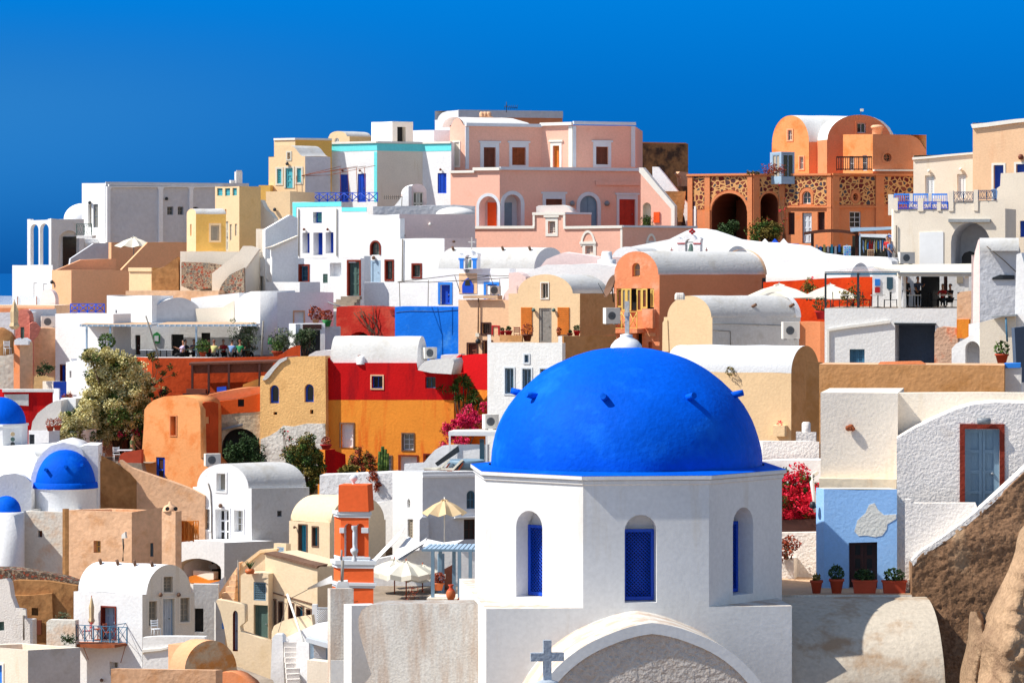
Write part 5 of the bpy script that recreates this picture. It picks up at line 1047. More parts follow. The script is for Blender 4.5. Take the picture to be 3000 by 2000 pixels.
t.slab(f, [(2471, 720), (2493, 720), (2493, 750), (2471, 750)], 'cwhite', .3, name='rack')
for i in range(3):
 for j in range(4): t.slab(f, [(2473+i*7, 722+j*7), (2478+i*7, 722+j*7), (2478+i*7, 727+j*7), (2473+i*7, 727+j*7)], ['bluel', 'cblue', 'turq'][(i+j) % 3], .03, .03, name='postcard')
t.done()
t = Thing('beige_display', 'beige rack of trinkets under the kiosk canopy', 'display stand'); f = face1(2535, 2565, 96, 242); t.slab(f, [(2541, 731), (2561, 731), (2561, 752), (2541, 752)], 'canvast', .2, name='rack')
for i in range(9): t.slab(f, [(2543+i % 3*6, 733+i//3*6), (2547+i % 3*6, 733+i//3*6), (2547+i % 3*6, 737+i//3*6), (2543+i % 3*6, 737+i//3*6)], 'brown', .03, .03, name='trinket')
t.done()
g = 'pointed tent tops behind the white wall'
for x, m_, l in ((2241, 'canvasw', 'white pointed tent top at the left of the blue one'), (2270, 'bluep', 'bright blue pointed tent top between the two white ones'), (2296, 'canvasw', 'white pointed tent top at the right of the blue one')):
 t = Thing('tent', l, 'tent', g); c = P(x, 716, 248); t.setbase(c); mb = MB(); mb.lathe((c.x, c.y, c.z-1), [(.5, 0), (.5, 1.0), (.36, 1.12), (.02, 1.42)], m_, 4, False, rot=45); t.add(mb, 'canopy'); t.done()
t = Thing('blue_awning', 'low dark blue awning strip right of the tent tops', 'awning'); f = face1(2285, 2345, 96, 249); t.slab(f, [(2288, 712), (2340, 714), (2340, 735), (2288, 725)], 'bluep', .8, name='canvas'); t.done()
t = Thing('long_white_roof', 'long smooth white lime roof sweeping down from the belfry to the kiosk', 'roof'); t.jit = .08
f = face1(1850, 2640, 120, 240, ref=2450)
t.slab(f, [(1850, 900), (1850, 722), (1960, 700), (2010, 676), (2034, 670), (2062, 673), (2100, 685), (2140, 700), (2200, 708), (2260, 712), (2341, 720), (2362, 730), (2381, 741), (2450, 748), (2540, 752), (2600, 755), (2612, 766), (2640, 900)], 'whitec', 2., step=2.); t.done()
t = Thing('cream_shutter_house', 'cream flat house with two white shuttered doors at the upper right', 'house')
fl = t.block([2676, 2862], [110], 262, 455, 800, mat='cream', dep=8, roof='lid', topout={0: [(2676, 461), (2862, 447)]}, holes=[(0, 'S', 2710, 514, 2737, 580, dict(fr='whitep', lv=2, dep=.22)), (0, 'S', 2804, 511, 2829, 580, dict(fr='whitep', lv=2, dep=.22))])
t.slab(fl[0], [(2674, 461), (2862, 446), (2862, 452), (2674, 468)], 'trim', .3, .15, name='cornice')
for x, y in ((2723, 501), (2816, 496)): t.lamp(fl[0], x, y, 'trim', .14)
t.done()
t = Thing('peach_house', 'tall pale peach house with deep blue doors in the upper right corner', 'house')
fl = t.block([2850, 3060], [111], 256, 360, 800, mat='peachpale', dep=9, roof='lid', topout={0: [(2850, 364), (3060, 344)]}, holes=[(0, 'D', 2911, 484, 2940, 590, dict(fr='bluep', leaf='bluep', lv=1, dep=.45, sur=('trim', 6))), (0, 'S', 2977, 481, 3030, 510, dict(fr='bluep', leaf='bluep', dep=.45, sur=('trim', 6)))])
t.slab(fl[0], [(2846, 364), (3060, 342), (3060, 352), (2850, 376)], 'trim', .4, .2, name='cornice'); t.lamp(fl[0], 2992, 460, 'brown', .22); t.done()
t = Thing('stepped_cream_house', 'cream house with a stepped parapet and blue shuttered windows at the right edge', 'house')
fl = t.block([2920, 3060], [108], 246, 560, 1000, mat='cream', dep=6, roof='lid', topout={0: [(2920, 585), (2920, 552), (2930, 545), (2932, 508), (3060, 500)]}, holes=[(0, 'S', 2945, 648, 2971, 694, dict(fr='bluep', leaf='bluep', lv=1, dep=.4)), (0, 'S', 2988, 646, 3020, 694, dict(fr='bluep', leaf='bluep', lv=1, dep=.4))]); t.done()
t = Thing('arched_terrace_house', 'cream terrace house with a deep grey arched recess and blank white poster', 'house');
fl = t.block([2612, 2617, 2945], [150, 108], 241, 613, 1000, k=1, thick=True, mat='cream', dep=7, rmat='cream', topout={1: [(2617, 614), (2775, 613), (2778, 592), (2945, 584)]}, holes=[(1, 'N', 2786, 652, 2900, 792, dict(arch=True, dep=3.6, rm='grey', bm='grey'))])
f = fl[1]; t.strip(f, 2780, 641, 2902, 650, 'concrete', 'lintel', .25); t.slab(f, [(2806, 790), (2806, 752), (2814, 740), (2830, 735), (2846, 740), (2855, 752), (2855, 790)], 'dark', .05, -1.5, name='inner_doorway')
t.slab(f, [(2694, 680), (2764, 678), (2764, 775), (2694, 775)], 'whitep', .05, .05, name='blank_poster'); t.pipe([f.at(2627, 660, .1), f.at(2626, 780, .1)], .05, 'cable', 'drain_pipe'); t.done()
for i, (a, b) in enumerate(((2620, 2663), (2676, 2718), (2731, 2774))):
 t = Thing('light_blue_railing', ['light blue railing panel at the left of the cream terrace', 'light blue railing panel in the middle of the cream terrace', 'light blue railing panel at the right of the cream terrace'][i], 'railing', 'light blue railing panels on the terrace'); f = face1(2600, 2790, 106, 247); t.rail(f, a, b, 567, 600, 1, 'bluel', 'bars', r=.04, ft=.12); t.done()
t = Thing('terrace_parapet', 'pale posts standing along the cream terrace between blue railings', 'parapet'); f = face1(2600, 2960, 106, 247.5)
for a, b, y in ((2602, 2617, 569), (2663, 2674, 567), (2719, 2730, 566)): t.slab(f, [(a, y), (b, y), (b, 630), (a, 630)], 'cream', .4, name='post')
f = face1(2600, 2960, 108, 240.9, ref=2617)
for a, b, y in ((2617, 2630, 580), (2688, 2705, 580), (2745, 2756, 583), (2779, 2793, 558), (2852, 2865, 556)): t.slab(f, [(a, y), (b, y), (b, 618), (a, 618)], 'cream', .35, -.02, name='post')
for a, b, y0, y1, m_ in ((2631, 2688, 590, 614, 'bluep'), (2706, 2776, 590, 614, 'bluep'), (2794, 2851, 562, 592, 'navy'), (2866, 2915, 557, 586, 'navy')): t.rail(f, a, b, y0, y1, 3 if b-a > 60 else 2, m_, 'scroll', r=.035)
t.done()
acunit('air conditioner on the cream wall left of the blank poster', P(2655, 772, 239), 1.1, .8, .5, .25)
t = Thing('hanging_towel', 'blue and white towel hanging on the terrace railing by the blue door', 'towel'); f = face1(2900, 2930, 108, 239.5); t.slab(f, [(2902, 556), (2916, 552), (2922, 560), (2920, 580), (2910, 583), (2908, 566)], 'cblue', .08, name='cloth', step=.3); t.done()
RS = dict(fr='greend', pn='glassc', mx=1, my=2, dep=.3, rm='redstone', sur=('redstone', 5))
t = Thing('white_brown_door_house', 'long white house with a green-grey door in a brown stone frame above the red wall', 'house')
fl = t.block([718, 1056], [119], 241, 757, 1000, mat='whitec', dep=.5, rmat='roofwhite', holes=[(0, 'W', 879, 779, 903, 823, dict(RS, fr='steelblue', pn='glassb')), (0, 'D', 1021, 766, 1053, 866, dict(fr='greend', leaf='greend', dep=.25, rm='redstone', sur=('redstone', 5))),
 (0, 'W', 946, 802, 960, 828, dict(fr='greend', pn='greend', dep=.05, mx=0, my=2)), (0, 'N', 966, 770, 1000, 809, dict(dep=.8)), (0, 'A', 735, 808, 792, 900, dict(niche=1, dep=.8))])
f = fl[0]
for i in range(4): t.slab(f, [(1005-i*6, 868+i*9), (1060, 868+i*9), (1060, 877+i*9), (1005-i*6, 877+i*9)], 'paving', .3, .35*i+.3, name='step')
t.done()
t = Thing('low_white_block', 'low white roof block in front of the long white house', 'house'); fl = t.block([778, 878, 938], [119, 68], 236, 826, 900, k=1, mat='whitec', rmat='roofwhite'); t.done()
t = Thing('arched_window_house', 'white house front with a red framed arched window above a narrow panelled shutter', 'house')
fl = t.block([1049, 1172], [121], 246.3, 640, 1000, mat='whitec', dep=.6, roof='lid', holes=[(0, 'A', 1088, 709, 1112, 747, dict(RS, mx=1, my=1)), (0, 'W', 1131, 765, 1150, 818, dict(RS)), (0, 'D', 1086, 763, 1115, 830, dict(fr='palebluew', leaf='palebluew', pz=1, lv=1, dep=.04))]); t.lamp(fl[0], 1098, 755, 'brownstone')
t.block([1050, 1067, 1086], [122, 66], 243, 750, 900, k=1, mat='whitec', roof='lid'); t.done()
t = Thing('plain_white_house', 'plain white house with one small red stone framed window left of the grey chapel vault', 'house')
fl = t.block([1170, 1302, 1396], [119, 66], 242.5, 698, 1000, k=1, mat='whitec', matf=[None, 'pinkpale'], rmat='roofwhite', holes=[(0, 'W', 1210, 776, 1232, 811, dict(RS))]); t.pipe([fl[0].at(1181, 700, .08), fl[0].at(1180, 825, .08)], .04, 'cable'); t.spout(fl[1].at(1328, 708), fl[1].n3, .2, .08); t.done()
t = Thing('lower_white_wall', 'blank white terrace wall behind the vivid blue wall', 'wall'); fl = t.block([1045, 1262], [118], 238, 827, 1000, mat='whitec', roof='lid', dep=1.5); t.done()
t = Thing('chapel', 'white chapel with a long barrel vault and light blue door and window frames', 'church')
fl = t.block([1262, 1492], [116], 231, 787, 1000, mat='whitec', dep=1., roof='lid', holes=[(0, 'D', 1290, 834, 1319, 891, dict(fr='bluep', leaf='bluep', pz=4, dep=.25, sur=('bluel', 7))), (0, 'W', 1424, 833, 1456, 880, dict(fr='bluep', pn='glassb', dep=.25, sur=('bluel', 7)))])
f = fl[0]; t.slab(f, [(1345, 800), (1398, 800), (1398, 860), (1345, 860)], 'peachpale', .1, .03, name='porch_panel'); t.slab(f, [(1355, 858), (1355, 835), (1362, 820), (1371, 814), (1380, 820), (1388, 835), (1388, 858)], 'bluep', .1, .06, name='arched_window')
t.slab(f, [(1363, 836), (1365, 822), (1371, 817), (1377, 822), (1379, 836)], 'glassd', .05, .075, name='pane'); t.lamp(f, 1371, 793, 'metal', .14)
t.flush(); t.block([1284, 1565, 1662], [116, 52], 236, 787, 900, k=1, mat='whitec', gable=(1, 1565, 1656, 724), rmat='roofgrey')
t.rspouts((.12, .4, .92), 6); t.done()
def belfry(nm, label, fc, x0, x1, ytop, ybot, strip_, bell='greend', col_='whitec', xs=None):
 t = Thing(nm, label, 'belfry'); w = x1-x0; xm = (x0+x1)/2; a0, a1 = xm-w*.17, xm+w*.17; ys = ytop+(ybot-ytop)*.3
 out = [(x0+w*.04, ybot), (x0+w*.04, ys+6), (x0, ys-4), (x0+w*.06, ys-8), (x0+w*.15, ys-1), (x0+w*.26, ys-1)]+[(xm-w*.26*math.cos(q*.3142), ys-(ys-ytop)*math.sin(q*.3142)) for q in range(1, 10)]+[(x1-w*.26, ys-1), (x1-w*.15, ys-1), (x1-w*.06, ys-8), (x1, ys-4), (x1-w*.04, ys+6), (x1-w*.04, ybot)]
 through(t, fc, out, [(a0, ys-2, a1, ybot-2)], col_, .5)
 for a, b in ((x0+w*.05, a0-w*.05), (a1+w*.05, x1-w*.05)):
  if strip_ == 'v': t.strip(fc, a+w*.02, ys+12, b-w*.02, ybot-2, 'bluel', 'painted_strip', .02); t.strip(fc, a-w*.04, ys+7, b+w*.02, ys+12, 'bluel', 'painted_strip', .04)
  else: t.strip(fc, a-w*.05, ys+9, b+w*.05, ys+12, 'cred', 'painted_strip', .04)
 m = MB(); c = fc.at(xm+2, ys+22, -.25); m.lathe(c, [(.22, -.3), (.2, -.2), (.14, 0), (.1, .2), (0, .26)], bell, 12); t.add(m, 'bell'); m = MB(); m.tube([fc.at(a0, ys+7, -.25), fc.at(a1, ys+7, -.25)], .03, 'dmetal', 5); t.add(m, 'bell_bar'); return t
f = face1(1340, 1405, 116, 229.5); t = belfry('belfry', 'small white belfry with light blue strips and a green bell on the chapel front', f, 1343, 1400, 732, 788, 'v'); m = MB(); c = f.at(1378, 732, -.2); cross3(m, c, .85, .5, .08, 'trim'); t.add(m, 'cross'); t.done()
t = Thing('pink_white_roofs', 'smooth white lime roof mounds between the chapel and the salmon house', 'roof'); t.jit = .08
f = face1(1560, 1830, 100, 230); t.slab(f, [(1560, 900), (1568, 800), (1600, 760), (1625, 748), (1650, 738), (1700, 744), (1750, 752), (1830, 752), (1830, 900)], 'pinkpale', 2.5, step=2)
f = face1(1560, 1830, 108, 226.5); t.slab(f, [(1500, 900), (1500, 830), (1560, 790), (1600, 776), (1660, 774), (1750, 772), (1810, 780), (1810, 900)], 'whitec', 2.5, step=2, name='lower_mound'); t.done()
t = Thing('chapel_side_wall', 'pale rough wall piece between the chapel and the yellow gable house', 'wall'); f = face1(1465, 1540, 108, 226); t.slab(f, [(1468, 895), (1478, 860), (1490, 845), (1490, 800), (1515, 796), (1530, 802), (1540, 810), (1540, 895)], 'pinkpale', 1.); t.done()
t = Thing('water_tank', 'white cylindrical water tank left of the salmon house gable', 'tank'); c = P(1778, 870, 228); mb = MB(); mb.lathe(c, [(.6, 0), (.6, 2.5), (.36, 2.55), (.34, 2.95), (.3, 3.05), (0, 3.06)], 'whitec', 24); t.add(mb, 'drum'); t.done()
t = Thing('white_domed_roof', 'white rounded roof behind the salmon house gable', 'roof'); t.block([1792, 1880], [112], 236, 760, 900, mat='whitec', gable=(0, 1792, 1880, 722), dep=6, rmat='roofwhite'); t.done()
t = Thing('rear_grey_vault', 'long pale grey barrel vault behind the salmon house', 'roof'); t.block([1840, 2128, 2200], [112, 55], 237, 760, 900, k=1, mat='whitec', gable=(1, 2128, 2195, 720), rmat='roofgrey'); t.done()
f = face1(1975, 2060, 112, 231); t = belfry('red_banded_belfry', 'white belfry with red bands and a red cross on the rear vault', f, 1984, 2054, 686, 742, 'h'); m = MB(); c = f.at(2025, 688, -.2)
for dx, dz in ((0, .12), (0, .34), (-.13, .23), (.13, .23)): m.lathe(c+Vector((dx, 0, dz)), [(0, -.11), (.09, -.06), (.1, .03), (0, .11)], 'cred', 8)
t.add(m, 'cross'); t.done()
for x, l in ((1968, 'tiny red cross left of the red banded belfry'), (2070, 'tiny red cross right of the red banded belfry')):
 t = Thing('roof_cross', l, 'cross', 'tiny red crosses beside the belfry'); c = P(x, 745, 231); mb = MB(); cross3(mb, c, .45, .22, .05, 'cred'); t.add(mb, 'cross'); mb = MB(); mb.lathe(c, [(.16, -.3), (.14, -.05), (0, .05)], 'whitec', 10); t.add(mb, 'base'); t.done()
t = Thing('blue_house', 'vivid blue flat house wall below the white chapel', 'house'); fl = t.block([1157, 1343], [113], 226, 898, 1100, mat='blue', dep=1.5, rmat='blue', par=.15); f = fl[0]; t.pipe([f.at(1160, 915, .02), f.at(1200, 911, .02), f.at(1290, 912, .02), f.at(1342, 908, .02)], .015, 'navy'); t.done()
t = Thing('faded_red_house', 'faded red rounded house wall with dry vines left of the blue wall', 'house'); t.jit = .1
f = face1(985, 1160, 108, 229); t.slab(f, [(985, 1060), (985, 925), (986, 900), (1000, 898), (1080, 898), (1130, 900), (1142, 912), (1146, 925), (1158, 935), (1158, 1060)], 'redwall', 3., smooth=True, holes=[(0, 'A', 1016, 972, 1092, 1058, dict(niche=1, dep=1.5, bm='dark'))])
for i in range(9):
 x = 1060+random.uniform(-30, 50); pts = [(1110+random.uniform(-20, 10), 988)]
 for k in range(1, 6): pts.append((pts[0][0]+(x-pts[0][0])*k/5+random.uniform(-6, 6), 988-(988-random.uniform(895, 920))*k/5))
 t.pipe([f.at(a, b, .12) for a, b in pts], .025, 'bark', 'dry_vine')
t.done()
t = Thing('peach_flat_house', 'flat pale peach house with brown doors and a drainpipe right of the blue wall', 'house')
BF = dict(fr='dbrown', dep=.18, sur=('dbrown', 4))
fl = t.block([1343, 1492], [113], 224, 878, 1150, mat='peachpale', dep=5, rmat='rooftan', holes=[(0, 'W', 1413, 948, 1435, 978, dict(BF, mx=2, my=3)), (0, 'D', 1371, 1007, 1397, 1060, dict(BF, leaf='brown', lv=1)), (0, 'D', 1417, 1000, 1440, 1060, dict(BF, leaf='brown'))])
f = fl[0]; t.slab(f, [(1362, 866), (1463, 864), (1463, 876), (1455, 874), (1362, 874)], 'rooftan', .8, .3, name='roof_ledge'); t.pipe([f.at(1404, 868, .12), f.at(1403, 975, .12)], .05, 'brownstone', 'drain_pipe'); t.lamp(f, 1403, 999, 'dmetal', .18)
t.slab(f, [(1441, 952), (1464, 952), (1464, 980), (1460, 980), (1460, 956), (1445, 956), (1445, 980), (1441, 980)], 'cred', .05, .05, name='picture_frame')
t.slab(f, [(1395, 976), (1406, 976), (1406, 987), (1395, 987)], 'canvas', .12, .14, name='meter_box'); t.done()
acunit('air conditioner on the ledge beside the chapel window', P(1448, 862, 226), .75, .55, .5, .3)
t = Thing('yellow_gable_house', 'yellow round gabled house with orange shutters and a grey weathered door', 'house')
fl = t.block([1490, 1699, 1803], [113, 52], 217, 860, 1120, k=1, mat='palemaize', matf=[None, 'tanwall'], gable=(0, 1516, 1678, 803), rmat='roofgrey',
 holes=[(0, 'W', 1586, 829, 1606, 874, dict(fr='trim', pn='glassd', mx=1, my=0, dep=.2, sur=('trim', 3))), (0, 'D', 1579, 902, 1616, 1004, dict(fr='greywood', leaf='greywood', lv=1, pz=1, dep=.08))])
f = fl[0]
for a, b, l in ((1527, 1559, 'left orange slatted shutter'), (1634, 1668, 'right orange slatted shutter')):
 m = MB(); t0, t1 = f.t(a), f.t(b); z1 = f.tz(a, 900)[1]; z0 = f.tz(a, 980)[1]; rbox(m, f, t0, t1, z0, z1, .0, .05, 'orangew')
 for k in range(14): z = z0+(z1-z0)*(k+.5)/14; rbox(m, f, t0+.04, t1-.04, z-.03, z+.03, .05, .07, 'orangew')
 t.add(m, 'shutter', label=l)
for x in (1566, 1625): t.lamp(f, x, 908, 'greend', .13)
t.done()
t = Thing('terrace_side_wall', 'tan shaded terrace wall right of the yellow house terrace', 'wall'); fl = t.block([1640, 1652, 1806], [113, 58], 213, 984, 1200, k=1, mat='tanwall', roof='lid', rmat='terra'); t.done()
t = Thing('white_terrace_building', 'white building with narrow blue-edged windows below the yellow house terrace', 'house')
WB = dict(fr='palebluew', pn='glassb', mx=1, my=0, dep=.2, sur=('trimblue', 4), rm='steelblue')
fl = t.block([1428, 1647], [110], 208, 1003, 1400, mat='white', dep=.6, roof='lid', rmat='rooftan', topout={0: [(1428, 980), (1438, 980), (1439, 1003), (1635, 1003), (1636, 984), (1647, 984)]}, holes=[(0, 'W', 1537, 1039, 1549, 1062, dict(WB)), (0, 'W', 1480, 1078, 1505, 1153, dict(WB)), (0, 'W', 1531, 1080, 1556, 1150, dict(WB)), (0, 'W', 1583, 1080, 1606, 1150, dict(WB))])
t.slab(fl[0], [(1439, 983), (1505, 983), (1505, 1002), (1439, 1002)], 'tanwall', .2, -1.5, name='terrace_wall'); t.done()
acunit('air conditioner under the white terrace building left of the blue dome', P(1437, 1255, 203), .85, .85, .6, .3)
def fp(px, py, Y): return P(px, py, Y)
g = 'small pots on the yellow house terrace'
pot('flower_pot', 'small red pot beside the red picture frame', 'flower pot', fp(1472, 983, 210), .16, .28, 'cred', 'leafd', ph=.2, pn=40, group=g)
pot('flower_pot', 'round red pot next to the small red pot on the terrace wall', 'flower pot', fp(1490, 983, 210), .25, .3, 'cred', 'leafd', ph=.3, pn=80, group=g)
pot('flower_pot', 'dark spiky plant in a brown pot before the left orange shutter', 'flower pot', fp(1545, 1000, 209.5), .3, .45, 'brown', 'rustleaf', ph=.7, pn=150, group=g)
pot('flower_pot', 'red pot with a cactus on the right terrace wall corner', 'flower pot', fp(1690, 983, 214), .22, .3, 'cred', 'leafd', ph=.4, pn=90, group=g)
pot('flower_pot', 'low dark pot left of the cactus pot on the terrace wall', 'flower pot', fp(1670, 983, 213.7), .2, .16, 'brown', 'leafd', ph=.2, pn=60, group=g)
pot('flower_pot', 'orange pot with drooping plant on the white terrace post', 'flower pot', fp(1637, 985, 209), .14, .3, 'clay', 'rustleaf', ph=.25, pn=50, group=g)
o = chair('red folding chair on the yellow house terrace', fp(1518, 1001, 210), .4, 'cred')
t = Thing('salmon_house', 'salmon house with a tall rounded gable, yellow balcony and long barrel vault', 'house')
YW = dict(fr='yellowwood', pn='dark', dep=.3, mx=0, my=0)
fl = t.block([1798, 1932, 2244], [116, 70], 222, 804, 1120, k=1, mat='salmon', matf=[None, 'salmonshade'], gable=(0, 1800, 1929, 736), rmat='roofgrey',
 holes=[(0, 'A', 1852, 770, 1875, 810, dict(fr='yellowwood', pn='glassc', mx=0, my=1, dep=.35)), (0, 'N', 1806, 845, 1916, 910, dict(dep=.5, bm='dark')), (0, 'N', 1862, 977, 1881, 1060, dict(dep=.5, bm='dark')), (0, 'N', 1899, 1002, 1910, 1020, dict(dep=.3))])
f = fl[0]
for i, (a, b, y1, off) in enumerate(((1806, 1822, 900, .05), (1824, 1838, 910, .3), (1839, 1853, 910, .35), (1864, 1880, 912, .1), (1884, 1900, 903, .35), (1905, 1915, 900, .1))):
 m = MB(); t0, t1 = f.t(a), f.t(b); z1 = f.tz(a, 845)[1]; z0 = f.tz(a, y1)[1]
 for q in ((t0, t0+.09, z0, z1), (t1-.09, t1, z0, z1), (t0+.09, t1-.09, z0, z0+.1), (t0+.09, t1-.09, z1-.1, z1)): rbox(m, f, *q, off-.2, off-.12, 'yellowwood')
 w = t.add(m, 'shutter_frame'); m = MB(); m.face([f.pt(t0+.05, z0+.05, off-.16), f.pt(t1-.05, z0+.05, off-.16), f.pt(t1-.05, z1-.05, off-.16), f.pt(t0+.05, z1-.05, off-.16)], 'glassc' if i in (1, 2) else 'brown'); t.add(m, 'pane', w)
t.slab(f, [(1798, 962), (1890, 962), (1890, 974), (1798, 974)], 'salmon', 1.4, 1.3, name='balcony_slab')
t.rail(f, 1800, 1889, 911, 963, 4, 'yellowwood', 'x', off=1.25, r=.045)
t.slab(f, [(1798, 962), (1799, 910), (1801, 910), (1801, 962)], 'yellowwood', 1.2, 1.25, name='side_rail')
t.strip(f, 1890, 905, 1921, 960, 'salmon', 'pillar', .5); t.strip(f, 1890, 975, 1921, 985, 'peach', 'moulding', .1)
m = MB(); rr = [fl[1].pt(fl[1].L, 0)+0*Vector((0, 0, 0))]; v3 = fl[1].B-fl[1].A; A = arc(f.t(1798), f.t(1932), fl[0].zt-.02, f.tz(1865, 735.5)[1]+.12, 18)
V3 = Vector((v3.x, v3.y, 0)); m.grid([[f.pt(*p)+V3*.985, f.pt(*p)+V3*1.01] for p in A], 'peachpale', True); t.add(m, 'rear_rim')
t.strip(fl[1], 2233, 814, 2243, 875, 'dmetal', 'dark_strip', .03); t.done()
acunit('boxy air conditioner between the yellow house and the salmon balcony', P(1792, 948, 214), .95, 1.0, .6, .3)
t = Thing('satellite_dish', 'satellite dish seen edge-on beside the salmon house', 'antenna'); c = P(1785, 838, 216); mb = MB(); d = Vector((-.85, -.25, .35)).normalized(); a = d.cross(Vector((0, 0, 1))).normalized(); b = d.cross(a)
rows = [[c+a*(r*math.cos(j*.3142))+b*(r*math.sin(j*.3142))-d*(.25-r*r*.45) for j in range(20)] for r in (.02, .25, .5, .75)]; mb.grid(rows, 'brownstone', True, True); t.add(mb, 'dish'); mb = MB(); mb.tube([c-d*.2, c-d*.3+Vector((0, 0, -.9))], .04, 'dmetal', 6); mb.tube([c+b*.7, c+d*.8+Vector((0, 0, -.1)), ], .02, 'dmetal', 5); t.add(mb, 'mount'); t.done()
t = Thing('cream_gable_house', 'pale cream round gabled house with a grey side below the salmon house', 'house')
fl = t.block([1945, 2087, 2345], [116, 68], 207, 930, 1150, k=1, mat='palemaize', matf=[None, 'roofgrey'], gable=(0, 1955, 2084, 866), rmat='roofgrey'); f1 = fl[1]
t.slab(fl[0], [(1941, 1030), (1942, 945), (1947, 937), (1956, 937), (1960, 1030)], 'palemaize', .6, .05, name='shoulder')
t.pipe([f1.at(2088, 946, .05), f1.at(2180, 949, .05), f1.at(2290, 953, .05)], .025, 'metal'); t.pipe([f1.at(2088, 967, .04), f1.at(2139, 970, .04), f1.at(2140, 1020, .04)], .02, 'cable')
t.rspouts((.5, .93), 15)
mb = MB();
for i in range(4): c = P(1984+i*5, 868, 206); mb.lathe(c, [(.16, -.2), (.15, .1), (.08, .2), (0, .22)], 'whiterough', 8)
t.add(mb, 'chimney'); A = arc(fl[0].t(1955), fl[0].t(2084), fl[0].zt-.02, fl[0].tz(2020, 866)[1]+.2, 18); v3 = fl[1].B-fl[1].A; V3 = Vector((v3.x, v3.y, 0)); m = MB()
m.grid([[fl[0].pt(*p)+V3*.96, fl[0].pt(*p)+V3*1.02] for p in A], 'whitec', True); t.add(m, 'rear_rim'); t.done()
acunit('white air conditioner at the end of the grey side wall below the parasols', P(2316, 992, 203), 1., 1., .6, .12)
t = Thing('peach_corner_house', 'small bright peach house corner between the air conditioner and white restaurant', 'house'); t.block([2341, 2358, 2420], [60, 113], 203, 942, 1150, k=0, mat='orange', rmat='peach'); t.done()
t = Thing('cream_barrel_house', 'long cream house with a peeling white barrel roof behind the blue dome', 'house')
fl = t.block([1950, 2318, 2404], [108, 40], 183, 1092, 1450, k=1, mat='palemaize', matf=[None, 'tanwall'], gable=(1, 2318, 2400, 1012), rmat='peelroof');
mb = MB(); p = fl[0].at(2140, 1087, .1); leaves(mb, p, .25, 120, .06, 'leafo'); t.add(mb, 'weeds')
t.strip(fl[0], 2272, 1244, 2306, 1275, 'palemaize', 'window_box', .6); mb = MB(); leaves(mb, fl[0].at(2290, 1240, .4), .18, 80, .05, 'redfl'); t.add(mb, 'flowers'); t.done()
t = Thing('brown_side_house', 'brown shaded house edge between the cream barrel house and the cream wall', 'house'); t.block([2362, 2375, 2410], [70, 60], 178, 1060, 1450, k=0, mat='tanwall', roof='lid'); t.done()
t = Thing('white_vault_right', 'bright white barrel vault roof behind the white parasols', 'roof'); t.block([2150, 2490, 2556], [116, 45], 226, 828, 1000, k=1, mat='whitec', gable=(1, 2490, 2550, 770), rmat='roofwhite'); t.done()
t = Thing('red_orange_wall', 'vivid red-orange wall behind the white parasols', 'wall'); f = face1(2236, 2560, 108, 220); t.slab(f, [(2236, 1000), (2236, 826), (2330, 822), (2420, 815), (2560, 810), (2550, 880), (2545, 1000)], 'redo', .5); t.done()
g = 'white square parasols before the red-orange wall'
parasol('broad white parasol behind the cream gable house vault', P(2283, 945, 213), 2.6, 2.4, .78, 'canvas', 'metal', 4, .05, g, rot=50)
parasol('broad white parasol beside the glass sided restaurant terrace', P(2433, 945, 215), 2.6, 2.4, .82, 'canvas', 'metal', 4, .05, g, rot=38)
bush('flowering_shrub', 'dark shrub between the two white parasols', 'shrub', [(2362, 845, 218, .5), (2375, 838, 218, .4)], [('leafo', 1), ('redfl', .1)], 700, .07, P(2370, 880, 218), 4)
bush('leafy_branch', 'leafy branch hanging right of the second white parasol', 'shrub', [(2480, 870, 210, .5), (2500, 855, 210, .45), (2515, 880, 210, .4)], [('leafo', 1)], 700, .07, P(2500, 900, 210), 4)
pot('flower_pot', 'tall red pot with a dark plant at the left of the glass terrace', 'flower pot', P(2405, 935, 206), .35, .5, 'cred', 'leafd', ph=.9, pn=260)
t = Thing('restaurant_building', 'white restaurant building with a dark open bay and a blue shuttered window', 'building')
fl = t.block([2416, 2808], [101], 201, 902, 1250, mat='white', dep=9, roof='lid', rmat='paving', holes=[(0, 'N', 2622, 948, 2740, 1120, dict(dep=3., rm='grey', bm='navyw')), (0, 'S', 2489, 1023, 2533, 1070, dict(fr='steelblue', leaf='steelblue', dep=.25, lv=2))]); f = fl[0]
t.slab(f, [(2428, 962), (2605, 938), (2608, 946), (2430, 968), (2430, 1080), (2424, 1080), (2424, 962)], 'trim', .1, .14, name='diagonal_pipe')
t.strip(f, 2620, 946, 2742, 951, 'dmetal', 'rusty_edge', .1); t.done()
zf = (HY-902)*201/F
t = Thing('terrace_canopy', 'flat pale canopy on slim posts over the restaurant terrace', 'canopy'); f = face1(2410, 2870, 101, 201.25, ref=2416); f2 = face1(2410, 2870, 101, 207, ref=2416)
def quad(mb, a, b, c, d, m, th=.06): mb.face([a, b, c, d], m); mb.face([p-Vector((0, 0, th)) for p in (a, b, c, d)], m); mb.grid([[p for p in (a, b, c, d)], [p-Vector((0, 0, th)) for p in (a, b, c, d)]], m, False, True)
mb = MB(); quad(mb, f.at(2416, 797), f.at(2635, 797), f2.at(2640, 778), f2.at(2500, 782), 'clear'); t.add(mb, 'glass_roof')
mb = MB(); quad(mb, f.at(2632, 800, .3), f.at(2850, 800, .3), f2.at(2860, 772), f2.at(2560, 776), 'canvas', .2); t.add(mb, 'awning')
t.strip(f, 2416, 795, 2636, 799, 'metal', 'beam', .05); t.strip(f, 2418, 800, 2634, 805, 'steelblue', 'blind', .04); t.strip(f, 2632, 798, 2850, 803, 'metal', 'beam', .36)
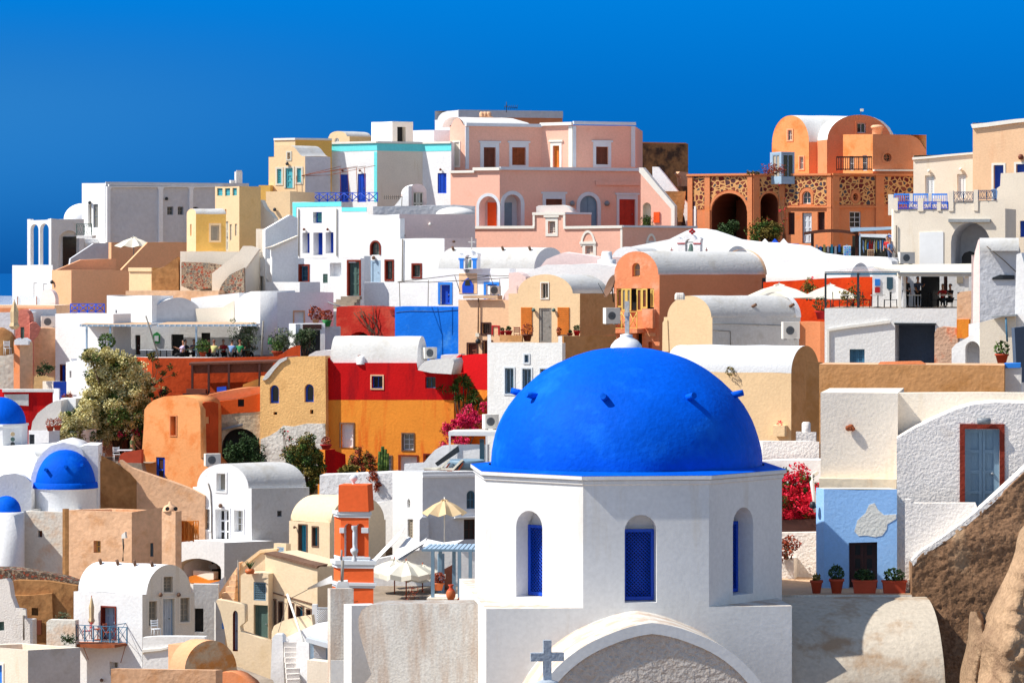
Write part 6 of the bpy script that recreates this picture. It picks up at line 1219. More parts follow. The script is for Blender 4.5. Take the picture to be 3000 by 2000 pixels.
for a, b, m_ in ((2416, 2421, 'dmetal'), (2511, 2517, 'dmetal'), (2632, 2640, 'trim'), (2826, 2838, 'trim')): t.strip(f, a, 800, b, 902, m_, 'post', .08, .12)
t.done()
t = Thing('restaurant_back_wall', 'shaded white rear wall of the restaurant terrace with a dark doorway', 'wall'); f = face1(2540, 2880, 96, 207.5); t.slab(f, [(2556, 910), (2556, 790), (2880, 790), (2880, 910)], 'whitec', .3, holes=[(0, 'N', 2698, 808, 2753, 906, dict(dep=.25, bm='dark')), (0, 'N', 2765, 800, 2776, 860, dict(dep=.25, bm='dbrown'))])
t.slab(f, [(2803, 808), (2821, 808), (2821, 828), (2803, 828)], 'shutgrey', .05, .06, name='picture'); t.slab(f, [(2563, 818), (2578, 818), (2578, 838), (2563, 838)], 'bluel', .05, .06, name='poster'); t.slab(f, [(2563, 842), (2578, 842), (2578, 858), (2563, 858)], 'cred', .05, .06, name='poster')
t.slab(f, [(2598, 812), (2616, 812), (2616, 845), (2607, 850), (2598, 845)], 'glassb', .05, .06, name='mirror'); t.done()
t = Thing('added_shade_wall', 'added white wall shading the restaurant terrace behind the thick white post', 'wall'); f = Fc(Vector(P(2640, 800, 207.4)[:2]), Vector(P(2647, 800, 202.5)[:2])); t.slab(f, [(2640, 910), (2640, 792), (2646.9, 792), (2646.9, 912)], 'whitec', .15); t.done()  # added wall, keeps the sun off the restaurant interior
def rp(px, Y): return Vector(((px-1500)*Y/F, Y, zf+.01))
for i, (x, Y) in enumerate(((2482, 203), (2572, 203.5), (2677, 203), (2768, 203))):
 tabl(['white table nearest the left corner of the glass terrace', 'white table between the dark mullion and the thick white post', 'white table before the standing person in black', 'white table before the seated person in dark red'][i], rp(x, Y), .8)
for i, (x, Y, r) in enumerate(((2450, 203, 1.5), (2508, 203.4, -1.5), (2538, 202.6, 1.5), (2600, 203, -1.6), (2618, 203.4, 1.5), (2712, 203, -1.4), (2738, 203.2, 1.5), (2798, 203, -1.5))):
 chair('dark cafe chair '+['at the far left of the glass terrace', 'just left of the dark mullion', 'just right of the dark mullion', 'right of the second white table', 'beside the thick white post', 'right of the table by the person in black', 'left of the rightmost table', 'right of the rightmost table'][i], rp(x, Y), r, 'black')
person('person in black clothes standing beside the thick white post', rp(2655, 203.5), .5, 'stand', 'black', 'black', arm=(.5, .2))
person('person in a slate shirt with a shoulder strap standing in the restaurant', rp(2689, 204.5), .3, 'stand', 'navy', 'black', arm=(.4, .9))
person('seated person in dark red beside the rightmost restaurant table', rp(2762, 204.5), -.6, 'sit', 'cred', 'black', arm=(.8, .8))
person('seated person in black at the back of the restaurant', rp(2784, 205.2), -.9, 'sit', 'black', 'black', arm=(.6, .9))
person('person in light blue on the path below the eye sign', P(2607, 775, 239), .8, 'stand', 'cblue', 'navy', hair='brown')
person('person in dark red on the path beside the kiosk', P(2600, 768, 241), -.4, 'stand', 'cred', 'black')
t = Thing('orange_rough_wall', 'crumbling orange and grey wall stub beside the dark restaurant bay', 'wall'); f = face1(2735, 2810, 104, 197); t.slab(f, [(2737, 1100), (2738, 975), (2745, 960), (2760, 956), (2806, 960), (2806, 1100)], 'peelor', 1., step=1)
t.done()
t = Thing('sooty_post', 'tall tan wall stub with black stains above a yellow-orange base', 'wall'); f = face1(2800, 2850, 104, 196); t.slab(f, [(2803, 936), (2804, 862), (2812, 855), (2846, 852), (2850, 936)], 'tan', .8); t.slab(f, [(2803, 935), (2840, 935), (2838, 992), (2803, 990)], 'amber', .8, .06, name='yellow_base'); t.done()
t = Thing('rough_grey_block', 'tall rough grey block with a rounded cap at the right edge', 'house'); t.jit = .08
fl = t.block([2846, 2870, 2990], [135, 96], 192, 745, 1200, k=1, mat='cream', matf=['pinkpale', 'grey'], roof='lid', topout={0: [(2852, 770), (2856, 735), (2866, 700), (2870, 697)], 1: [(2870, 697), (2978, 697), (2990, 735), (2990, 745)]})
f = fl[1]; m = MB(); m.grid([[f.pt(f.t(x), f.tz(2900, 697+38*(1-math.cos(a)))[1], .55*math.sin(a)) for x in (2870, 2984)] for a in [math.pi*.5*i/8 for i in range(9)]], 'roofgrey', True); t.add(m, 'rounded_cap')
t.slab(f, [(2908, 812), (2930, 804), (2972, 806), (2972, 818), (2906, 818)], 'dmetal', .1, .1, name='metal_tray'); t.pipe([f.at(2890, 722, .6), f.at(2940, 762, .3), f.at(2980, 800, .2)], .03, 'cable'); t.done()
t = Thing('white_edge_wall', 'bright white wall strip at the right edge beside the rough grey block', 'wall'); f = face1(2968, 3060, 112, 187); t.slab(f, [(2970, 1200), (2974, 880), (2978, 745), (2992, 740), (3000, 770), (3060, 780), (3060, 1200)], 'whitec', 1.); t.done()
t = Thing('white_stair_arch', 'white curved stair wall with a shaded archway at the right', 'wall'); f = face1(2785, 2875, 108, 188); t.slab(f, [(2788, 1120), (2788, 1022), (2800, 1008), (2840, 985), (2860, 972), (2872, 962), (2872, 1120)], 'whitec', 1.2, holes=[(0, 'N', 2828, 1000, 2870, 1119, dict(arch=True, dep=.9, rm='grey'))])
f = face1(2830, 2875, 108, 189.5); t.slab(f, [(2838, 950), (2870, 946), (2870, 1000), (2838, 1000)], 'whitec', .6, name='upper_wall'); t.done()
t = Thing('peach_stained_wall', 'pale peach stained wall right of the white stair archway', 'wall'); f = face1(2865, 2960, 102, 187); t.slab(f, [(2870, 1120), (2870, 945), (2945, 925), (2975, 925), (2975, 1120)], 'cream', 1.); t.slab(f, [(2905, 925), (2978, 920), (2980, 926), (2907, 928)], 'concrete', 1., .4, name='ledge')
t.pipe([f.at(2948, 930, .3), f.at(2950, 970, .3), f.at(2952, 1000, .3)], .06, 'steelblue', 'blue_pole'); t.done()
pot('flower_pot', 'small terracotta pot with a green cactus at the right edge', 'flower pot', P(2935, 1064, 180), .36, .5, 'terra', 'leaf', ph=.7, pn=120, ls=.11)
t = Thing('blue_edged_trough', 'bright blue edged trough at the right edge above the caramel wall', 'trough'); f = face1(2938, 3010, 100, 150); t.slab(f, [(2942, 1065), (2990, 1064), (2990, 1078), (2942, 1078)], 'bluel', .8, .1, name='rim'); t.slab(f, [(2938, 1075), (2992, 1078), (2992, 1200), (2938, 1200)], 'white', .8, name='body'); t.done()
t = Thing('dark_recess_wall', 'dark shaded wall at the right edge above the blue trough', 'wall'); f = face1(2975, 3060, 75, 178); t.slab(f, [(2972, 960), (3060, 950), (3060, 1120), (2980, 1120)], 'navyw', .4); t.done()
t = Thing('caramel_wall', 'long caramel brown terrace wall above the foreground cream wall', 'wall'); t.jit = .03
fl = t.block([2400, 2942], [100], 150, 1067, 1300, mat='tanwall', dep=3, roof='lid', rmat='tan'); t.slab(fl[0], [(2570, 1067), (2576, 1060), (2695, 1058), (2710, 1067)], 'orange', .5, -.4, name='rear_ledge'); t.done()
t = Thing('wire_pergola', 'thin metal wire pergola frame above the vivid blue wall', 'pergola'); mb = MB()
for a, b in (((1172, 897), (1170, 828)), ((1254, 897), (1255, 820)), ((1348, 855), (1332, 807)), ((1388, 850), (1388, 826)), ((1466, 865), (1464, 818)), ((1445, 834), (1436, 807))): mb.tube([P(*a, 224), P(*b, 224)], .025, 'cable', 5)
for a, b in (((1165, 826), (1332, 806)), ((1165, 827), (1255, 826)), ((1255, 827), (1490, 814)), ((1332, 806), (1436, 807)), ((1352, 824), (1436, 807)), ((1436, 807), (1490, 808))): mb.tube([P(*a, 224), P(*b, 225.5)], .025, 'cable', 5)
t.add(mb, 'frame'); t.done()
t = Thing('tall_white_house', 'tall blank white house with a blue door left of the flowering tree', 'house')
fl = t.block([162, 332], [119], 228, 918, 1250, mat='whitec', dep=2, rmat='roofwhite', holes=[(0, 'D', 178, 1069, 192, 1118, dict(fr='bluep', leaf='bluep', lv=1, dep=.25, rm='redstone', sur=('redstone', 2)))]); f = fl[0]
f2 = face1(205, 306, 104, 229.5); t.rail(f2, 206, 305, 889, 917, 4, 'bluep', 'x', r=.05); t.done()
t = Thing('vaulted_white_house', 'white house with rounded vault roofs above the terrace pergola', 'house'); t.jit = .12
fl = t.block([313, 445], [119], 231, 866, 1150, mat='whitec', dep=2.5, rmat='roofwhite', holes=[(0, 'W', 338, 908, 343, 927, dict(fr='brown', dep=.2))])
t.block([436, 598], [70], 229.5, 938, 1150, mat='whitec', matf=['grey'], gable=(0, 438, 596, 873), dep=8, rmat='whitec')
f = face1(580, 700, 104, 231); t.slab(f, [(560, 1040), (560, 875), (600, 868), (660, 862), (700, 858), (700, 1040)], 'whitec', 3., step=2); t.slab(f, [(585, 1040), (580, 905), (620, 903), (660, 898), (690, 880), (694, 1040)], 'cream', .3, .5, name='valley', smooth=True)
f = face1(686, 760, 122, 229); t.slab(f, [(690, 1040), (688, 915), (690, 895), (700, 875), (715, 862), (735, 854), (762, 853), (762, 1040)], 'whitec', 4., smooth=True, step=2)
t.done()
t = Thing('grey_shaded_house', 'shaded blue-grey flat house wall with a small framed window by the terrace', 'house')
fl = t.block([744, 752, 977], [122, 69], 229, 856, 1150, k=1, mat='whitec', dep=7, rmat='roofwhite', holes=[(1, 'W', 862, 913, 889, 948, dict(fr='dbrown', pn='glassd', mx=0, my=0, dep=.25, sur=('tan', 4)))]); f = fl[1]; t.pipe([f.at(792, 858, .06), f.at(793, 980, .06)], .025, 'cable')
t.pipe([f.at(960, 885, .1), f.at(985, 898, 1.0)], .05, 'metal'); t.done()
t = Thing('terrace_back_wall', 'shaded rear wall under the white pergola roofs', 'wall'); f = face1(320, 760, 92, 229, ref=500)
t.slab(f, [(325, 1060), (325, 945), (755, 945), (755, 1060)], 'whitec', .2, holes=[(0, 'D', 396, 982, 411, 1040, dict(fr='greend', leaf='dbrown', lv=1, dep=.4)), (0, 'N', 501, 979, 538, 1042, dict(dep=.6, bm='dark')), (0, 'N', 590, 975, 616, 1030, dict(dep=.2, bm='dark'))])
t.slab(f, [(361, 976), (373, 976), (373, 1002), (361, 1002)], 'terra', .05, .06, name='picture', label='orange picture'); t.slab(f, [(449, 1003), (449, 980), (455, 976), (460, 973), (466, 977), (470, 981), (468, 1006), (456, 1007)], 'green', .06, .08, name='menu_board'); t.slab(f, [(453, 999), (453, 984), (465, 984), (465, 1001)], 'cwhite', .04, .1, name='menu_sheet'); t.done()
zt_ = (HY-1043)*226/F
t = Thing('terrace_floor', 'paved floor of the left restaurant terrace', 'terrace'); mb = t.wall; a, b = P(322, 1043, 221.5), P(872, 1043, 221.5)
mb.face([(a.x, a.y, zt_-.25), (b.x, b.y, zt_-.25), (b.x, 233, zt_-.25), (a.x, 233, zt_-.25)], 'paving'); t.done()
for i, (a, b, y0, l) in enumerate(((234, 444, 948, 'flat white pergola roof on slim posts left of the grey arch'), (460, 752, 948, 'longer flat white pergola roof sheltering the diners'))):
 t = Thing('pergola', l, 'pergola', 'white pergola roofs over the left terrace'); f = face1(a, b, 92, 223.5); fb2 = face1(a, b, 92, 228.8)
 mb = MB(); A_, B2, C_, D_ = f.at(a, y0+2), f.at(b, y0+2), fb2.at(b-4, y0-5), fb2.at(a+30, y0-5); quad(mb, A_, B2, C_, D_, 'rooftan', .05); t.add(mb, 'roof')
 t.strip(f, a, y0+2, b, y0+8, 'palebluew', 'beam', .05)
 mb = MB()
 for k in range(int((b-a)/16)): x = a+4+k*16; rbox(mb, f, f.t(x), f.t(x)+.08, f.tz(x, y0+3)[1]-.1, f.tz(x, y0+3)[1], -4.5, .15, 'whitep')
 t.add(mb, 'rafters')
 for x in ((254, 323) if i == 0 else (575,)): t.strip(f, x-2.5, y0+8, x+2.5, 1043, 'palebluew', 'post', .05, .08)
 t.done()
t = Thing('leaning_pole', 'grey wooden pole leaning over the left terrace', 'pole'); mb = MB(); mb.tube([P(427, 925, 222), P(465, 1044, 222.5)], .06, 'greywood', 7, r2=.045); t.add(mb, 'pole'); t.done()
t = Thing('upright_pole', 'pale upright pole at the right of the left terrace', 'pole'); mb = MB(); mb.tube([P(771, 940, 222), P(766, 1043, 222)], .07, 'greywood', 7); t.add(mb, 'pole'); t.done()
t = Thing('hanging_lantern', 'green lantern hanging before the shaded blue-grey wall', 'lantern'); mb = MB(); c = P(794, 1008, 223); mb.lathe(c, [(0, -.02), (.2, 0), (.2, .3), (.12, .42), (.0, .45)], 'green', 10); t.add(mb, 'glass'); mb = MB()
for k in range(6): a = k*1.047; mb.tube([c+Vector((.22*math.cos(a), .22*math.sin(a), -.02)), c+Vector((.22*math.cos(a), .22*math.sin(a), .35)), c+Vector((0, 0, .62))], .015, 'dmetal', 4)
t.add(mb, 'cage'); t.done()
t = Thing('stone_doorway', 'white garden gateway with a dark sign board beside the shaded house', 'gateway')
f = face1(846, 960, 90, 224); t.slab(f, [(846, 1060), (846, 948), (952, 948), (952, 1060)], 'whitec', .6, holes=[(0, 'N', 868, 966, 938, 1059, dict(dep=.5, bm='dmetal'))]); t.slab(f, [(887, 950), (942, 950), (942, 964), (887, 964)], 'dbrown', .06, .06, name='sign_board')
f = face1(950, 1000, 80, 224.5); t.slab(f, [(950, 1070), (950, 956), (998, 956), (998, 1070)], 'grey', .5, name='side_wall'); t.slab(face1(845, 870, 125, 223.5), [(847, 1060), (847, 948), (866, 948), (868, 1060)], 'whitec', .5, name='lit_pillar'); t.done()
g = 'plants around the garden gateway'
bush('olive_tree', 'small grey-green olive tree at the end of the diners terrace', 'tree', [(712, 975, 224, .8), (728, 1000, 224, .8), (705, 1000, 224, .6), (735, 965, 224, .5)], [('olive', 1)], 2600, .06, P(722, 1043, 224), 5, g)
bush('olive_tree', 'second olive tree between the upright pole and the gateway', 'tree', [(825, 985, 222.5, .7), (815, 1005, 222.5, .65), (835, 1010, 222.5, .6)], [('olive', 1)], 2400, .06, P(822, 1043, 222.5), 5, g)
bush('olive_tree', 'dark olive tree inside the gateway', 'tree', [(885, 985, 223, .6), (900, 1000, 223, .55), (905, 975, 223, .5)], [('olive', .7), ('leafd', .5)], 2000, .06, P(900, 1043, 223), 5, g)
pot('flower_pot', 'terracotta pot of dark agave on the gateway wall', 'flower pot', P(925, 950, 225.5), .25, .35, 'tan', 'rustleaf', ph=.9, pn=200, ls=.12, group=g)
pot('flower_pot', 'bright green pot of red succulents on the gateway wall', 'flower pot', P(958, 956, 224.5), .32, .42, 'green', 'rustleaf', ph=.7, pn=260, ls=.08, group=g)
pot('flower_pot', 'terracotta pot of green leaves before the second olive tree', 'flower pot', P(812, 1044, 221.8), .35, .35, 'terra', 'leaf', ph=.7, pn=260, group=g)
pot('flower_pot', 'leafy yellow-green plant on the terrace edge below the diners', 'flower pot', P(594, 1044, 222), .25, .3, 'terra', 'leaf', ph=.9, pn=260, ls=.1, group=g)
pot('flower_pot', 'tall leafy plant in a pot under the left pergola', 'flower pot', P(312, 1036, 222.5), .25, .4, 'terra', 'leaf', ph=1.0, pn=220, ls=.12, group=g)
def tp(x, Y): return Vector(((x-1500)*Y/F, Y, zt_-.24))
for i, (x, Y, r, c_, hh) in enumerate(((533, 223, -1.2, 'clilac', 'hair'), (548, 224, 1.4, 'black', 'hair'), (569, 224.5, .2, 'navy', 'hair'), (612, 224, .3, 'cred', 'brown'), (626, 222.8, 2.9, 'cyellow', 'brown'), (655, 224.2, .2, 'cred', 'hair'), (678, 223.2, 2.7, 'cblue', 'hair'), (702, 223, 2.9, 'cgreen', 'brown'), (716, 224.4, .2, 'navy', 'brown'), (728, 224.6, .5, 'black', 'hair'))):
 person(['seated diner in lilac at the left end of the terrace', 'seated diner in black facing the lilac diner', 'seated diner in dark blue left of the pergola post', 'seated diner in red right of the pergola post', 'seated diner in pale yellow with the back to the camera', 'seated dark haired diner in red in the middle', 'seated diner in light blue leaning over the table', 'seated diner in green with the back to the camera', 'seated diner in slate blue behind the green one', 'seated diner in black beside the olive tree'][i], tp(x, Y), r, 'sit', c_, 'black', hair=hh, arm=(.9, .9), lean=.15 if r < 2 else -.1)
for i, x in enumerate((542, 583, 640, 690, 716)): tabl(['table between the lilac and black diners', 'table at the pergola post', 'table before the red diner', 'table between the blue and green diners', 'table beside the olive tree'][i], tp(x, 223.6), .8, top='greend')
for i, x in enumerate((430, 488, 470)): tabl(['white table behind the flowering tree', 'white table right of the leaning pole', 'white table left of the lilac diner'][i], tp(x, 223+i*.5), .85, top='cwhite')
t = Thing('terracotta_wall', 'rough terracotta red terrace wall with a white topped edge', 'wall'); t.jit = .03
fl = t.block([392, 447, 880], [128, 97], 221, 1047, 1320, k=1, mat='terracotta', dep=3, roof='lid', rmat='roofwhite', topout={1: [(447, 1047), (560, 1048), (700, 1046), (812, 1043), (826, 1036), (842, 1024), (856, 1016), (870, 1012), (880, 1012)]}); t.done()
t = Thing('reed_pergola', 'dark brown reed roofed pergola under the terracotta wall', 'pergola'); f = face1(552, 825, 97, 216.5); fb2 = face1(552, 825, 97, 220.3)
mb = MB(); quad(mb, f.at(554, 1064), f.at(824, 1056), fb2.at(824, 1052), fb2.at(560, 1060), 'reed', .12); t.add(mb, 'roof'); t.slab(f, [(560, 1066), (800, 1059), (790, 1090), (560, 1094)], 'reed', .06, -.2, name='reed_screen')
for x in (563, 611, 670, 760): t.strip(f, x-3, 1066, x+3, 1166, 'dbrown', 'post', .0, .14)
t.slab(f, [(550, 1138), (606, 1140), (606, 1153), (550, 1152)], 'brown', .5, .4, name='planter'); t.slab(f, [(540, 1152), (612, 1152), (612, 1156), (540, 1156)], 'dbrown', .8, .5, name='shelf'); t.done()
t = Thing('terrace_counter', 'low wall with blue cushions under the reed pergola', 'bench'); f = face1(600, 760, 97, 216); t.slab(f, [(612, 1151), (760, 1140), (760, 1200), (612, 1200)], 'brown', .5, name='bench'); t.slab(f, [(636, 1147), (636, 1134), (662, 1131), (664, 1146)], 'bluep', .3, .05, name='cushion'); t.done()
cl = []
rnd = random.Random(3)
for px, py, r in ((272, 1040, .42), (300, 1052, .5), (330, 1045, .5), (358, 1062, .5), (345, 1085, .65), (385, 1075, .5), (310, 1090, .5), (410, 1095, .55), (340, 1120, .8), (385, 1120, .8), (425, 1115, .45), (300, 1135, .55), (350, 1160, .85), (400, 1160, .75), (300, 1180, .75), (345, 1205, .9), (265, 1195, .6), (240, 1225, .7), (290, 1230, .9), (335, 1250, .8), (215, 1255, .6), (190, 1270, .45), (250, 1265, .75), (300, 1275, .55), (225, 1285, .4), (400, 1215, .6), (430, 1195, .45), (270, 1160, .4), (262, 1045, .3), (280, 1110, .5), (375, 1180, .7), (320, 1140, .7), (225, 1240, .6), (200, 1290, .4), (405, 1125, .6), (432, 1140, .5), (415, 1180, .6), (370, 1095, .6), (360, 1230, .6), (310, 1215, .7)):
 cl.append((px-6, py, 217.5-max(0, 285-px)*.07+rnd.uniform(-.6, .6), r*1.25))
bush('flowering_tree', 'big cream flowered bougainvillea tree climbing the terracotta wall', 'tree', cl, [('leafo', .3), ('leaf', .3), ('bract', 1.1)], 72000, .075, P(345, 1330, 218), 9, stemr=.09)
cl = [(395, 1235, 217, .5), (430, 1235, 217.3, .55), (455, 1215, 217.6, .5), (415, 1262, 217, .5), (375, 1268, 216.8, .45), (460, 1180, 218, .4), (480, 1150, 218.5, .35), (445, 1262, 217, .4)]
bush('pink_bougainvillea', 'dark green bougainvillea with pink flowers right of the cream flowered tree', 'bush', cl, [('leafd', 1.), ('magenta', .16), ('bract', .12)], 9000, .06, P(425, 1325, 217.5), 5, stemr=.05)
for i, (a, b) in enumerate(((455, 1060), (475, 1100), (500, 1095))): pass
bush('vine', 'thin leafy vine trailing over the terracotta wall edge', 'vine', [(447, 1045, 219.5, .35), (462, 1070, 219.5, .2), (480, 1090, 219.4, .2), (497, 1075, 219.4, .2), (470, 1115, 219.4, .2), (510, 1095, 219.4, .15)], [('leafo', .6), ('leafd', .5)], 900, .06, P(450, 1130, 219.4), 6, stemr=.02)
t = Thing('courtyard_wall', 'dark red wall and doorway under the flowering tree', 'wall'); f = face1(270, 470, 95, 219.5); t.slab(f, [(280, 1400), (280, 1255), (470, 1240), (470, 1400)], 'brown', .3, holes=[(0, 'N', 372, 1248, 400, 1350, dict(dep=.4, bm='dark'))]); t.done()
zc = (HY-1356)*214/F
person('person in olive clothes walking right of the flowering tree', P(388, 1356, 214), 1.3, 'stand', 'colive', 'colive', walk=1.3, arm=(.2, .4), sc=1.0)
person('person in a white shirt with a dark bag strap below the flowering tree', P(286, 1376, 209), 2.6, 'stand', 'cwhite', 'navy', arm=(.3, .7))
person('person in brown standing behind the white shirted person', P(298, 1374, 210), 2.2, 'stand', 'brown', 'cwhite', arm=(.3, .3))
person('person with only the head visible over the white church roof', P(240, 1374, 211), .4, 'stand', 'cred', 'black')
chair('white metal chair under the flowering tree', P(342, 1352, 213), .3, 'whitep'); tabl('white table beside the white metal chair', P(366, 1352, 213), .9, top='cwhite', leg='whitep')
t = Thing('courtyard_floor', 'paved courtyard under the flowering tree', 'terrace'); a, b = P(200, 1356, 212), P(440, 1356, 212); t.wall.face([(a.x, a.y, a.z), (b.x, b.y, b.z), (b.x+1, 221, b.z), (a.x-1, 221, a.z)], 'paving'); t.done()
t = Thing('terracotta_parapet', 'small reddish courtyard parapet beside the walking person', 'wall'); f = face1(340, 420, 100, 212); t.slab(f, [(344, 1362), (352, 1330), (362, 1324), (414, 1316), (414, 1362)], 'terra', .5); t.slab(f, [(346, 1380), (346, 1353), (415, 1356), (425, 1400)], 'paving', .8, .1, name='step'); t.done()
t = Thing('white_stair_house', 'white stepped house front with a small window left of the flowering tree', 'house'); t.jit = .08
f = face1(190, 300, 119, 222); t.slab(f, [(193, 1330), (193, 1060), (206, 1057), (207, 1050), (211, 1057), (225, 1058), (225, 1330)], 'whitec', 2., holes=[(0, 'W', 203, 1085, 209, 1105, dict(fr='brown', dep=.2))])
f = face1(220, 330, 119, 220.5); t.slab(f, [(224, 1300), (225, 1045), (228, 1025), (236, 1022), (246, 1030), (250, 1046), (262, 1060), (300, 1062), (300, 1300)], 'whitec', 2., name='stair_wall'); t.done()
t = Thing('white_gable_wing', 'white lower wall between the red wall and the flowering tree', 'wall'); t.jit = .1; t.block([178, 222], [110], 216, 1166, 1330, mat='whitec', dep=3, roof='lid'); t.block([142, 222], [108], 213, 1262, 1400, mat='whiterough', dep=3, roof='lid')
f = face1(80, 180, 95, 214); t.slab(f, [(84, 1300), (95, 1235), (110, 1210), (140, 1186), (165, 1172), (178, 1172), (178, 1300)], 'whiterough', 3., smooth=True, name='rounded_roof'); t.done()
t = Thing('white_block_house', 'small white block with a dark green door beside the left church drum', 'house'); t.block([84, 143, 175], [112, 60], 209, 1261, 1400, k=1, mat='whitec', rmat='roofwhite', holes=[(0, 'D', 85, 1272, 101, 1306, dict(fr='dmetal', leaf='dmetal', lv=1, dep=.1))]); t.done()
t = Thing('red_flat_house', 'flat crimson house with a white roof edge at the left', 'house'); fl = t.block([-20, 8, 160], [130, 92], 218, 1140, 1330, k=1, mat='red', roof='lid', rmat='roofwhite'); f = fl[1]; t.strip(f, 8, 1140, 158, 1148, 'roofwhite', 'cornice', .2); t.slab(f, [(13, 1155), (84, 1154), (84, 1188), (50, 1186), (13, 1180)], 'roofgrey', .1, .08, name='pale_panel')
t.block([155, 172, 176], [120, 60], 217.5, 1138, 1200, k=1, mat='whitec', roof='lid'); t.done()
t = Thing('small_white_shed', 'small white box with blue shutters above the crimson house', 'house'); t.block([125, 156, 195], [120, 70], 221, 1117, 1180, k=1, mat='cream', matf=[None, 'bluep'], roof='lid', rmat='roofwhite'); f = face1(165, 195, 95, 219); t.rail(f, 167, 192, 1145, 1174, 2, 'bluep', 'scroll'); t.done()
bush('rust_shrub', 'low rusty shrub on the small white wall at the left', 'shrub', [(192, 1160, 217, .25), (205, 1160, 217, .25)], [('rustleaf', 1)], 300, .05, P(198, 1166, 217), 4)
for x, y, l in ((147, 1262, 'round rusty plant pot at the white wall corner'), (168, 1260, 'small orange plant pot on the white wall')): pot('flower_pot', l, 'flower pot', P(x, y, 208.5), .25, .3, 'terra', 'rustleaf', ph=.5, pn=120, ls=.06)
t = Thing('tan_house', 'tan plaster house and terrace wall with a leaning shadow at the far left', 'house'); t.jit = .12
f = face1(80, 175, 72, 228); t.slab(f, [(85, 1200), (95, 985), (118, 962), (128, 960), (170, 960), (170, 1200)], 'tan', 3.); fl = t.block([88, 165], [75], 231, 905, 1100, mat='grey', dep=5, roof='lid'); f = face1(-10, 90, 104, 231); t.slab(f, [(-10, 1100), (-10, 916), (95, 914), (95, 1100)], 'grey', 1., name='left_wall')
acp = fl[0].at(139, 958, .6); t.done()
acunit('air conditioner on the tan roof at the far left', acp, 1.0, .75, .5, .2)
t = Thing('pink_gable_house', 'small salmon pink rounded gable at the far left', 'house'); t.block([44, 88], [100], 227, 930, 1100, mat='pinkd', gable=(0, 45, 87, 906), dep=.8, rmat='pinkd', holes=[(0, 'D', 60, 958, 71, 992, dict(fr='greend', leaf='greend', lv=1, dep=.1))])
f = face1(85, 125, 80, 226); t.slab(f, [(86, 1000), (87, 948), (96, 943), (108, 945), (120, 960), (110, 985), (95, 998)], 'pinkd', 2., name='round_wing'); t.done()
t = Thing('tan_chimney_house', 'tall tan and white wall with small rounded chimney pots at the far left', 'house'); t.jit = .06
fl = t.block([40, 58, 96], [125, 72], 222, 1002, 1200, k=1, mat='tan', matf=['orange', 'tan'], roof='lid'); f = face1(38, 100, 95, 221.8)
t.slab(f, [(41, 1010), (42, 996), (50, 991), (56, 998), (70, 990), (82, 998), (82, 1010)], 'whitec', 1., name='chimney'); f2 = face1(-10, 45, 95, 223); t.slab(f2, [(-10, 1200), (-10, 1046), (44, 1036), (44, 1200)], 'peel', .5, name='front_wall')
f = face1(95, 175, 90, 222); t.slab(f, [(98, 1140), (100, 1104), (108, 1096), (130, 1098), (136, 1104), (152, 1106), (158, 1140)], 'yellow', 1., name='low_wall'); t.done()
t = Thing('thatched_roof', 'brown thatched round roof at the far left edge', 'roof'); c = P(5, 1040, 226); mb = MB(); mb.lathe(c, [(1.4, 0), (1.1, .9), (.7, 1.5), (.2, 1.8), (0, 1.85)], 'tand', 20); t.add(mb, 'thatch'); t.done()
closedparasol('folded cream striped parasol before the small pink gable', P(42, 1010, 223.5), 2.9, .3, 'canvast')
chair('white cafe chair at the far left terrace', P(22, 1040, 222), .4, 'whitep');
bush('dark_shrub', 'dark green shrub on the tan terrace at the far left', 'shrub', [(118, 1085, 221, .35), (135, 1080, 221, .35), (150, 1075, 221, .25)], [('leafd', 1)], 700, .06, P(130, 1100, 221), 4)
t = Thing('blue_domed_chapel', 'white church with a round blue dome on an octagonal drum at the left edge', 'church'); t.jit = 0
c = P(0, 1240, 206); mb = MB(); mb.lathe(c, [(1.56*math.cos(a*.0873), 1.6*math.sin(a*.0873)) for a in range(19)], 'domeblue', 40); t.add(mb, 'dome')
mb = MB(); mb.lathe((c.x, c.y, c.z), [(0, .03), (1.72, .02), (1.74, -.1), (1.66, -.14), (1.66, -3.)], 'whitec', 8, False, rot=14); t.add(mb, 'drum')
for i, y in enumerate((1271, 1286, 1300)): mb = MB(); p = P(37, y, 204.35); mb.tube([p, p+Vector((.02, -.08, 0))], .13, ('canvast', 'greend', 'dmetal')[i], 14); t.add(mb, 'round_window')
fl = t.block([-60, 108], [122], 204, 1330, 1800, mat='whitec', gable=(0, -58, 106, 1306), dep=5, rmat='roofwhite')
f = face1(88, 250, 88, 201); R1 = [(168-80*math.cos(q*.3142/1.)*1., 1420-124*math.sin(q*.3142)) for q in range(11)]
out = [(88, 1520), (88, 1430), (92, 1390), (104, 1355), (125, 1325), (150, 1304), (185, 1295), (220, 1304), (240, 1318), (246, 1340), (246, 1520)]
t.slab(f, out, 'whitec', 6., smooth=True, step=3)
t.slab(f, [(230, 1310), (250, 1304), (285, 1305), (285, 1520), (230, 1520)], 'whitec', 3., -.5, name='right_wall')
c = P(192, 1428, 201.2); mb = MB(); mb.lathe(c, [(1.78*math.cos(a*.0873)**.9, 2.25*math.sin(a*.0873)) for a in range(18)]+[(0, 2.27)], 'domeblue', 36, a0=0, a1=360); mb.lathe((c.x, c.y, c.z), [(1.8, .35), (1.88, .3), (1.92, 0)], 'domeblue', 36); t.add(mb, 'half_dome')
mb = MB(); mb.lathe(c, [(1.88, 0), (1.82, -.1), (1.80, -3)], 'whitec', 36); t.add(mb, 'apse')
c2 = P(262, 1420, 204); mb = MB(); mb.lathe(c2, [(1.1*math.cos(a*.1745), 1.7*math.sin(a*.1745)) for a in range(10)], 'domeblue', 28); t.add(mb, 'rear_dome')
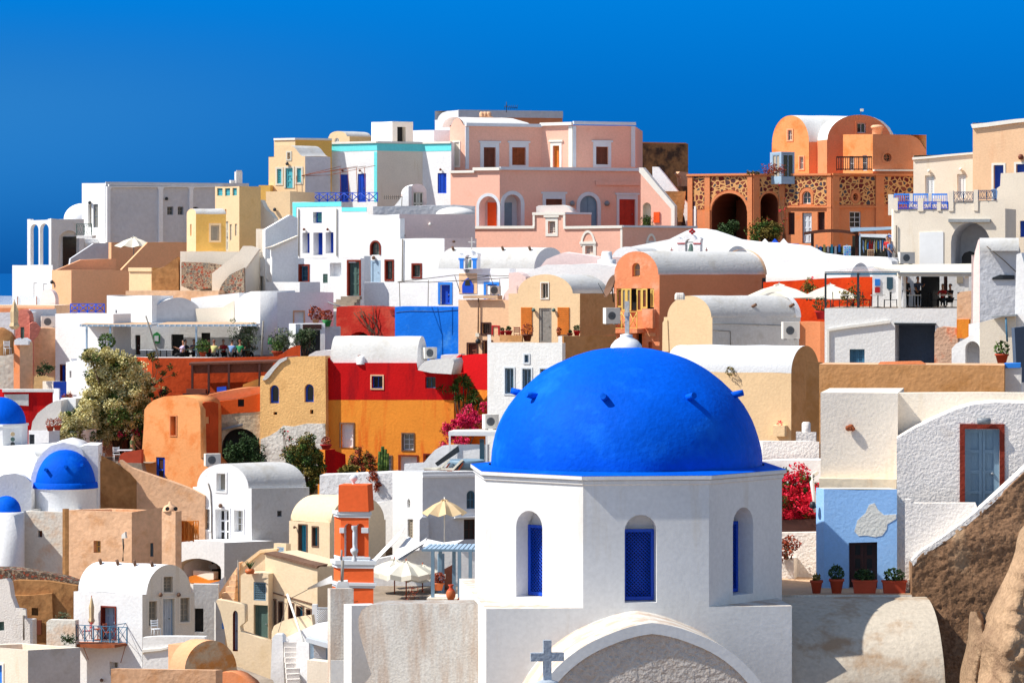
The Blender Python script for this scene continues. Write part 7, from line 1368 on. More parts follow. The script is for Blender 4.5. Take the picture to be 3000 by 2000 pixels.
t.flush(); mb = MB(); mb.lathe(c2, [(1.1, 0), (1.1, -3)], 'whitec', 28); t.add(mb, 'rear_drum')
for x, y in ((135, 1377), (193, 1368), (240, 1364)): mb = MB(); p = P(x, y, 199.8); mb.tube([p+Vector((0, .6, 0)), p+Vector((0, -.25, .05))], .1, 'domeblue', 8); t.add(mb, 'drain_spout')
f = face1(-40, 92, 82, 199); t.slab(f, [(-60, 1700), (-60, 1440), (-20, 1405), (10, 1390), (45, 1386), (72, 1394), (92, 1412), (92, 1520), (70, 1700)], 'whitec', 1.5, smooth=True, step=3)
c3 = P(18, 1498, 197.5); mb = MB(); mb.lathe(c3, [(.86*math.cos(a*.1571), .92*math.sin(a*.1571)) for a in range(11)], 'domeblue', 28); t.add(mb, 'small_dome'); c4 = P(15, 1502, 196.5); mb = MB(); mb.lathe(c4, [(0, .02), (1.05, 0), (1.08, -4.5)], 'whitec', 32); t.add(mb, 'round_apse')
t.block([8, 72], [60], 196.3, 1502, 1760, mat='whitec', dep=1., roof='lid', holes=[(0, 'N', 44, 1521, 54, 1542, dict(dep=.25, bm='brown'))]); t.done()
t = Thing('stained_cream_house', 'stained cream block house with one tiny window below the left church', 'house'); t.block([68, 190], [103], 197.5, 1497, 1760, mat='peelc', dep=6, rmat='roofwhite', holes=[(0, 'N', 111, 1554, 124, 1573, dict(dep=.3, bm='brown'))])
t.done()
t = Thing('tan_stone_house', 'tan plaster house with a yellow crossed window and flat roof', 'house')
t.block([186, 386, 520], [113, 60], 194, 1500, 1760, k=1, mat='tan', rmat='tan', topout={1: [(386, 1500), (470, 1486), (520, 1487)]}, holes=[(0, 'W', 274, 1583, 295, 1619, dict(fr='yellowwood', pn='glassc', mx=1, my=1, dep=.4)), (1, 'W', 440, 1589, 450, 1629, dict(fr='steelblue', pn='glassb', mx=0, my=0, dep=.15))])
t.block([183, 190, 202], [120, 100], 193.2, 1490, 1760, k=1, mat='tand', roof='lid'); f = face1(350, 400, 113, 193); t.slab(f, [(361, 1565), (371, 1557), (373, 1575), (361, 1576)], 'trim', .2, .2, name='meter_box'); t.pipe([f.at(365, 1576, .2), f.at(367, 1600, .2), f.at(365, 1642, .2)], .05, 'cable'); t.done()
t = Thing('chimney_tower', 'tan square chimney tower with a small arched cap', 'chimney'); t.block([474, 514, 532], [115, 55], 190, 1497, 1760, k=1, mat='tan', roof='lid')
c = P(498, 1497, 190.5); mb = MB(); mb.lathe(c, [(.42, 0), (.42, .12), (.3, .3), (.1, .4), (.06, .55), (0, .56)], 'tan', 16); t.add(mb, 'cap')
for x in (491, 515): mb = MB(); p = P(x, 1489, 189.8); mb.tube([p, p+Vector((0, -.2, 0))], .11, 'dark', 10); t.add(mb, 'smoke_hole')
t.done()
t = Thing('curved_brown_wall', 'curved brown mud wall sweeping behind the tan house', 'wall'); t.jit = .1
f = face1(280, 430, 62, 203); t.slab(f, [(283, 1520), (283, 1342), (300, 1334), (340, 1355), (380, 1385), (410, 1420), (425, 1480), (425, 1520)], 'tand', .5, smooth=True)
f = face1(340, 600, 102, 204.5); t.slab(f, [(345, 1510), (350, 1345), (380, 1368), (440, 1390), (500, 1410), (560, 1432), (600, 1450), (600, 1640), (345, 1640)], 'tan', .6, name='long_wall'); f = face1(260, 290, 110, 202.5); t.slab(f, [(262, 1350), (265, 1322), (270, 1312), (276, 1320), (285, 1330), (285, 1352), (275, 1356)], 'peel', .5, name='stub'); t.done()
t = Thing('orange_lattice_box', 'orange lattice box leaning beside the chimney tower', 'crate'); f = face1(526, 595, 100, 190.5); t.rail(f, 527, 566, 1525, 1586, 3, 'orangew', 'x', r=.03); t.rail(f, 566, 580, 1524, 1580, 2, 'orangew', 'x', r=.04, name='side_lattice'); t.slab(f, [(528, 1528), (565, 1526), (565, 1584), (526, 1588)], 'orangew', .04, -.2, name='panel'); t.done()
t = Thing('amber_house', 'amber orange house with a rounded roof and a small blue door', 'house'); t.jit = .02
f = face1(390, 600, 118, 212, ref=587)
t.slab(f, [(380, 1560), (396, 1378), (404, 1365), (412, 1345), (417, 1310), (421, 1250), (423, 1200), (432, 1186), (450, 1172), (480, 1161), (520, 1158), (550, 1162), (572, 1167), (583, 1180), (587, 1200), (588, 1340), (600, 1356), (632, 1395), (640, 1420), (640, 1560)], 'orangehouse', 2.4, smooth=True, step=3,
 holes=[(0, 'W', 500, 1219, 516, 1275, dict(fr='dbrown', dep=.6, pn='dark', sur=('orange', 3))), (0, 'D', 457, 1339, 483, 1413, dict(fr='bluep', leaf='bluep', lv=1, dep=.12, pnl='dbrown', pz=2))])
f = face1(584, 642, 45, 212.2, ref=586); t.slab(f, [(586, 1200), (589, 1185), (600, 1177), (625, 1176), (640, 1182), (640, 1400), (600, 1360), (587, 1342)], 'terracotta', .8, holes=[(0, 'N', 603, 1220, 615, 1240, dict(dep=.3, bm='dark'))]); t.done()  # terracotta side slab paints the amber wall in shade
acunit('air conditioner at the foot of the amber house side', P(622, 1364, 209.5), .95, .75, .5, .3)
t = Thing('ruined_orange_house', 'orange banded ruin with a large sooty arch below', 'house'); t.jit = .08
f = face1(630, 770, 88, 214.5); t.slab(f, [(634, 1176), (700, 1168), (764, 1151), (764, 1203), (745, 1206), (700, 1209), (655, 1215), (636, 1212)], 'orangev', .4, .03, holes=[(0, 'N', 697, 1169, 715, 1190, dict(dep=.3, bm='dark'))])
t.slab(f, [(634, 1213), (655, 1215), (700, 1209), (745, 1206), (764, 1203), (764, 1480), (634, 1480)], 'peelruin', .5, holes=[(0, 'N', 650, 1254, 761, 1470, dict(arch=True, dep=2., rm='ruin', bm='dark'))])
t.slab(f, [(586, 1172), (609, 1158), (640, 1150), (706, 1138), (764, 1132), (764, 1158), (700, 1170), (634, 1184), (600, 1180)], 'orange', 1.6, -.5, name='sloping_roof', smooth=True); t.slab(f, [(706, 1142), (708, 1130), (764, 1108), (764, 1136)], 'yellowd', .5, -1.9, name='upper_parapet')
t.pipe([f.at(644, 1370, .2), f.at(645, 1265, .2), f.at(652, 1256, .3), f.at(712, 1243, .3)], .09, 'metal', 'drain_pipe'); t.done()
bush('pine_shrub', 'dark green shrub growing in front of the sooty arch', 'shrub', [(700, 1320, 210.5, .7), (725, 1310, 210.5, .65), (745, 1335, 210.3, .6), (690, 1345, 210.3, .6), (720, 1290, 210.5, .45), (760, 1350, 210, .45)], [('leafd', 1)], 5200, .07, P(720, 1380, 210.5), 6, stemr=.04)
t = Thing('ochre_house', 'rough ochre house with two arched blue windows and peeling base', 'house'); t.jit = .04
f = face1(760, 960, 106, 213, ref=955)
AW = dict(fr='bluep', pn='glassd', mx=0, my=0, dep=.3, rise=1., fw=.12)
t.slab(f, [(762, 1420), (762, 1112), (764, 1101), (778, 1103), (790, 1092), (806, 1070), (822, 1055), (842, 1047), (870, 1044), (953, 1042), (957, 1420)], 'ochrep', .9, step=2, smooth=False, holes=[(0, 'A', 790, 1127, 817, 1181, AW), (0, 'A', 892, 1125, 919, 1178, AW), (0, 'N', 801, 1206, 812, 1214, dict(dep=.3, bm='dark')), (0, 'N', 908, 1200, 918, 1212, dict(dep=.3, bm='dark'))])
t.slab(f, [(762, 1420), (764, 1285), (790, 1275), (812, 1262), (830, 1245), (860, 1248), (900, 1240), (953, 1240), (955, 1420)], 'peelw', .06, .02, name='peeled_base'); t.slab(f, [(770, 1112), (779, 1096), (800, 1072), (820, 1052), (842, 1044), (842, 1052), (824, 1062), (806, 1082), (790, 1104), (780, 1112)], 'roofgrey', 2., .12, name='stone_coping')
t.done()
t = Thing('red_amber_house', 'two tone house, crimson above and amber below, with a white barrel roof', 'house'); t.jit = .02
f = face1(950, 1335, 106, 213.5, ref=955)
DW = dict(fr='whitep', pn='glassc', mx=1, my=2, dep=.3, sur=('brownstone', 3), rm='brownstone')
t.slab(f, [(953, 1171), (953, 1046), (962, 1048), (975, 1062), (1219, 1063), (1222, 1084), (1262, 1092), (1329, 1096), (1329, 1171)], 'red', 4., step=2, holes=[(0, 'W', 1089, 1101, 1121, 1137, dict(fr='bluep', pn='dark', mx=1, my=0, dep=.3, sur=('tan', 4))), (0, 'W', 1246, 1104, 1276, 1137, dict(fr='steelblue', pn='glassd', mx=1, my=0, dep=.3))])
t.slab(f, [(953, 1450), (953, 1171.3), (1329, 1171.3), (1334, 1450)], 'amber', 4., step=2, holes=[(0, 'D', 999, 1241, 1035, 1311, dict(fr='whitep', leaf='whitep', lv=1, dep=.3, sur=('brownstone', 4))), (0, 'W', 1179, 1270, 1212, 1318, dict(DW)), (0, 'D', 1171, 1336, 1222, 1430, dict(fr='whitep', leaf='whitep', dep=.3, sur=('redstone', 4))), (0, 'W', 1131, 1336, 1147, 1385, dict(DW, my=3)), (0, 'D', 1244, 1332, 1290, 1430, dict(fr='brown', dep=.3, sur=('redstone', 4)))])
t.done()
t = Thing('white_barrel_roof', 'white barrel vault roof on top of the crimson wall', 'roof'); t.block([968, 1222, 1256], [106, 40], 212, 1062, 1100, k=1, mat='whitec', gable=(1, 1222, 1252, 985), rmat='roofwhite')
c = P(1058, 1062, 213); mb = MB(); mb.lathe(c, [(.3, -.1), (.26, .3), (.15, .42), (0, .45)], 'whitec', 12); mb.lathe(c+Vector((-.1, 0, .3)), [(.12, 0), (.1, .15), (0, .18)], 'brown', 8); t.add(mb, 'chimney'); t.done()
t = Thing('small_white_vault', 'small curved white roof at the right end of the crimson house', 'roof'); f = face1(1220, 1330, 106, 211); t.slab(f, [(1224, 1084), (1232, 1070), (1245, 1058), (1262, 1053), (1325, 1048), (1330, 1060), (1322, 1096), (1262, 1092)], 'roofwhite', 2., smooth=True); t.done()
t = Thing('left_white_cap', 'low white mound roof behind the ochre house', 'roof'); f = face1(890, 1000, 104, 219); t.slab(f, [(896, 1060), (905, 1040), (925, 1028), (950, 1025), (985, 1026), (985, 1062)], 'roofwhite', 2., smooth=True); t.done()
acunit('air conditioner at the right end of the white barrel roof', P(1256, 1050, 212.5), .9, .7, .5, .6)
t = Thing('bright_red_house', 'bright red and amber wall corner behind the spiky palms', 'house'); ch = chain([1318, 1353, 1434], [62, 125], 214, 1); fa2, fb3 = Fc(ch[0], ch[1]), Fc(ch[1], ch[2])
t.slab(fa2, [(1324, 1450), (1324, 1110), (1330, 1075), (1340, 1050), (1354, 1038), (1354, 1450)], 'red', .4); t.slab(fb3, [(1354, 1142), (1354, 1040), (1432, 1036), (1432, 1142)], 'redb', .4); t.slab(fb3, [(1354, 1450), (1354, 1142.3), (1432, 1142.3), (1432, 1450)], 'amber', .4)
f = face1(1290, 1420, 104, 217); t.slab(f, [(1290, 1060), (1292, 1040), (1350, 1036), (1352, 1060)], 'whitec', 1., name='roof_piece'); t.done()
t = Thing('amber_garden_wall', 'short amber garden wall with a red top left of the white door', 'wall'); t.block([931, 952, 982], [118, 58], 208.5, 1317, 1500, k=1, mat='amber', matf=[None, 'red'], roof='lid', rmat='terracotta'); f = face1(975, 1050, 62, 211); t.slab(f, [(978, 1450), (980, 1318), (1012, 1330), (1016, 1450)], 'red', .3, name='side_wall'); t.done()
pot('flower_pot', 'red bowl of succulents on the short amber wall', 'flower pot', P(955, 1316, 208), .35, .3, 'cred', 'rustleaf', ph=.5, pn=160, ls=.07)
def yucca(label, base, heads, grp):
 t = Thing('spiky_palm', label, 'palm', grp); t.setbase(base); b = Vector(base)
 for hx, hy, Y, r in heads:
  c = P(hx, hy, Y); mb = MB(); m_ = (b+c)/2+Vector(((c.x-b.x)*.25, 0, -.1)); mb.tube([b, m_, c], .06, 'bark', 6, r2=.04); t.add(mb, 'trunk'); mb = MB(); mi = mb.mat('leaf')
  for i in range(70):
   d = Vector((random.gauss(0, 1), random.gauss(0, 1), random.gauss(.25, .8))).normalized(); s_ = d.cross(Vector((0, 0, 1))).normalized()*.03; e_ = c+d*r-Vector((0, 0, .12*r)); i0 = len(mb.v)
   mb.v += [c-s_, c+s_, c+d*r*.6+s_, e_, c+d*r*.6-s_]; mb.f.append((i0, i0+1, i0+2, i0+3, i0+4)); mb.mi.append(mi); mb.sm.append(False)
  t.add(mb, 'leaf_head')
 t.done()
g = 'spiky palms before the bright red wall'
yucca('leaning spiky palm with a bent bare trunk left of the magenta bougainvillea', P(1340, 1240, 211.5), [(1296, 1140, 211.5, .5), (1320, 1195, 211.5, .3)], g)
yucca('tall bushy spiky palm against the bright red wall', P(1355, 1250, 211), [(1358, 1115, 211, .6), (1330, 1140, 211, .5), (1345, 1165, 210.8, .5), (1372, 1130, 211, .5), (1340, 1120, 211.2, .4)], g)
yucca('right spiky palm casting star shadows on the amber wall', P(1385, 1250, 210.5), [(1385, 1165, 210.5, .55), (1402, 1180, 210.5, .5), (1370, 1185, 210.5, .5), (1388, 1150, 210.8, .4)], g)
bush('magenta_bougainvillea', 'magenta bougainvillea in front of the spiky palms', 'bush', [(1385, 1215, 209.5, .55), (1360, 1230, 209.5, .55), (1400, 1235, 209.3, .5), (1340, 1245, 209.3, .45), (1310, 1255, 209, .35), (1325, 1270, 209, .4), (1350, 1300, 208.6, .45), (1300, 1305, 208.6, .3), (1420, 1190, 209.8, .3)], [('magenta', 1.), ('rustleaf', .3)], 8000, .06, P(1360, 1330, 209), 7, stemr=.03)
t = Thing('garden_wall', 'peeling white garden wall below the amber house', 'wall'); t.jit = .1; f = face1(932, 1155, 104, 203.5); t.slab(f, [(935, 1480), (937, 1390), (1000, 1388), (1080, 1386), (1152, 1382), (1152, 1600), (935, 1600)], 'peelw2', 1.2)
f = face1(1080, 1160, 108, 198); t.slab(f, [(1085, 1600), (1095, 1475), (1120, 1470), (1152, 1462), (1152, 1600)], 'white', .8, name='lower_wall'); t.done()
bush('rusty_shrub', 'rusty brown shrub on the peeling garden wall', 'shrub', [(1040, 1350, 205.5, .5), (1065, 1355, 205.5, .55), (1090, 1360, 205.5, .5), (1050, 1320, 205.5, .3), (1080, 1335, 205.5, .3)], [('rustleaf', .8), ('leafo', .4)], 2200, .07, P(1065, 1390, 205.5), 9, stemr=.03)
bush('agave', 'yellow green spiky agave at the left of the garden wall plants', 'plant', [(1010, 1385, 204.8, .4), (1030, 1380, 204.8, .3)], [('leafo', 1)], 160, .28, P(1020, 1392, 204.8), 5)
t = Thing('cactus', 'tall ribbed green column cactus on the garden wall', 'cactus'); t.setbase(P(1122, 1388, 205))
for i, (x, y0) in enumerate(((1112, 1325), (1120, 1310), (1128, 1318), (1134, 1330), (1116, 1345))): mb = MB(); mb.tube([P(x, 1390, 205), P(x, (1390+y0)/2, 205), P(x+1, y0, 205), P(x+1, y0-3, 205)], .13, 'leaf', 7, r2=.09); t.add(mb, 'stem')
t.done()
bush('hanging_plant', 'brown hanging plant spilling over the garden wall', 'plant', [(1100, 1395, 202.6, .35), (1108, 1420, 202.5, .3), (1090, 1388, 202.8, .25)], [('rustleaf', 1)], 500, .08, P(1100, 1385, 203), 4)
bush('garden_tree', 'tall olive brown tree mass between the white vault and the amber wall', 'tree', [(880, 1330, 206.5, .8), (910, 1345, 206.5, .8), (900, 1300, 206.5, .6), (925, 1380, 206.3, .7), (870, 1370, 206.3, .6), (915, 1415, 206.2, .5), (935, 1340, 206.5, .4), (860, 1335, 206.6, .5)], [('leafo', .9), ('leaf', .4), ('leafd', .3)], 9000, .075, P(905, 1450, 206.4), 8, stemr=.05)
bush('red_flower_vine', 'thin rose vine with red blossoms on the peeling ochre base', 'vine', [(830, 1265, 211.5, .25), (850, 1285, 211.5, .3), (880, 1282, 211.5, .18), (835, 1320, 211.3, .3), (905, 1295, 211.3, .25)], [('leafd', .6), ('redfl', .12)], 420, .07, P(845, 1355, 211.3), 6, stemr=.025)
t = Thing('white_grey_house', 'white house with an oval window and a blue-grey shaded side left of the blue dome', 'house')
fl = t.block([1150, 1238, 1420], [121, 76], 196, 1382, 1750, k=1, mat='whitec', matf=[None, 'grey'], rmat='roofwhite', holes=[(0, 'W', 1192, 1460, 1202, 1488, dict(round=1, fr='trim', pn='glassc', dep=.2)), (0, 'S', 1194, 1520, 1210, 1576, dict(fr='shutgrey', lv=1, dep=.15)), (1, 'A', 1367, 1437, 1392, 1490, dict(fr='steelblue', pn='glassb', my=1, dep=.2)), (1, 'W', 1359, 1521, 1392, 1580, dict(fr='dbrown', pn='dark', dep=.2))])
t.strip(fl[1], 1238, 1390, 1420, 1397, 'whitec', 'string_course', .06); f = fl[1]; t.slab(f, [(1223, 1700), (1224, 1520), (1232, 1512), (1246, 1512), (1250, 1522), (1251, 1700)], 'grey', .5, .5, name='chimney_flue'); t.strip(f, 1330, 1512, 1395, 1516, 'whitec', 'ledge', .3); t.done()
t = Thing('white_pergola', 'white slatted pergola with thin posts left of the blue dome', 'pergola'); f = face1(1310, 1460, 96, 201); fb2 = face1(1310, 1460, 96, 205); mb = MB(); quad(mb, f.at(1316, 1262), f.at(1460, 1262), fb2.at(1460, 1256), fb2.at(1330, 1258), 'trim', .05); t.add(mb, 'roof'); t.strip(f, 1314, 1264, 1460, 1276, 'whitep', 'beam', .05)
for x in (1318, 1426): t.strip(f, x-3, 1276, x+2, 1372, 'whitep', 'post', .05, .05)
t.done()
t = Thing('curved_white_wall', 'curved white terrace wall with a dark awning beside the loungers', 'wall'); f = face1(1210, 1420, 98, 200); t.slab(f, [(1170, 1400), (1172, 1362), (1230, 1358), (1245, 1340), (1262, 1322), (1285, 1308), (1315, 1306), (1420, 1306), (1420, 1400)], 'whitec', .4, -1.5, smooth=True); t.slab(f, [(1270, 1357), (1278, 1366), (1342, 1324), (1338, 1306)], 'dmetal', .1, -.5, name='folded_awning'); t.slab(f, [(1395, 1350), (1395, 1290), (1408, 1290), (1408, 1350)], 'glassb', .05, -1.4, name='window'); t.done()
t = Thing('hot_tub', 'round grey tub on the terrace left of the blue dome', 'tub'); c = P(1365, 1362, 199); mb = MB(); mb.lathe(c, [(0, .2), (.85, .2), (1.05, .32), (1.12, .3), (1.1, .1), (.9, -.3), (0, -.3)], 'greyblue', 28); t.add(mb, 'rim'); t.done()
for i, (x, l) in enumerate(((1290, 'left white sun lounger beside the round tub'), (1330, 'right white sun lounger beside the round tub'))):
 t = Thing('sun_lounger', l, 'sun lounger', 'white sun loungers by the tub'); f = face1(1200, 1400, 96, 197.8); t.slab(f, [(x-50, 1375), (x-48, 1370), (x-4, 1370), (x+20, 1346), (x+26, 1349), (x-2, 1376)], 'canvas', .6, name='mattress'); t.slab(f, [(x-48, 1379), (x-48, 1375), (x+10, 1376), (x+24, 1356), (x+27, 1357), (x+12, 1380)], 'woodr', .5, -.05, name='frame'); t.done()
parasol('sand coloured parasol above the white sails', P(1302, 1600, 192), 1.3, 2.65, .75, 'canvast', 'trim', 8, 0., rot=5)
g = 'cream market parasols beside the orange bell tower'
parasol('front cream market parasol on a red wooden pole', P(1190, 1770, 184), 1.5, 2.35, .62, 'canvas', 'woodr', 8, .26, g, rot=12)
parasol('rear cream market parasol left of the front one', P(1156, 1768, 187), 1.5, 2.45, .62, 'canvas', 'woodr', 8, .24, g, rot=30)
parasol('third cream market parasol partly behind the blue pergola', P(1238, 1770, 188), 1.35, 2.2, .58, 'canvas', 'woodr', 8, .22, g, rot=20)
t = Thing('shade_sails', 'white triangular shade sails stretched between the bell tower and the pergola', 'shade sail')
for i, (pts, Ys) in enumerate(((((1090, 1640), (1190, 1536), (1165, 1578), (1100, 1644)), (190, 193, 191, 189)), (((1145, 1632), (1196, 1570), (1240, 1592), (1160, 1640)), (189, 193, 191, 188.5)), (((1140, 1648), (1170, 1628), (1250, 1574), (1245, 1590), (1180, 1636)), (188, 190, 192, 191.5, 189)), (((1238, 1600), (1252, 1578), (1300, 1588), (1358, 1580), (1330, 1596)), (189, 191, 190.5, 190, 189)), (((900, 1722), (972, 1684), (975, 1705), (905, 1724)), (186, 183, 183, 186)))):
 mb = MB(); p = [P(a, b, y) for (a, b), y in zip(pts, Ys)]; c = sum(p, Vector((0, 0, 0)))/len(p)-Vector((0, 0, .08))
 for k in range(len(p)): mb.face([p[k], p[(k+1) % len(p)], c], 'canvasw', True); mb.face([p[k]-Vector((0, 0, .03)), p[(k+1) % len(p)]-Vector((0, 0, .03)), c-Vector((0, 0, .03))], 'canvasw', True)
 t.add(mb, 'sail')
t.pipe([P(845, 1755, 188), P(905, 1724, 186)], .02, 'cable', 'rope'); t.done()
t = Thing('court_wall', 'pale grey courtyard wall with ledges behind the market parasols', 'wall'); f = face1(1080, 1420, 90, 191.5); t.slab(f, [(1085, 1800), (1085, 1640), (1240, 1610), (1400, 1610), (1400, 1800)], 'whitec', .4)
f = face1(1140, 1300, 90, 189.5); t.slab(f, [(1140, 1780), (1148, 1726), (1254, 1726), (1254, 1780)], 'whitec', 1., name='bench'); t.slab(f, [(1140, 1780), (1146, 1745), (1262, 1745), (1262, 1780)], 'whitec', 1., .6, name='bench'); t.done()
t = Thing('court_floor', 'pale paved courtyard floor beside the blue pergola', 'terrace'); a, b = P(1080, 1775, 180), P(1400, 1775, 180); t.wall.face([(a.x, a.y, a.z), (b.x, b.y, b.z), (b.x+.5, 192, b.z), (a.x-.5, 192, a.z)], 'paving'); f = face1(1250, 1400, 96, 180.5); t.slab(f, [(1250, 1790), (1250, 1752), (1385, 1752), (1385, 1790)], 'cream', 3., name='low_platform'); t.done()
t = Thing('blue_pergola', 'weathered blue wooden pergola beside the domed church', 'pergola'); f = face1(1232, 1400, 94, 181); fb2 = face1(1232, 1400, 94, 185)
mb = MB()
for k in range(12): a = k/11; quad(mb, f.at(1236+a*150, 1608), f.at(1236+a*150+9, 1608), fb2.at(1258+a*140+9, 1592), fb2.at(1258+a*140, 1592), 'palebluew', .06)
t.add(mb, 'slats'); t.strip(f, 1236, 1609, 1400, 1616, 'greyblue', 'beam', .06)
for ff, xs in ((f, (1268, 1346, 1378)), (fb2, (1290, 1330))):
 for x in xs: t.strip(ff, x-5, 1612, x+5, 1754, 'greyblue', 'post', .07, .08)
t.done()
t = Thing('blue_court_door', 'weathered blue open door leaf under the blue pergola', 'door'); f = face1(1280, 1310, 60, 187); t.slab(f, [(1284, 1760), (1284, 1622), (1302, 1622), (1302, 1760)], 'greyblue', .08, name='leaf'); f = face1(1300, 1335, 90, 189); t.slab(f, [(1302, 1740), (1302, 1665), (1330, 1650), (1330, 1740)], 'brown', .1, name='inner_wall'); t.done()
t = Thing('clay_urn', 'large glazed clay urn with a red neck under the blue pergola', 'urn'); mb = MB(); mb.lathe(P(1321, 1757, 179.5), [(0, 0), (.15, 0), (.24, .2), (.26, .38), (.2, .52)], 'clay', 20); t.add(mb, 'body'); mb = MB(); mb.lathe(P(1321, 1757, 179.5), [(.2, .52), (.1, .62), (.09, .7), (.16, .82), (.12, .82), (.06, .7)], 'terra', 20); t.add(mb, 'neck'); t.done()
t = Thing('wooden_trestle', 'folded red-brown wooden frame beside the clay urn', 'trestle'); f = face1(1330, 1390, 95, 179)
for pts in ([(1338, 1756), (1345, 1756), (1373, 1720), (1368, 1716)], [(1362, 1756), (1368, 1756), (1374, 1720), (1368, 1720)], [(1360, 1742), (1378, 1742), (1378, 1747), (1360, 1747)]): t.slab(f, pts, 'woodr', .08, name='leg')
t.done()
pot('flower_pot', 'pot of red and green plants behind the blue pergola post', 'flower pot', P(1285, 1728, 183), .3, .4, 'clay', 'rustleaf', ph=.6, pn=220, ls=.08)
bush('bare_shrub', 'bare twiggy shrub beside the cream parasols', 'shrub', [(1210, 1735, 182, .4), (1205, 1750, 182, .35)], [('rustleaf', 1)], 140, .05, P(1208, 1772, 182), 14, stemr=.012)
t = Thing('orange_bell_tower', 'slender orange bell tower with white cornices and twin arches', 'bell tower'); t.jit = 0
def ring_(x0, x1, xl, y0, y1, out, mat='trimblue', nm='cornice'):
 p = chain([xl, x0, x1], [160, 100], 138, 1); q = [p[0], p[1], p[2], p[0]+p[2]-p[1]]; c = sum(q, Vector((0, 0)))/4; f = Fc(p[1], p[2]); mb = MB(); z0 = f.tz((x0+x1)/2, y1)[1]; z1 = f.tz((x0+x1)/2, y0)[1]; zm = z0+(z1-z0)*.45
 def rg(k, z): return [Vector((*(v+(v-c).normalized()*k), z)) for v in q]
 rows = [rg(0, z0), rg(out*.7, z0+.01), rg(out*.7, zm), rg(out*1.3, zm+.01), rg(out*1.3, z1), rg(-.1, z1+.01)]; mb.grid(rows, mat, False, True); t.add(mb, nm)
f = face1(994, 1080, 100, 138)
t.block([980, 998, 1080], [160, 100], 138, 1515, 1640, k=1, mat='coral', matf=['coral', None], roof='lid', holes=[(1, 'N', 1009, 1533, 1035, 1631, dict(arch=True, dep=.35, rm='trimblue', bm='orangedoor')), (1, 'N', 1042, 1533, 1068, 1631, dict(arch=True, dep=.35, rm='trimblue', bm='orangedoor'))])
fr = face1(991, 1080, 100, 137.9, ref=994); t.slab(fr, [(991, 1498), (992, 1420), (1076, 1420), (1080, 1498)], 'coral', 1.0, name='curved_roof')
ring_(996, 1081, 981, 1498, 1516, .1); ring_(994, 1092, 978, 1641, 1664, .13); ring_(998, 1082, 981, 1630, 1641, .04)
for a, b in ((1000, 1009), (1064, 1080)): t.strip(f, a-4, 1545, b, 1560, 'trimblue', 'capital', .1, .02)
c = P(1038, 1632, 136.8); mb = MB(); mb.lathe((c.x, c.y, c.z-.15), [(.1, 0), (.1, .1), (.05, .2), (.07, .25), (.155, .38), (.15, .48), (.06, .55), (.07, .7), (.07, 1.15), (.05, 1.2), (.11, 1.3), (.11, 1.42)], 'trimblue', 18); t.add(mb, 'column')
t.block([978, 996, 1095], [160, 100], 138, 1662, 1712, k=1, mat='coral', roof='lid'); ring_(996, 1094, 978, 1706, 1722, .12); t.block([974, 994, 1094], [160, 100], 138, 1722, 2300, k=1, mat='coral', roof='lid')
c = P(1036, 1422, 138.5); mb = MB(); mb.lathe(c, [(.1, 0), (.07, .06), (.06, .14), (.16, .25), (.16, .36), (.08, .44), (0, .46)], 'trimblue', 18); t.add(mb, 'finial')
t.pipe([f.at(1010, 1765, .1), f.at(1050, 1760, .1)], .02, 'rust'); t.done()
t = Thing('white_vault_house', 'white vaulted house with grey shaded side and panelled windows lower left of centre', 'house')
ww = dict(fr='whitep', pn='glassc', mx=1, my=2, dep=.35, sur=('whitec', 5))
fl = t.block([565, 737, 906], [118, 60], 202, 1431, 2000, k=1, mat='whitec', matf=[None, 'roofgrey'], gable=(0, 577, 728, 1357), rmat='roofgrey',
 holes=[(0, 'W', 635, 1386, 661, 1438, dict(ww, mx=0, my=0)), (0, 'W', 589, 1490, 615, 1550, dict(ww)), (0, 'D', 632, 1491, 671, 1592, dict(fr='whitep', leaf='whitep', dep=.4, pnl='glassd', sur=('whitec', 5))), (0, 'W', 687, 1494, 712, 1558, dict(ww)), (1, 'W', 812, 1495, 826, 1513, dict(fr='metal', dep=.1, mx=0, my=0))])
t.pipe([fl[0].at(611, 1415, .04), fl[0].at(618, 1440, .04), fl[0].at(621, 1500, .04), fl[0].at(622, 1590, .04)], .03, 'cable'); t.lamp(fl[0], 650, 1480, 'brownstone', .13)
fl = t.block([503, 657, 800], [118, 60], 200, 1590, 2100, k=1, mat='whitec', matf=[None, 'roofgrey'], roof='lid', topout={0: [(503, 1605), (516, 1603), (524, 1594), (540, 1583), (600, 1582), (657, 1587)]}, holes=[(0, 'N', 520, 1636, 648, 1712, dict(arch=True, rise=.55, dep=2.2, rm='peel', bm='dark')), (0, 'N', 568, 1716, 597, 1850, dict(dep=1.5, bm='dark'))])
f = fl[0]; t.slab(f, [(552, 1672), (585, 1674), (612, 1676), (612, 1698), (585, 1700), (553, 1690)], 'trim', .5, -.5, name='white_crate'); t.slab(f, [(545, 1690), (560, 1686), (600, 1700), (640, 1702), (640, 1712), (545, 1708)], 'orangew', 1., -.3, name='orange_board'); t.slab(f, [(585, 1656), (608, 1653), (612, 1668), (590, 1670)], 'metal', .4, -.9, name='metal_box')
t.slab(face1(590, 660, 100, 196), [(595, 1860), (596, 1712), (640, 1702), (655, 1690), (656, 1735), (618, 1736), (612, 1760), (618, 1830), (635, 1860)], 'whitec', .5, name='corner_pillar'); t.slab(face1(610, 660, 90, 196.6), [(612, 1840), (612, 1736), (640, 1732), (640, 1840)], 'teal', .05, name='glazed_screen'); t.done()
t = Thing('cream_vault_house', 'custard cream vaulted house with turquoise door left of the bell tower', 'house')
td = dict(rm='brownstone', sur=('brownstone', 3), dep=.35)
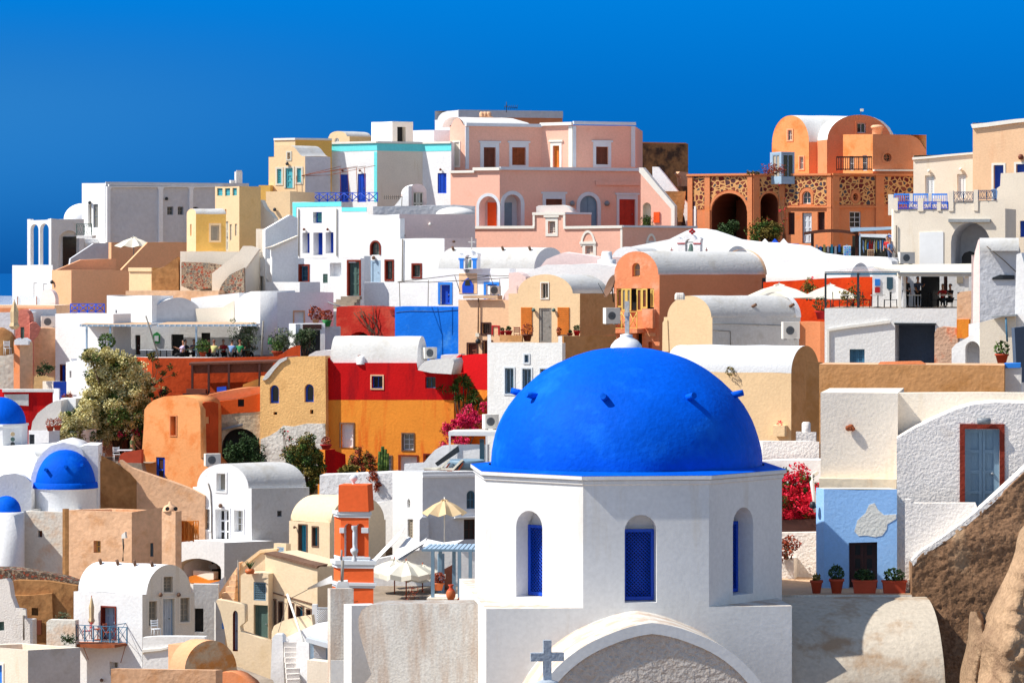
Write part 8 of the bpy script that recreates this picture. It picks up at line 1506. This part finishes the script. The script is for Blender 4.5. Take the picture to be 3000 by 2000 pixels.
fl = t.block([847, 966, 1130], [121, 55], 193, 1530, 1900, k=1, mat='creamy', gable=(1, 970, 1126, 1452), rmat='creamy', holes=[(0, 'D', 876, 1537, 898, 1650, dict(td, fr='turq', leaf='turq', lv=1)), (0, 'W', 916, 1543, 931, 1598, dict(td, fr='turq', pn='teal', mx=0, my=0))])
t.slab(fl[0], [(945, 1455), (945, 1434), (958, 1434), (958, 1456)], 'rooftan', .4, -2., name='chimney'); t.lamp(fl[0], 867, 1543, 'brownstone', .08)
t.block([802, 838, 852], [118, 55], 191, 1592, 1800, k=1, mat='creamy', roof='lid', holes=[(0, 'W', 812, 1602, 832, 1628, dict(fr='palebluew', pn='teal', mx=3, my=3, dep=.05))]); t.done()
t = Thing('cream_terrace_house', 'custard cream house with a row of narrow turquoise windows and brick eaves', 'house')
f = face1(775, 935, 121, 187, ref=930)
tq = dict(rm='brownstone', dep=.4, fr='turq', pn='turq', mx=0, my=0, sur=('brownstone', 3))
t.slab(f, [(777, 2050), (777, 1620), (850, 1640), (930, 1661), (930, 2050)], 'creamy', 3., holes=[(0, 'D', 795, 1756, 808, 1855, dict(tq, leaf='turq', lv=1)), (0, 'W', 818, 1763, 828, 1823, dict(tq)), (0, 'W', 847, 1767, 859, 1810, dict(tq)), (0, 'W', 870, 1776, 888, 1806, dict(tq)), (0, 'W', 899, 1785, 911, 1800, dict(tq))], step=2)
t.slab(f, [(776, 1621), (780, 1616), (935, 1656), (930, 1664)], 'brownstone', 1., .12, name='brick_eaves'); t.slab(f, [(785, 1731), (788, 1729), (914, 1766), (914, 1770)], 'brownstone', .2, .06, name='string_course')
f = face1(928, 985, 52, 187, ref=930); t.slab(f, [(930, 1900), (930, 1661), (940, 1658), (985, 1662), (985, 1900)], 'creamy', .4, name='side_wall'); t.done()
t = Thing('cream_stair_house', 'cream stair tower with steps, a grey-green door and grille', 'house'); t.jit = .03
f = face1(640, 790, 103, 191); t.slab(f, [(636, 1900), (636, 1756), (700, 1668), (765, 1616), (810, 1610), (810, 1900)], 'creamy', .3); t.slab(f, [(632, 1758), (632, 1752), (695, 1662), (762, 1610), (812, 1606), (812, 1613), (766, 1618), (702, 1670), (640, 1760)], 'palemaize', .5, .12, name='coping')
for i in range(7): x = 655+i*8.5; y = 1748-i*17; t.slab(f, [(x, y+6), (x, y), (700, y), (700, y+22), (x, y+22)], 'peachpale', .8, .9-i*.1, name='step')
f = face1(700, 790, 112, 188.6); t.slab(f, [(705, 1900), (705, 1684), (712, 1679), (780, 1677), (786, 1680), (786, 1900)], 'creamy', 1.5, holes=[(0, 'W', 743, 1704, 779, 1758, dict(fr='greyblue', pn='greend', mx=4, my=6, bw=.02, dep=.08)), (0, 'D', 743, 1771, 785, 1880, dict(fr='greend', leaf='greend', lv=1, pz=1, dep=.25))]); t.done()
t = Thing('agave_pot', 'round terracotta bowl with a spiky agave on the cream stair tower', 'flower pot'); c = P(732, 1680, 188); t.setbase(c); mb = MB(); mb.lathe(c, [(0, 0), (.2, 0), (.27, .14), (.22, .28), (.2, .28), (0, .24)], 'clay', 18); t.add(mb, 'bowl'); mb = MB()
for i in range(12): a = i*.55; d = Vector((math.cos(a), math.sin(a), .9+.3*(i % 3))).normalized()*.6; s_ = Vector((-math.sin(a), math.cos(a), 0))*.04; q = c+Vector((0, 0, .26)); mb.face([q-s_, q+s_, q+d*.6+s_*.8, q+d, q+d*.6-s_*.8], 'leafd')
t.add(mb, 'leaf'); t.done()
t = Thing('leaning_stake', 'thin pale upright stake before the cream steps', 'pole'); mb = MB(); mb.tube([P(697, 1640, 187), P(700, 1765, 187)], .035, 'greywood', 6); t.add(mb, 'pole'); t.done()
t = Thing('cream_garden_wall', 'curving custard cream garden wall with a pointed doorway', 'wall'); t.jit = .05
f = face1(635, 800, 106, 183.5); t.slab(f, [(633, 1762), (636, 1756), (655, 1757), (700, 1766), (716, 1772), (717, 1820), (703, 1832), (705, 1848), (760, 1868), (795, 1876), (795, 2080), (740, 2000), (700, 1975), (690, 1945), (668, 1900), (655, 1830), (645, 1790)], 'creamy', .5, smooth=True, step=1.5, holes=[(0, 'D', 682, 1786, 697, 1905, dict(arch=True, rise=1.6, fr='brown', leaf='palebluew', lv=1, dep=.3, rm='redstone'))])
f = face1(790, 930, 118, 183); t.slab(f, [(795, 1900), (796, 1850), (803, 1832), (830, 1816), (870, 1806), (912, 1800), (916, 1830), (916, 1900)], 'creamy', .3, name='rear_wall'); t.done()
t = Thing('white_stair_house', 'white stair passage with steep steps beside the cream garden wall', 'house'); t.jit = .05
f = face1(785, 950, 100, 180); t.slab(f, [(788, 2100), (797, 1868), (806, 1857), (820, 1856), (828, 1864), (836, 2100)], 'whitec', .8, smooth=True)
f = face1(820, 960, 118, 181.5); t.slab(f, [(828, 1870), (880, 1845), (930, 1825), (966, 1824), (966, 1880), (910, 1900), (870, 1882), (840, 1880)], 'whitec', 1., name='upper_wall')
f = face1(860, 910, 112, 179); t.slab(f, [(868, 2100), (868, 1885), (888, 1890), (905, 1880), (908, 2100)], 'whitec', 1., name='side_wall'); f = face1(828, 872, 80, 179.8)
for i in range(14): y = 1880+i*14; t.slab(f, [(832, y), (870, y), (870, y+16), (832, y+16)], 'whiterough', .5, i*.22, name='step')
f = face1(900, 970, 112, 176); t.slab(f, [(900, 2100), (900, 1932), (960, 1940), (964, 2100)], 'cream', .8, name='low_wall'); t.slab(face1(905, 970, 90, 178), [(909, 1932), (909, 1880), (962, 1880), (962, 1935)], 'palebluew', .1, name='window_frame', parent=None)
t.slab(face1(905, 970, 90, 177.9), [(919, 1925), (919, 1888), (955, 1888), (955, 1928)], 'grey', .1, name='pane')
f = face1(895, 970, 105, 177.5); t.slab(f, [(896, 1866), (966, 1885), (966, 1900), (896, 1878)], 'trimblue', .6, name='valance'); t.done()
t = Thing('lattice_fence', 'white diamond lattice fence panel left of the stained pillar', 'fence'); f = face1(925, 975, 100, 184); mb = MB()
t0, t1, z0, z1 = f.t(930), f.t(968), f.tz(950, 1830)[1], f.tz(950, 1778)[1]; rbox(mb, f, t0, t1, z1-.05, z1, 0, .05, 'trimblue'); rbox(mb, f, t0, t1, z0, z0+.05, 0, .05, 'trimblue')
for k in range(-7, 9):
 for sg in (1, -1):
  a = t0+k*.11; pts = []
  for j in range(21): z = z0+(z1-z0)*j/20; u = (a+(z-z0)) if sg > 0 else (t1-(a-t0)-(z-z0));
  u0, u1 = (a, a+(z1-z0)) if sg > 0 else (t1-(a-t0), t1-(a-t0)-(z1-z0)); s0, s1 = 0., 1.
  for lim, cmp_ in ((t0, 1), (t1, -1)):
   if (u1-u0) != 0:
    s_ = (lim-u0)/(u1-u0)
    if cmp_*(u1-u0) > 0: s0 = max(s0, s_)
    else: s1 = min(s1, s_)
  if s1 > s0: mb.tube([f.pt(u0+(u1-u0)*s0, z0+(z1-z0)*s0, .02), f.pt(u0+(u1-u0)*s1, z0+(z1-z0)*s1, .02)], .014, 'trimblue', 4)
t.add(mb, 'lattice'); t.slab(f, [(914, 1870), (914, 1768), (928, 1768), (932, 1870)], 'whitec', .3, name='post'); t.done()
t = Thing('mast', 'leaning white mast with stays before the turquoise windows', 'pole'); mb = MB(); mb.tube([P(842, 1740, 183), P(872, 1830, 181), P(890, 1880, 180)], .07, 'trim', 7, r2=.05); t.add(mb, 'pole'); mb = MB(); mb.tube([P(846, 1750, 183), P(815, 1850, 181)], .015, 'cable', 4); mb.tube([P(846, 1748, 183), P(912, 1812, 181)], .015, 'cable', 4); t.add(mb, 'stay'); t.done()
t = Thing('alley_path', 'stone paved alley below the cream garden wall', 'path'); a = [P(640, 1930, 181), P(800, 1990, 178), P(860, 2150, 170), P(560, 2150, 172)]; t.wall.face(a, 'paving'); t.done()
t = Thing('alley_side_wall', 'shaded grey wall in the alley left of the cream garden wall', 'wall'); f = face1(625, 665, 70, 186.5); t.slab(f, [(632, 1935), (632, 1762), (650, 1775), (660, 1830), (660, 1935)], 'roofgrey', .3); t.slab(f, [(651, 1840), (651, 1823), (657, 1823), (657, 1840)], 'bluel', .05, .05, name='window'); t.done()
t = Thing('alley_back_wall', 'dark shaded wall at the end of the alley between the white vaulted houses', 'wall'); f = face1(565, 640, 90, 189.5); t.slab(f, [(566, 1950), (566, 1710), (640, 1710), (640, 1950)], 'roofgrey', .3, holes=[(0, 'N', 570, 1780, 596, 1850, dict(dep=.4, bm='dark'))]); t.done()
t = Thing('balcony_house', 'white house with a barrel roof, balcony and panelled gable windows at the lower left', 'house')
gw = dict(fr='shutgrey', pn='glassc', mx=1, my=3, dep=.3, sur=('cream', 5), bw=.05)
fl = t.block([216, 417, 570], [114, 66], 184, 1740, 2150, k=1, mat='whitec', matf=[None, 'cream'], gable=(1, 430, 560, 1652), rmat='whitec',
 holes=[(0, 'D', 299, 1778, 337, 1872, dict(fr='palebluew', leaf='palebluew', pz=4, dep=.4, rm='redstone', sur=('redstone', 4))), (0, 'W', 321, 1938, 347, 1978, dict(fr='whitep', pn='glassc', mx=1, my=1, dep=.45)),
 (1, 'W', 479, 1688, 506, 1734, dict(gw)), (1, 'W', 436, 1760, 460, 1832, dict(gw)), (1, 'D', 477, 1753, 511, 1868, dict(fr='palebluew', leaf='trimblue', lv=2, pz=2, dep=.4, sur=('cream', 5))), (1, 'W', 528, 1750, 555, 1821, dict(gw))])
for x in (468, 521): t.lamp(fl[1], x, 1740, 'brownstone', .12)
t.rspouts((.13, .38, .63, .88), 7)
f = fl[0]; t.slab(f, [(224, 1880), (230, 1878), (372, 1882), (372, 1890), (330, 1892), (224, 1884)], 'rust', 1.3, 1.3, name='balcony_slab'); fo = Fc(Vector(f.pt(f.t(226), 0, 1.28)[:2]), Vector(f.pt(f.t(368), 0, 1.28)[:2])); t.rail(fo, 224, 372, 1832, 1880, 6, 'steelblue', 'x', off=0, r=.022, ft=.035)
for a in (226, 368):
 A_ = f.pt(f.t(a), 0, 0); B2 = f.pt(f.t(a), 0, 1.28); fs = Fc(Vector(A_[:2]), Vector(B2[:2])) if a > 300 else Fc(Vector(B2[:2]), Vector(A_[:2])); mb = MB(); zt1 = fo.tz(a, 1832)[1]; zt0 = fo.tz(a, 1880)[1]
 rbox(mb, fs, 0, fs.L, zt1-.035, zt1, -.02, .02, 'steelblue'); mb.tube([fs.pt(0, zt0), fs.pt(fs.L, zt1)], .016, 'steelblue', 4); mb.tube([fs.pt(0, zt1), fs.pt(fs.L, zt0)], .016, 'steelblue', 4); t.add(mb, 'side_railing')
t.pipe([f.at(260, 1930, .05), fo.at(240, 1890, -.1)], .02, 'rust', 'bracket'); t.pipe([f.at(355, 1940, .05), fo.at(365, 1890, -.1)], .02, 'rust', 'bracket'); t.lamp(f, 302, 1990, 'brownstone', .1); t.done()
bz = fo.tz(300, 1880)[1]+.03
def bp_(px, o): q = f.pt(f.t(px), bz, o); return Vector(q)
chair('red cushioned wooden chair at the left of the balcony', bp_(272, .6), -1.2, 'cred', 'chairs on the balcony'); chair('brown wooden chair at the right of the balcony', bp_(334, .6), 1.2, 'woodr', 'chairs on the balcony'); tabl('small wooden table between the balcony chairs', bp_(305, .65), .5, .6, 'woodr', 'woodr', 'balcony furniture')
closedparasol('folded grey parasol on the balcony left of the door', bp_(278, .35), 2.3, .16, 'canvast')
t = Thing('gable_terrace_wall', 'curved white terrace wall below the panelled gable of the balcony house', 'wall'); f = face1(415, 600, 100, 179.5); t.slab(f, [(418, 1980), (418, 1868), (460, 1863), (520, 1863), (600, 1866), (600, 2100), (418, 2100)], 'white', .5); t.slab(f, [(418, 1915), (418, 1902), (470, 1898), (492, 1892), (494, 1898), (470, 1904), (424, 1910)], 'trim', .12, .12, name='pipe'); t.done()
chair('white plastic chair on the gable terrace', P(457, 1866, 180.3), .5, 'whitep')
t = Thing('tan_vault_house', 'small tan vaulted house with a rust stained rounded gable at the bottom', 'house'); fl = t.block([495, 539, 696], [128, 78], 168, 1964, 2200, k=1, mat='orange', matf=['peach', 'rustgable'], gable=(1, 541, 694, 1874), rmat='peach', holes=[(0, 'N', 509, 1938+30, 519, 1985, dict(dep=.3, bm='dark'))])
t.block([493, 537], [128], 170, 1886, 2200, mat='peach', dep=2, roof='lid', holes=[(0, 'W', 509, 1939, 517, 1961, dict(fr='brown', pn='bluep', mx=0, my=0, dep=.3))]); t.done()
t = Thing('tan_box_roof', 'flat tan foreground house top at the bottom edge', 'house'); t.jit = .02; fl = t.block([325, 632, 652], [97, 60], 150, 1962, 2300, k=1, mat='tan', dep=4, roof='lid', rmat='tan'); t.done()
t = Thing('orange_garden_wall', 'rounded orange garden wall right of the tan vaulted house', 'wall'); f = face1(650, 740, 110, 163); t.slab(f, [(648, 2100), (650, 1968), (680, 1968), (700, 1975), (730, 1996), (760, 2040), (760, 2100)], 'orange', 1., smooth=True); t.done()
t = Thing('white_box_house', 'plain white box house with a blue door edge in the bottom left corner', 'house'); t.block([-90, 82, 235], [121, 66], 176, 1903, 2300, k=1, mat='cream', matf=[None, 'roofgrey'], rmat='rooftan', holes=[(0, 'D', -40, 1945, 7, 2200, dict(fr='bluel', leaf='bluel', dep=.2, sur=('trim', 6)))]); t.done()
t = Thing('slanted_white_wall', 'slanted rough white wall with a dark green window at the lower left', 'wall'); t.jit = .1; f = face1(-10, 100, 104, 187); t.slab(f, [(-10, 2000), (-10, 1697), (18, 1694), (26, 1705), (32, 1745), (45, 1780), (66, 1782), (68, 1810), (95, 1812), (97, 2000)], 'whiterough', .6, holes=[(0, 'W', -4, 1820, 12, 1846, dict(fr='greend', pn='greend', mx=0, my=0, dep=.15))])
t.slab(f, [(67, 1784), (79, 1783), (80, 1800), (67, 1800)], 'trim', .15, .2, name='meter_box'); t.pipe([f.at(73, 1800, .2), f.at(74, 1872, .2)], .05, 'cable'); t.done()
t = Thing('cave_house', 'brown earthen cave house wall with one small dark window', 'wall'); t.jit = .2; f = face1(20, 240, 98, 190)
t.slab(f, [(20, 1960), (24, 1700), (60, 1696), (150, 1700), (235, 1712), (235, 1960)], 'tand', 1., .6, step=1); t.slab(f, [(30, 1960), (38, 1738), (165, 1736), (172, 1960)], 'tand', .3, .9, name='recessed_front', holes=[(0, 'N', 106, 1772, 125, 1794, dict(dep=.3, bm='dark'))]); t.slab(f, [(96, 1850), (96, 1808), (136, 1808), (136, 1850)], 'brown', .1, 1.05, name='low_door'); t.done()
t = Thing('dry_stone_wall', 'loose dry stone wall along the top of the brown cave house', 'wall'); t.jit = .25; f = face1(-10, 245, 100, 191); t.slab(f, [(-10, 1720), (-10, 1660), (40, 1661), (90, 1668), (150, 1675), (200, 1690), (245, 1705), (245, 1730), (150, 1706), (60, 1702)], 'drywall', 1.2, .9, step=.6); t.done()
t = Thing('peeling_parapet', 'low peeling cream parapet beside the balcony', 'wall'); f = face1(133, 225, 106, 184.5); t.slab(f, [(136, 1950), (136, 1820), (142, 1813), (220, 1816), (222, 1950)], 'peelc', .5); t.done()
bush('black_bags', 'dark green plant mound on the flat roof left of the balcony', 'plant', [(190, 1872, 180, .28), (210, 1872, 180, .28)], [('leafd', 1)], 500, .05, P(200, 1878, 180), 2)
bush('roof_shrub', 'pale shrub growing at the cave house corner', 'shrub', [(188, 1808, 186, .3)], [('olive', 1)], 260, .05, P(188, 1816, 186), 3)
def structure(name, mb): return tag(mb.build(name), kind='structure')
mb = MB()
prof = [(20, -34), (60, -26), (74, -19), (82, -13.5), (98, -13), (108, -20), (135, -27), (170, -31), (190, -29), (215, -24), (235, -18), (250, -10), (268, -4), (285, -.6), (300, 1.4), (325, 1.5), (350, -4), (380, -40), (460, -120)]
rows = []
for Yv, z in prof: rows.append([(x, Yv, (z-(max(0, -30-x)*1.1 if Yv > 236 else max(0, -75-x)*1.2))+.5*noise.noise((x*.1, Yv*.1, 0))) for x in range(-200, 141, 5)])
mb.grid(rows, 'earth', True); structure('hillside', mb)
mb = MB(); S = 60000; mb.face([(-S, -2000, -130), (S, -2000, -130), (S, S, -130), (-S, S, -130)], 'seam')
structure('sea', mb)
sc = bpy.context.scene
w = bpy.data.worlds.new('World'); sc.world = w; w.use_nodes = True; nt = w.node_tree; N = nt.nodes; L = nt.links; N.clear()
EXPO = .35
EL, AZ = 49., 167.     # sun: height, and direction measured from the right over the camera side
sky = N.new('ShaderNodeTexSky'); sky.sky_type = 'NISHITA'; sky.sun_disc = False; sky.sun_elevation = R(EL)
sdir = Vector((math.cos(R(AZ))*math.cos(R(EL)), -math.sin(R(AZ))*math.cos(R(EL)), math.sin(R(EL))))
sky.sun_rotation = math.atan2(sdir.x, sdir.y); sky.air_density = 1.0; sky.dust_density = .3; sky.ozone_density = 1.5
b1 = N.new('ShaderNodeBackground'); b1.inputs[1].default_value = .11; L.new(sky.outputs[0], b1.inputs[0])
tc = N.new('ShaderNodeTexCoord'); sp = N.new('ShaderNodeSeparateXYZ'); L.new(tc.outputs['Generated'], sp.inputs[0])
cr = N.new('ShaderNodeValToRGB'); e = cr.color_ramp.elements
mz = N.new('ShaderNodeMapRange'); mz.inputs[1].default_value = -.01; mz.inputs[2].default_value = .08; L.new(sp.outputs[2], mz.inputs[0]); L.new(mz.outputs[0], cr.inputs[0])
e[0].position = 0; e[0].color = (*lin('#0b4f9c'), 1); e[1].position = 1; e[1].color = (*lin('#0080de'), 1)
q = e.new(.35); q.color = (*lin('#0664b6'), 1); q = e.new(.7); q.color = (*lin('#0272cc'), 1)
mx = N.new('ShaderNodeMapRange'); mx.interpolation_type = 'SMOOTHSTEP'; mx.inputs[1].default_value = .02; mx.inputs[2].default_value = -.17; L.new(sp.outputs[0], mx.inputs[0])
mg = N.new('ShaderNodeMapRange'); mg.interpolation_type = 'SMOOTHSTEP'; mg.inputs[1].default_value = .082; mg.inputs[2].default_value = .045; L.new(sp.outputs[2], mg.inputs[0])
mg2 = N.new('ShaderNodeMapRange'); mg2.interpolation_type = 'SMOOTHSTEP'; mg2.inputs[1].default_value = -.01; mg2.inputs[2].default_value = .045; L.new(sp.outputs[2], mg2.inputs[0])
m1 = N.new('ShaderNodeMath'); m1.operation = 'MULTIPLY'; L.new(mx.outputs[0], m1.inputs[0]); L.new(mg.outputs[0], m1.inputs[1])
m1b = N.new('ShaderNodeMath'); m1b.operation = 'MULTIPLY'; L.new(m1.outputs[0], m1b.inputs[0]); L.new(mg2.outputs[0], m1b.inputs[1])
cm = N.new('ShaderNodeMix'); cm.data_type = 'RGBA'; L.new(m1b.outputs[0], cm.inputs[0]); L.new(cr.outputs[0], cm.inputs[6]); cm.inputs[7].default_value = (*lin('#2a80cc'), 1)
b2 = N.new('ShaderNodeBackground'); b2.inputs[1].default_value = 2**-EXPO; L.new(cm.outputs[2], b2.inputs[0])
my = N.new('ShaderNodeMapRange'); my.interpolation_type = 'SMOOTHSTEP'; my.inputs[1].default_value = .3; my.inputs[2].default_value = .8; L.new(sp.outputs[1], my.inputs[0])
me_ = N.new('ShaderNodeMapRange'); me_.interpolation_type = 'SMOOTHSTEP'; me_.inputs[1].default_value = .45; me_.inputs[2].default_value = .12; L.new(sp.outputs[2], me_.inputs[0])
m2 = N.new('ShaderNodeMath'); m2.operation = 'MULTIPLY'; L.new(my.outputs[0], m2.inputs[0]); L.new(me_.outputs[0], m2.inputs[1])
ms = N.new('ShaderNodeMixShader'); L.new(m2.outputs[0], ms.inputs[0]); L.new(b1.outputs[0], ms.inputs[1]); L.new(b2.outputs[0], ms.inputs[2])
wo = N.new('ShaderNodeOutputWorld'); L.new(ms.outputs[0], wo.inputs[0])
sd = bpy.data.lights.new('sun', 'SUN'); sd.energy = 5.0; sd.angle = R(.5); sd.color = (1, .95, .86)
so = bpy.data.objects.new('sun', sd); col.objects.link(so); so.rotation_euler = sdir.to_track_quat('Z', 'Y').to_euler(); so.location = (-60, 60, 80)
cd = bpy.data.cameras.new('camera'); cd.sensor_width = 36; cd.lens = 36*F/3000; cd.shift_y = -(1000-HY)/3000; cd.clip_start = 1; cd.clip_end = 100000
co = bpy.data.objects.new('camera', cd); col.objects.link(co); co.rotation_euler = (R(90), 0, 0); sc.camera = co
sc.view_settings.view_transform = 'Standard'; sc.view_settings.look = 'None'; sc.view_settings.exposure = EXPO
sc.render.resolution_x = 1024; sc.render.resolution_y = 682
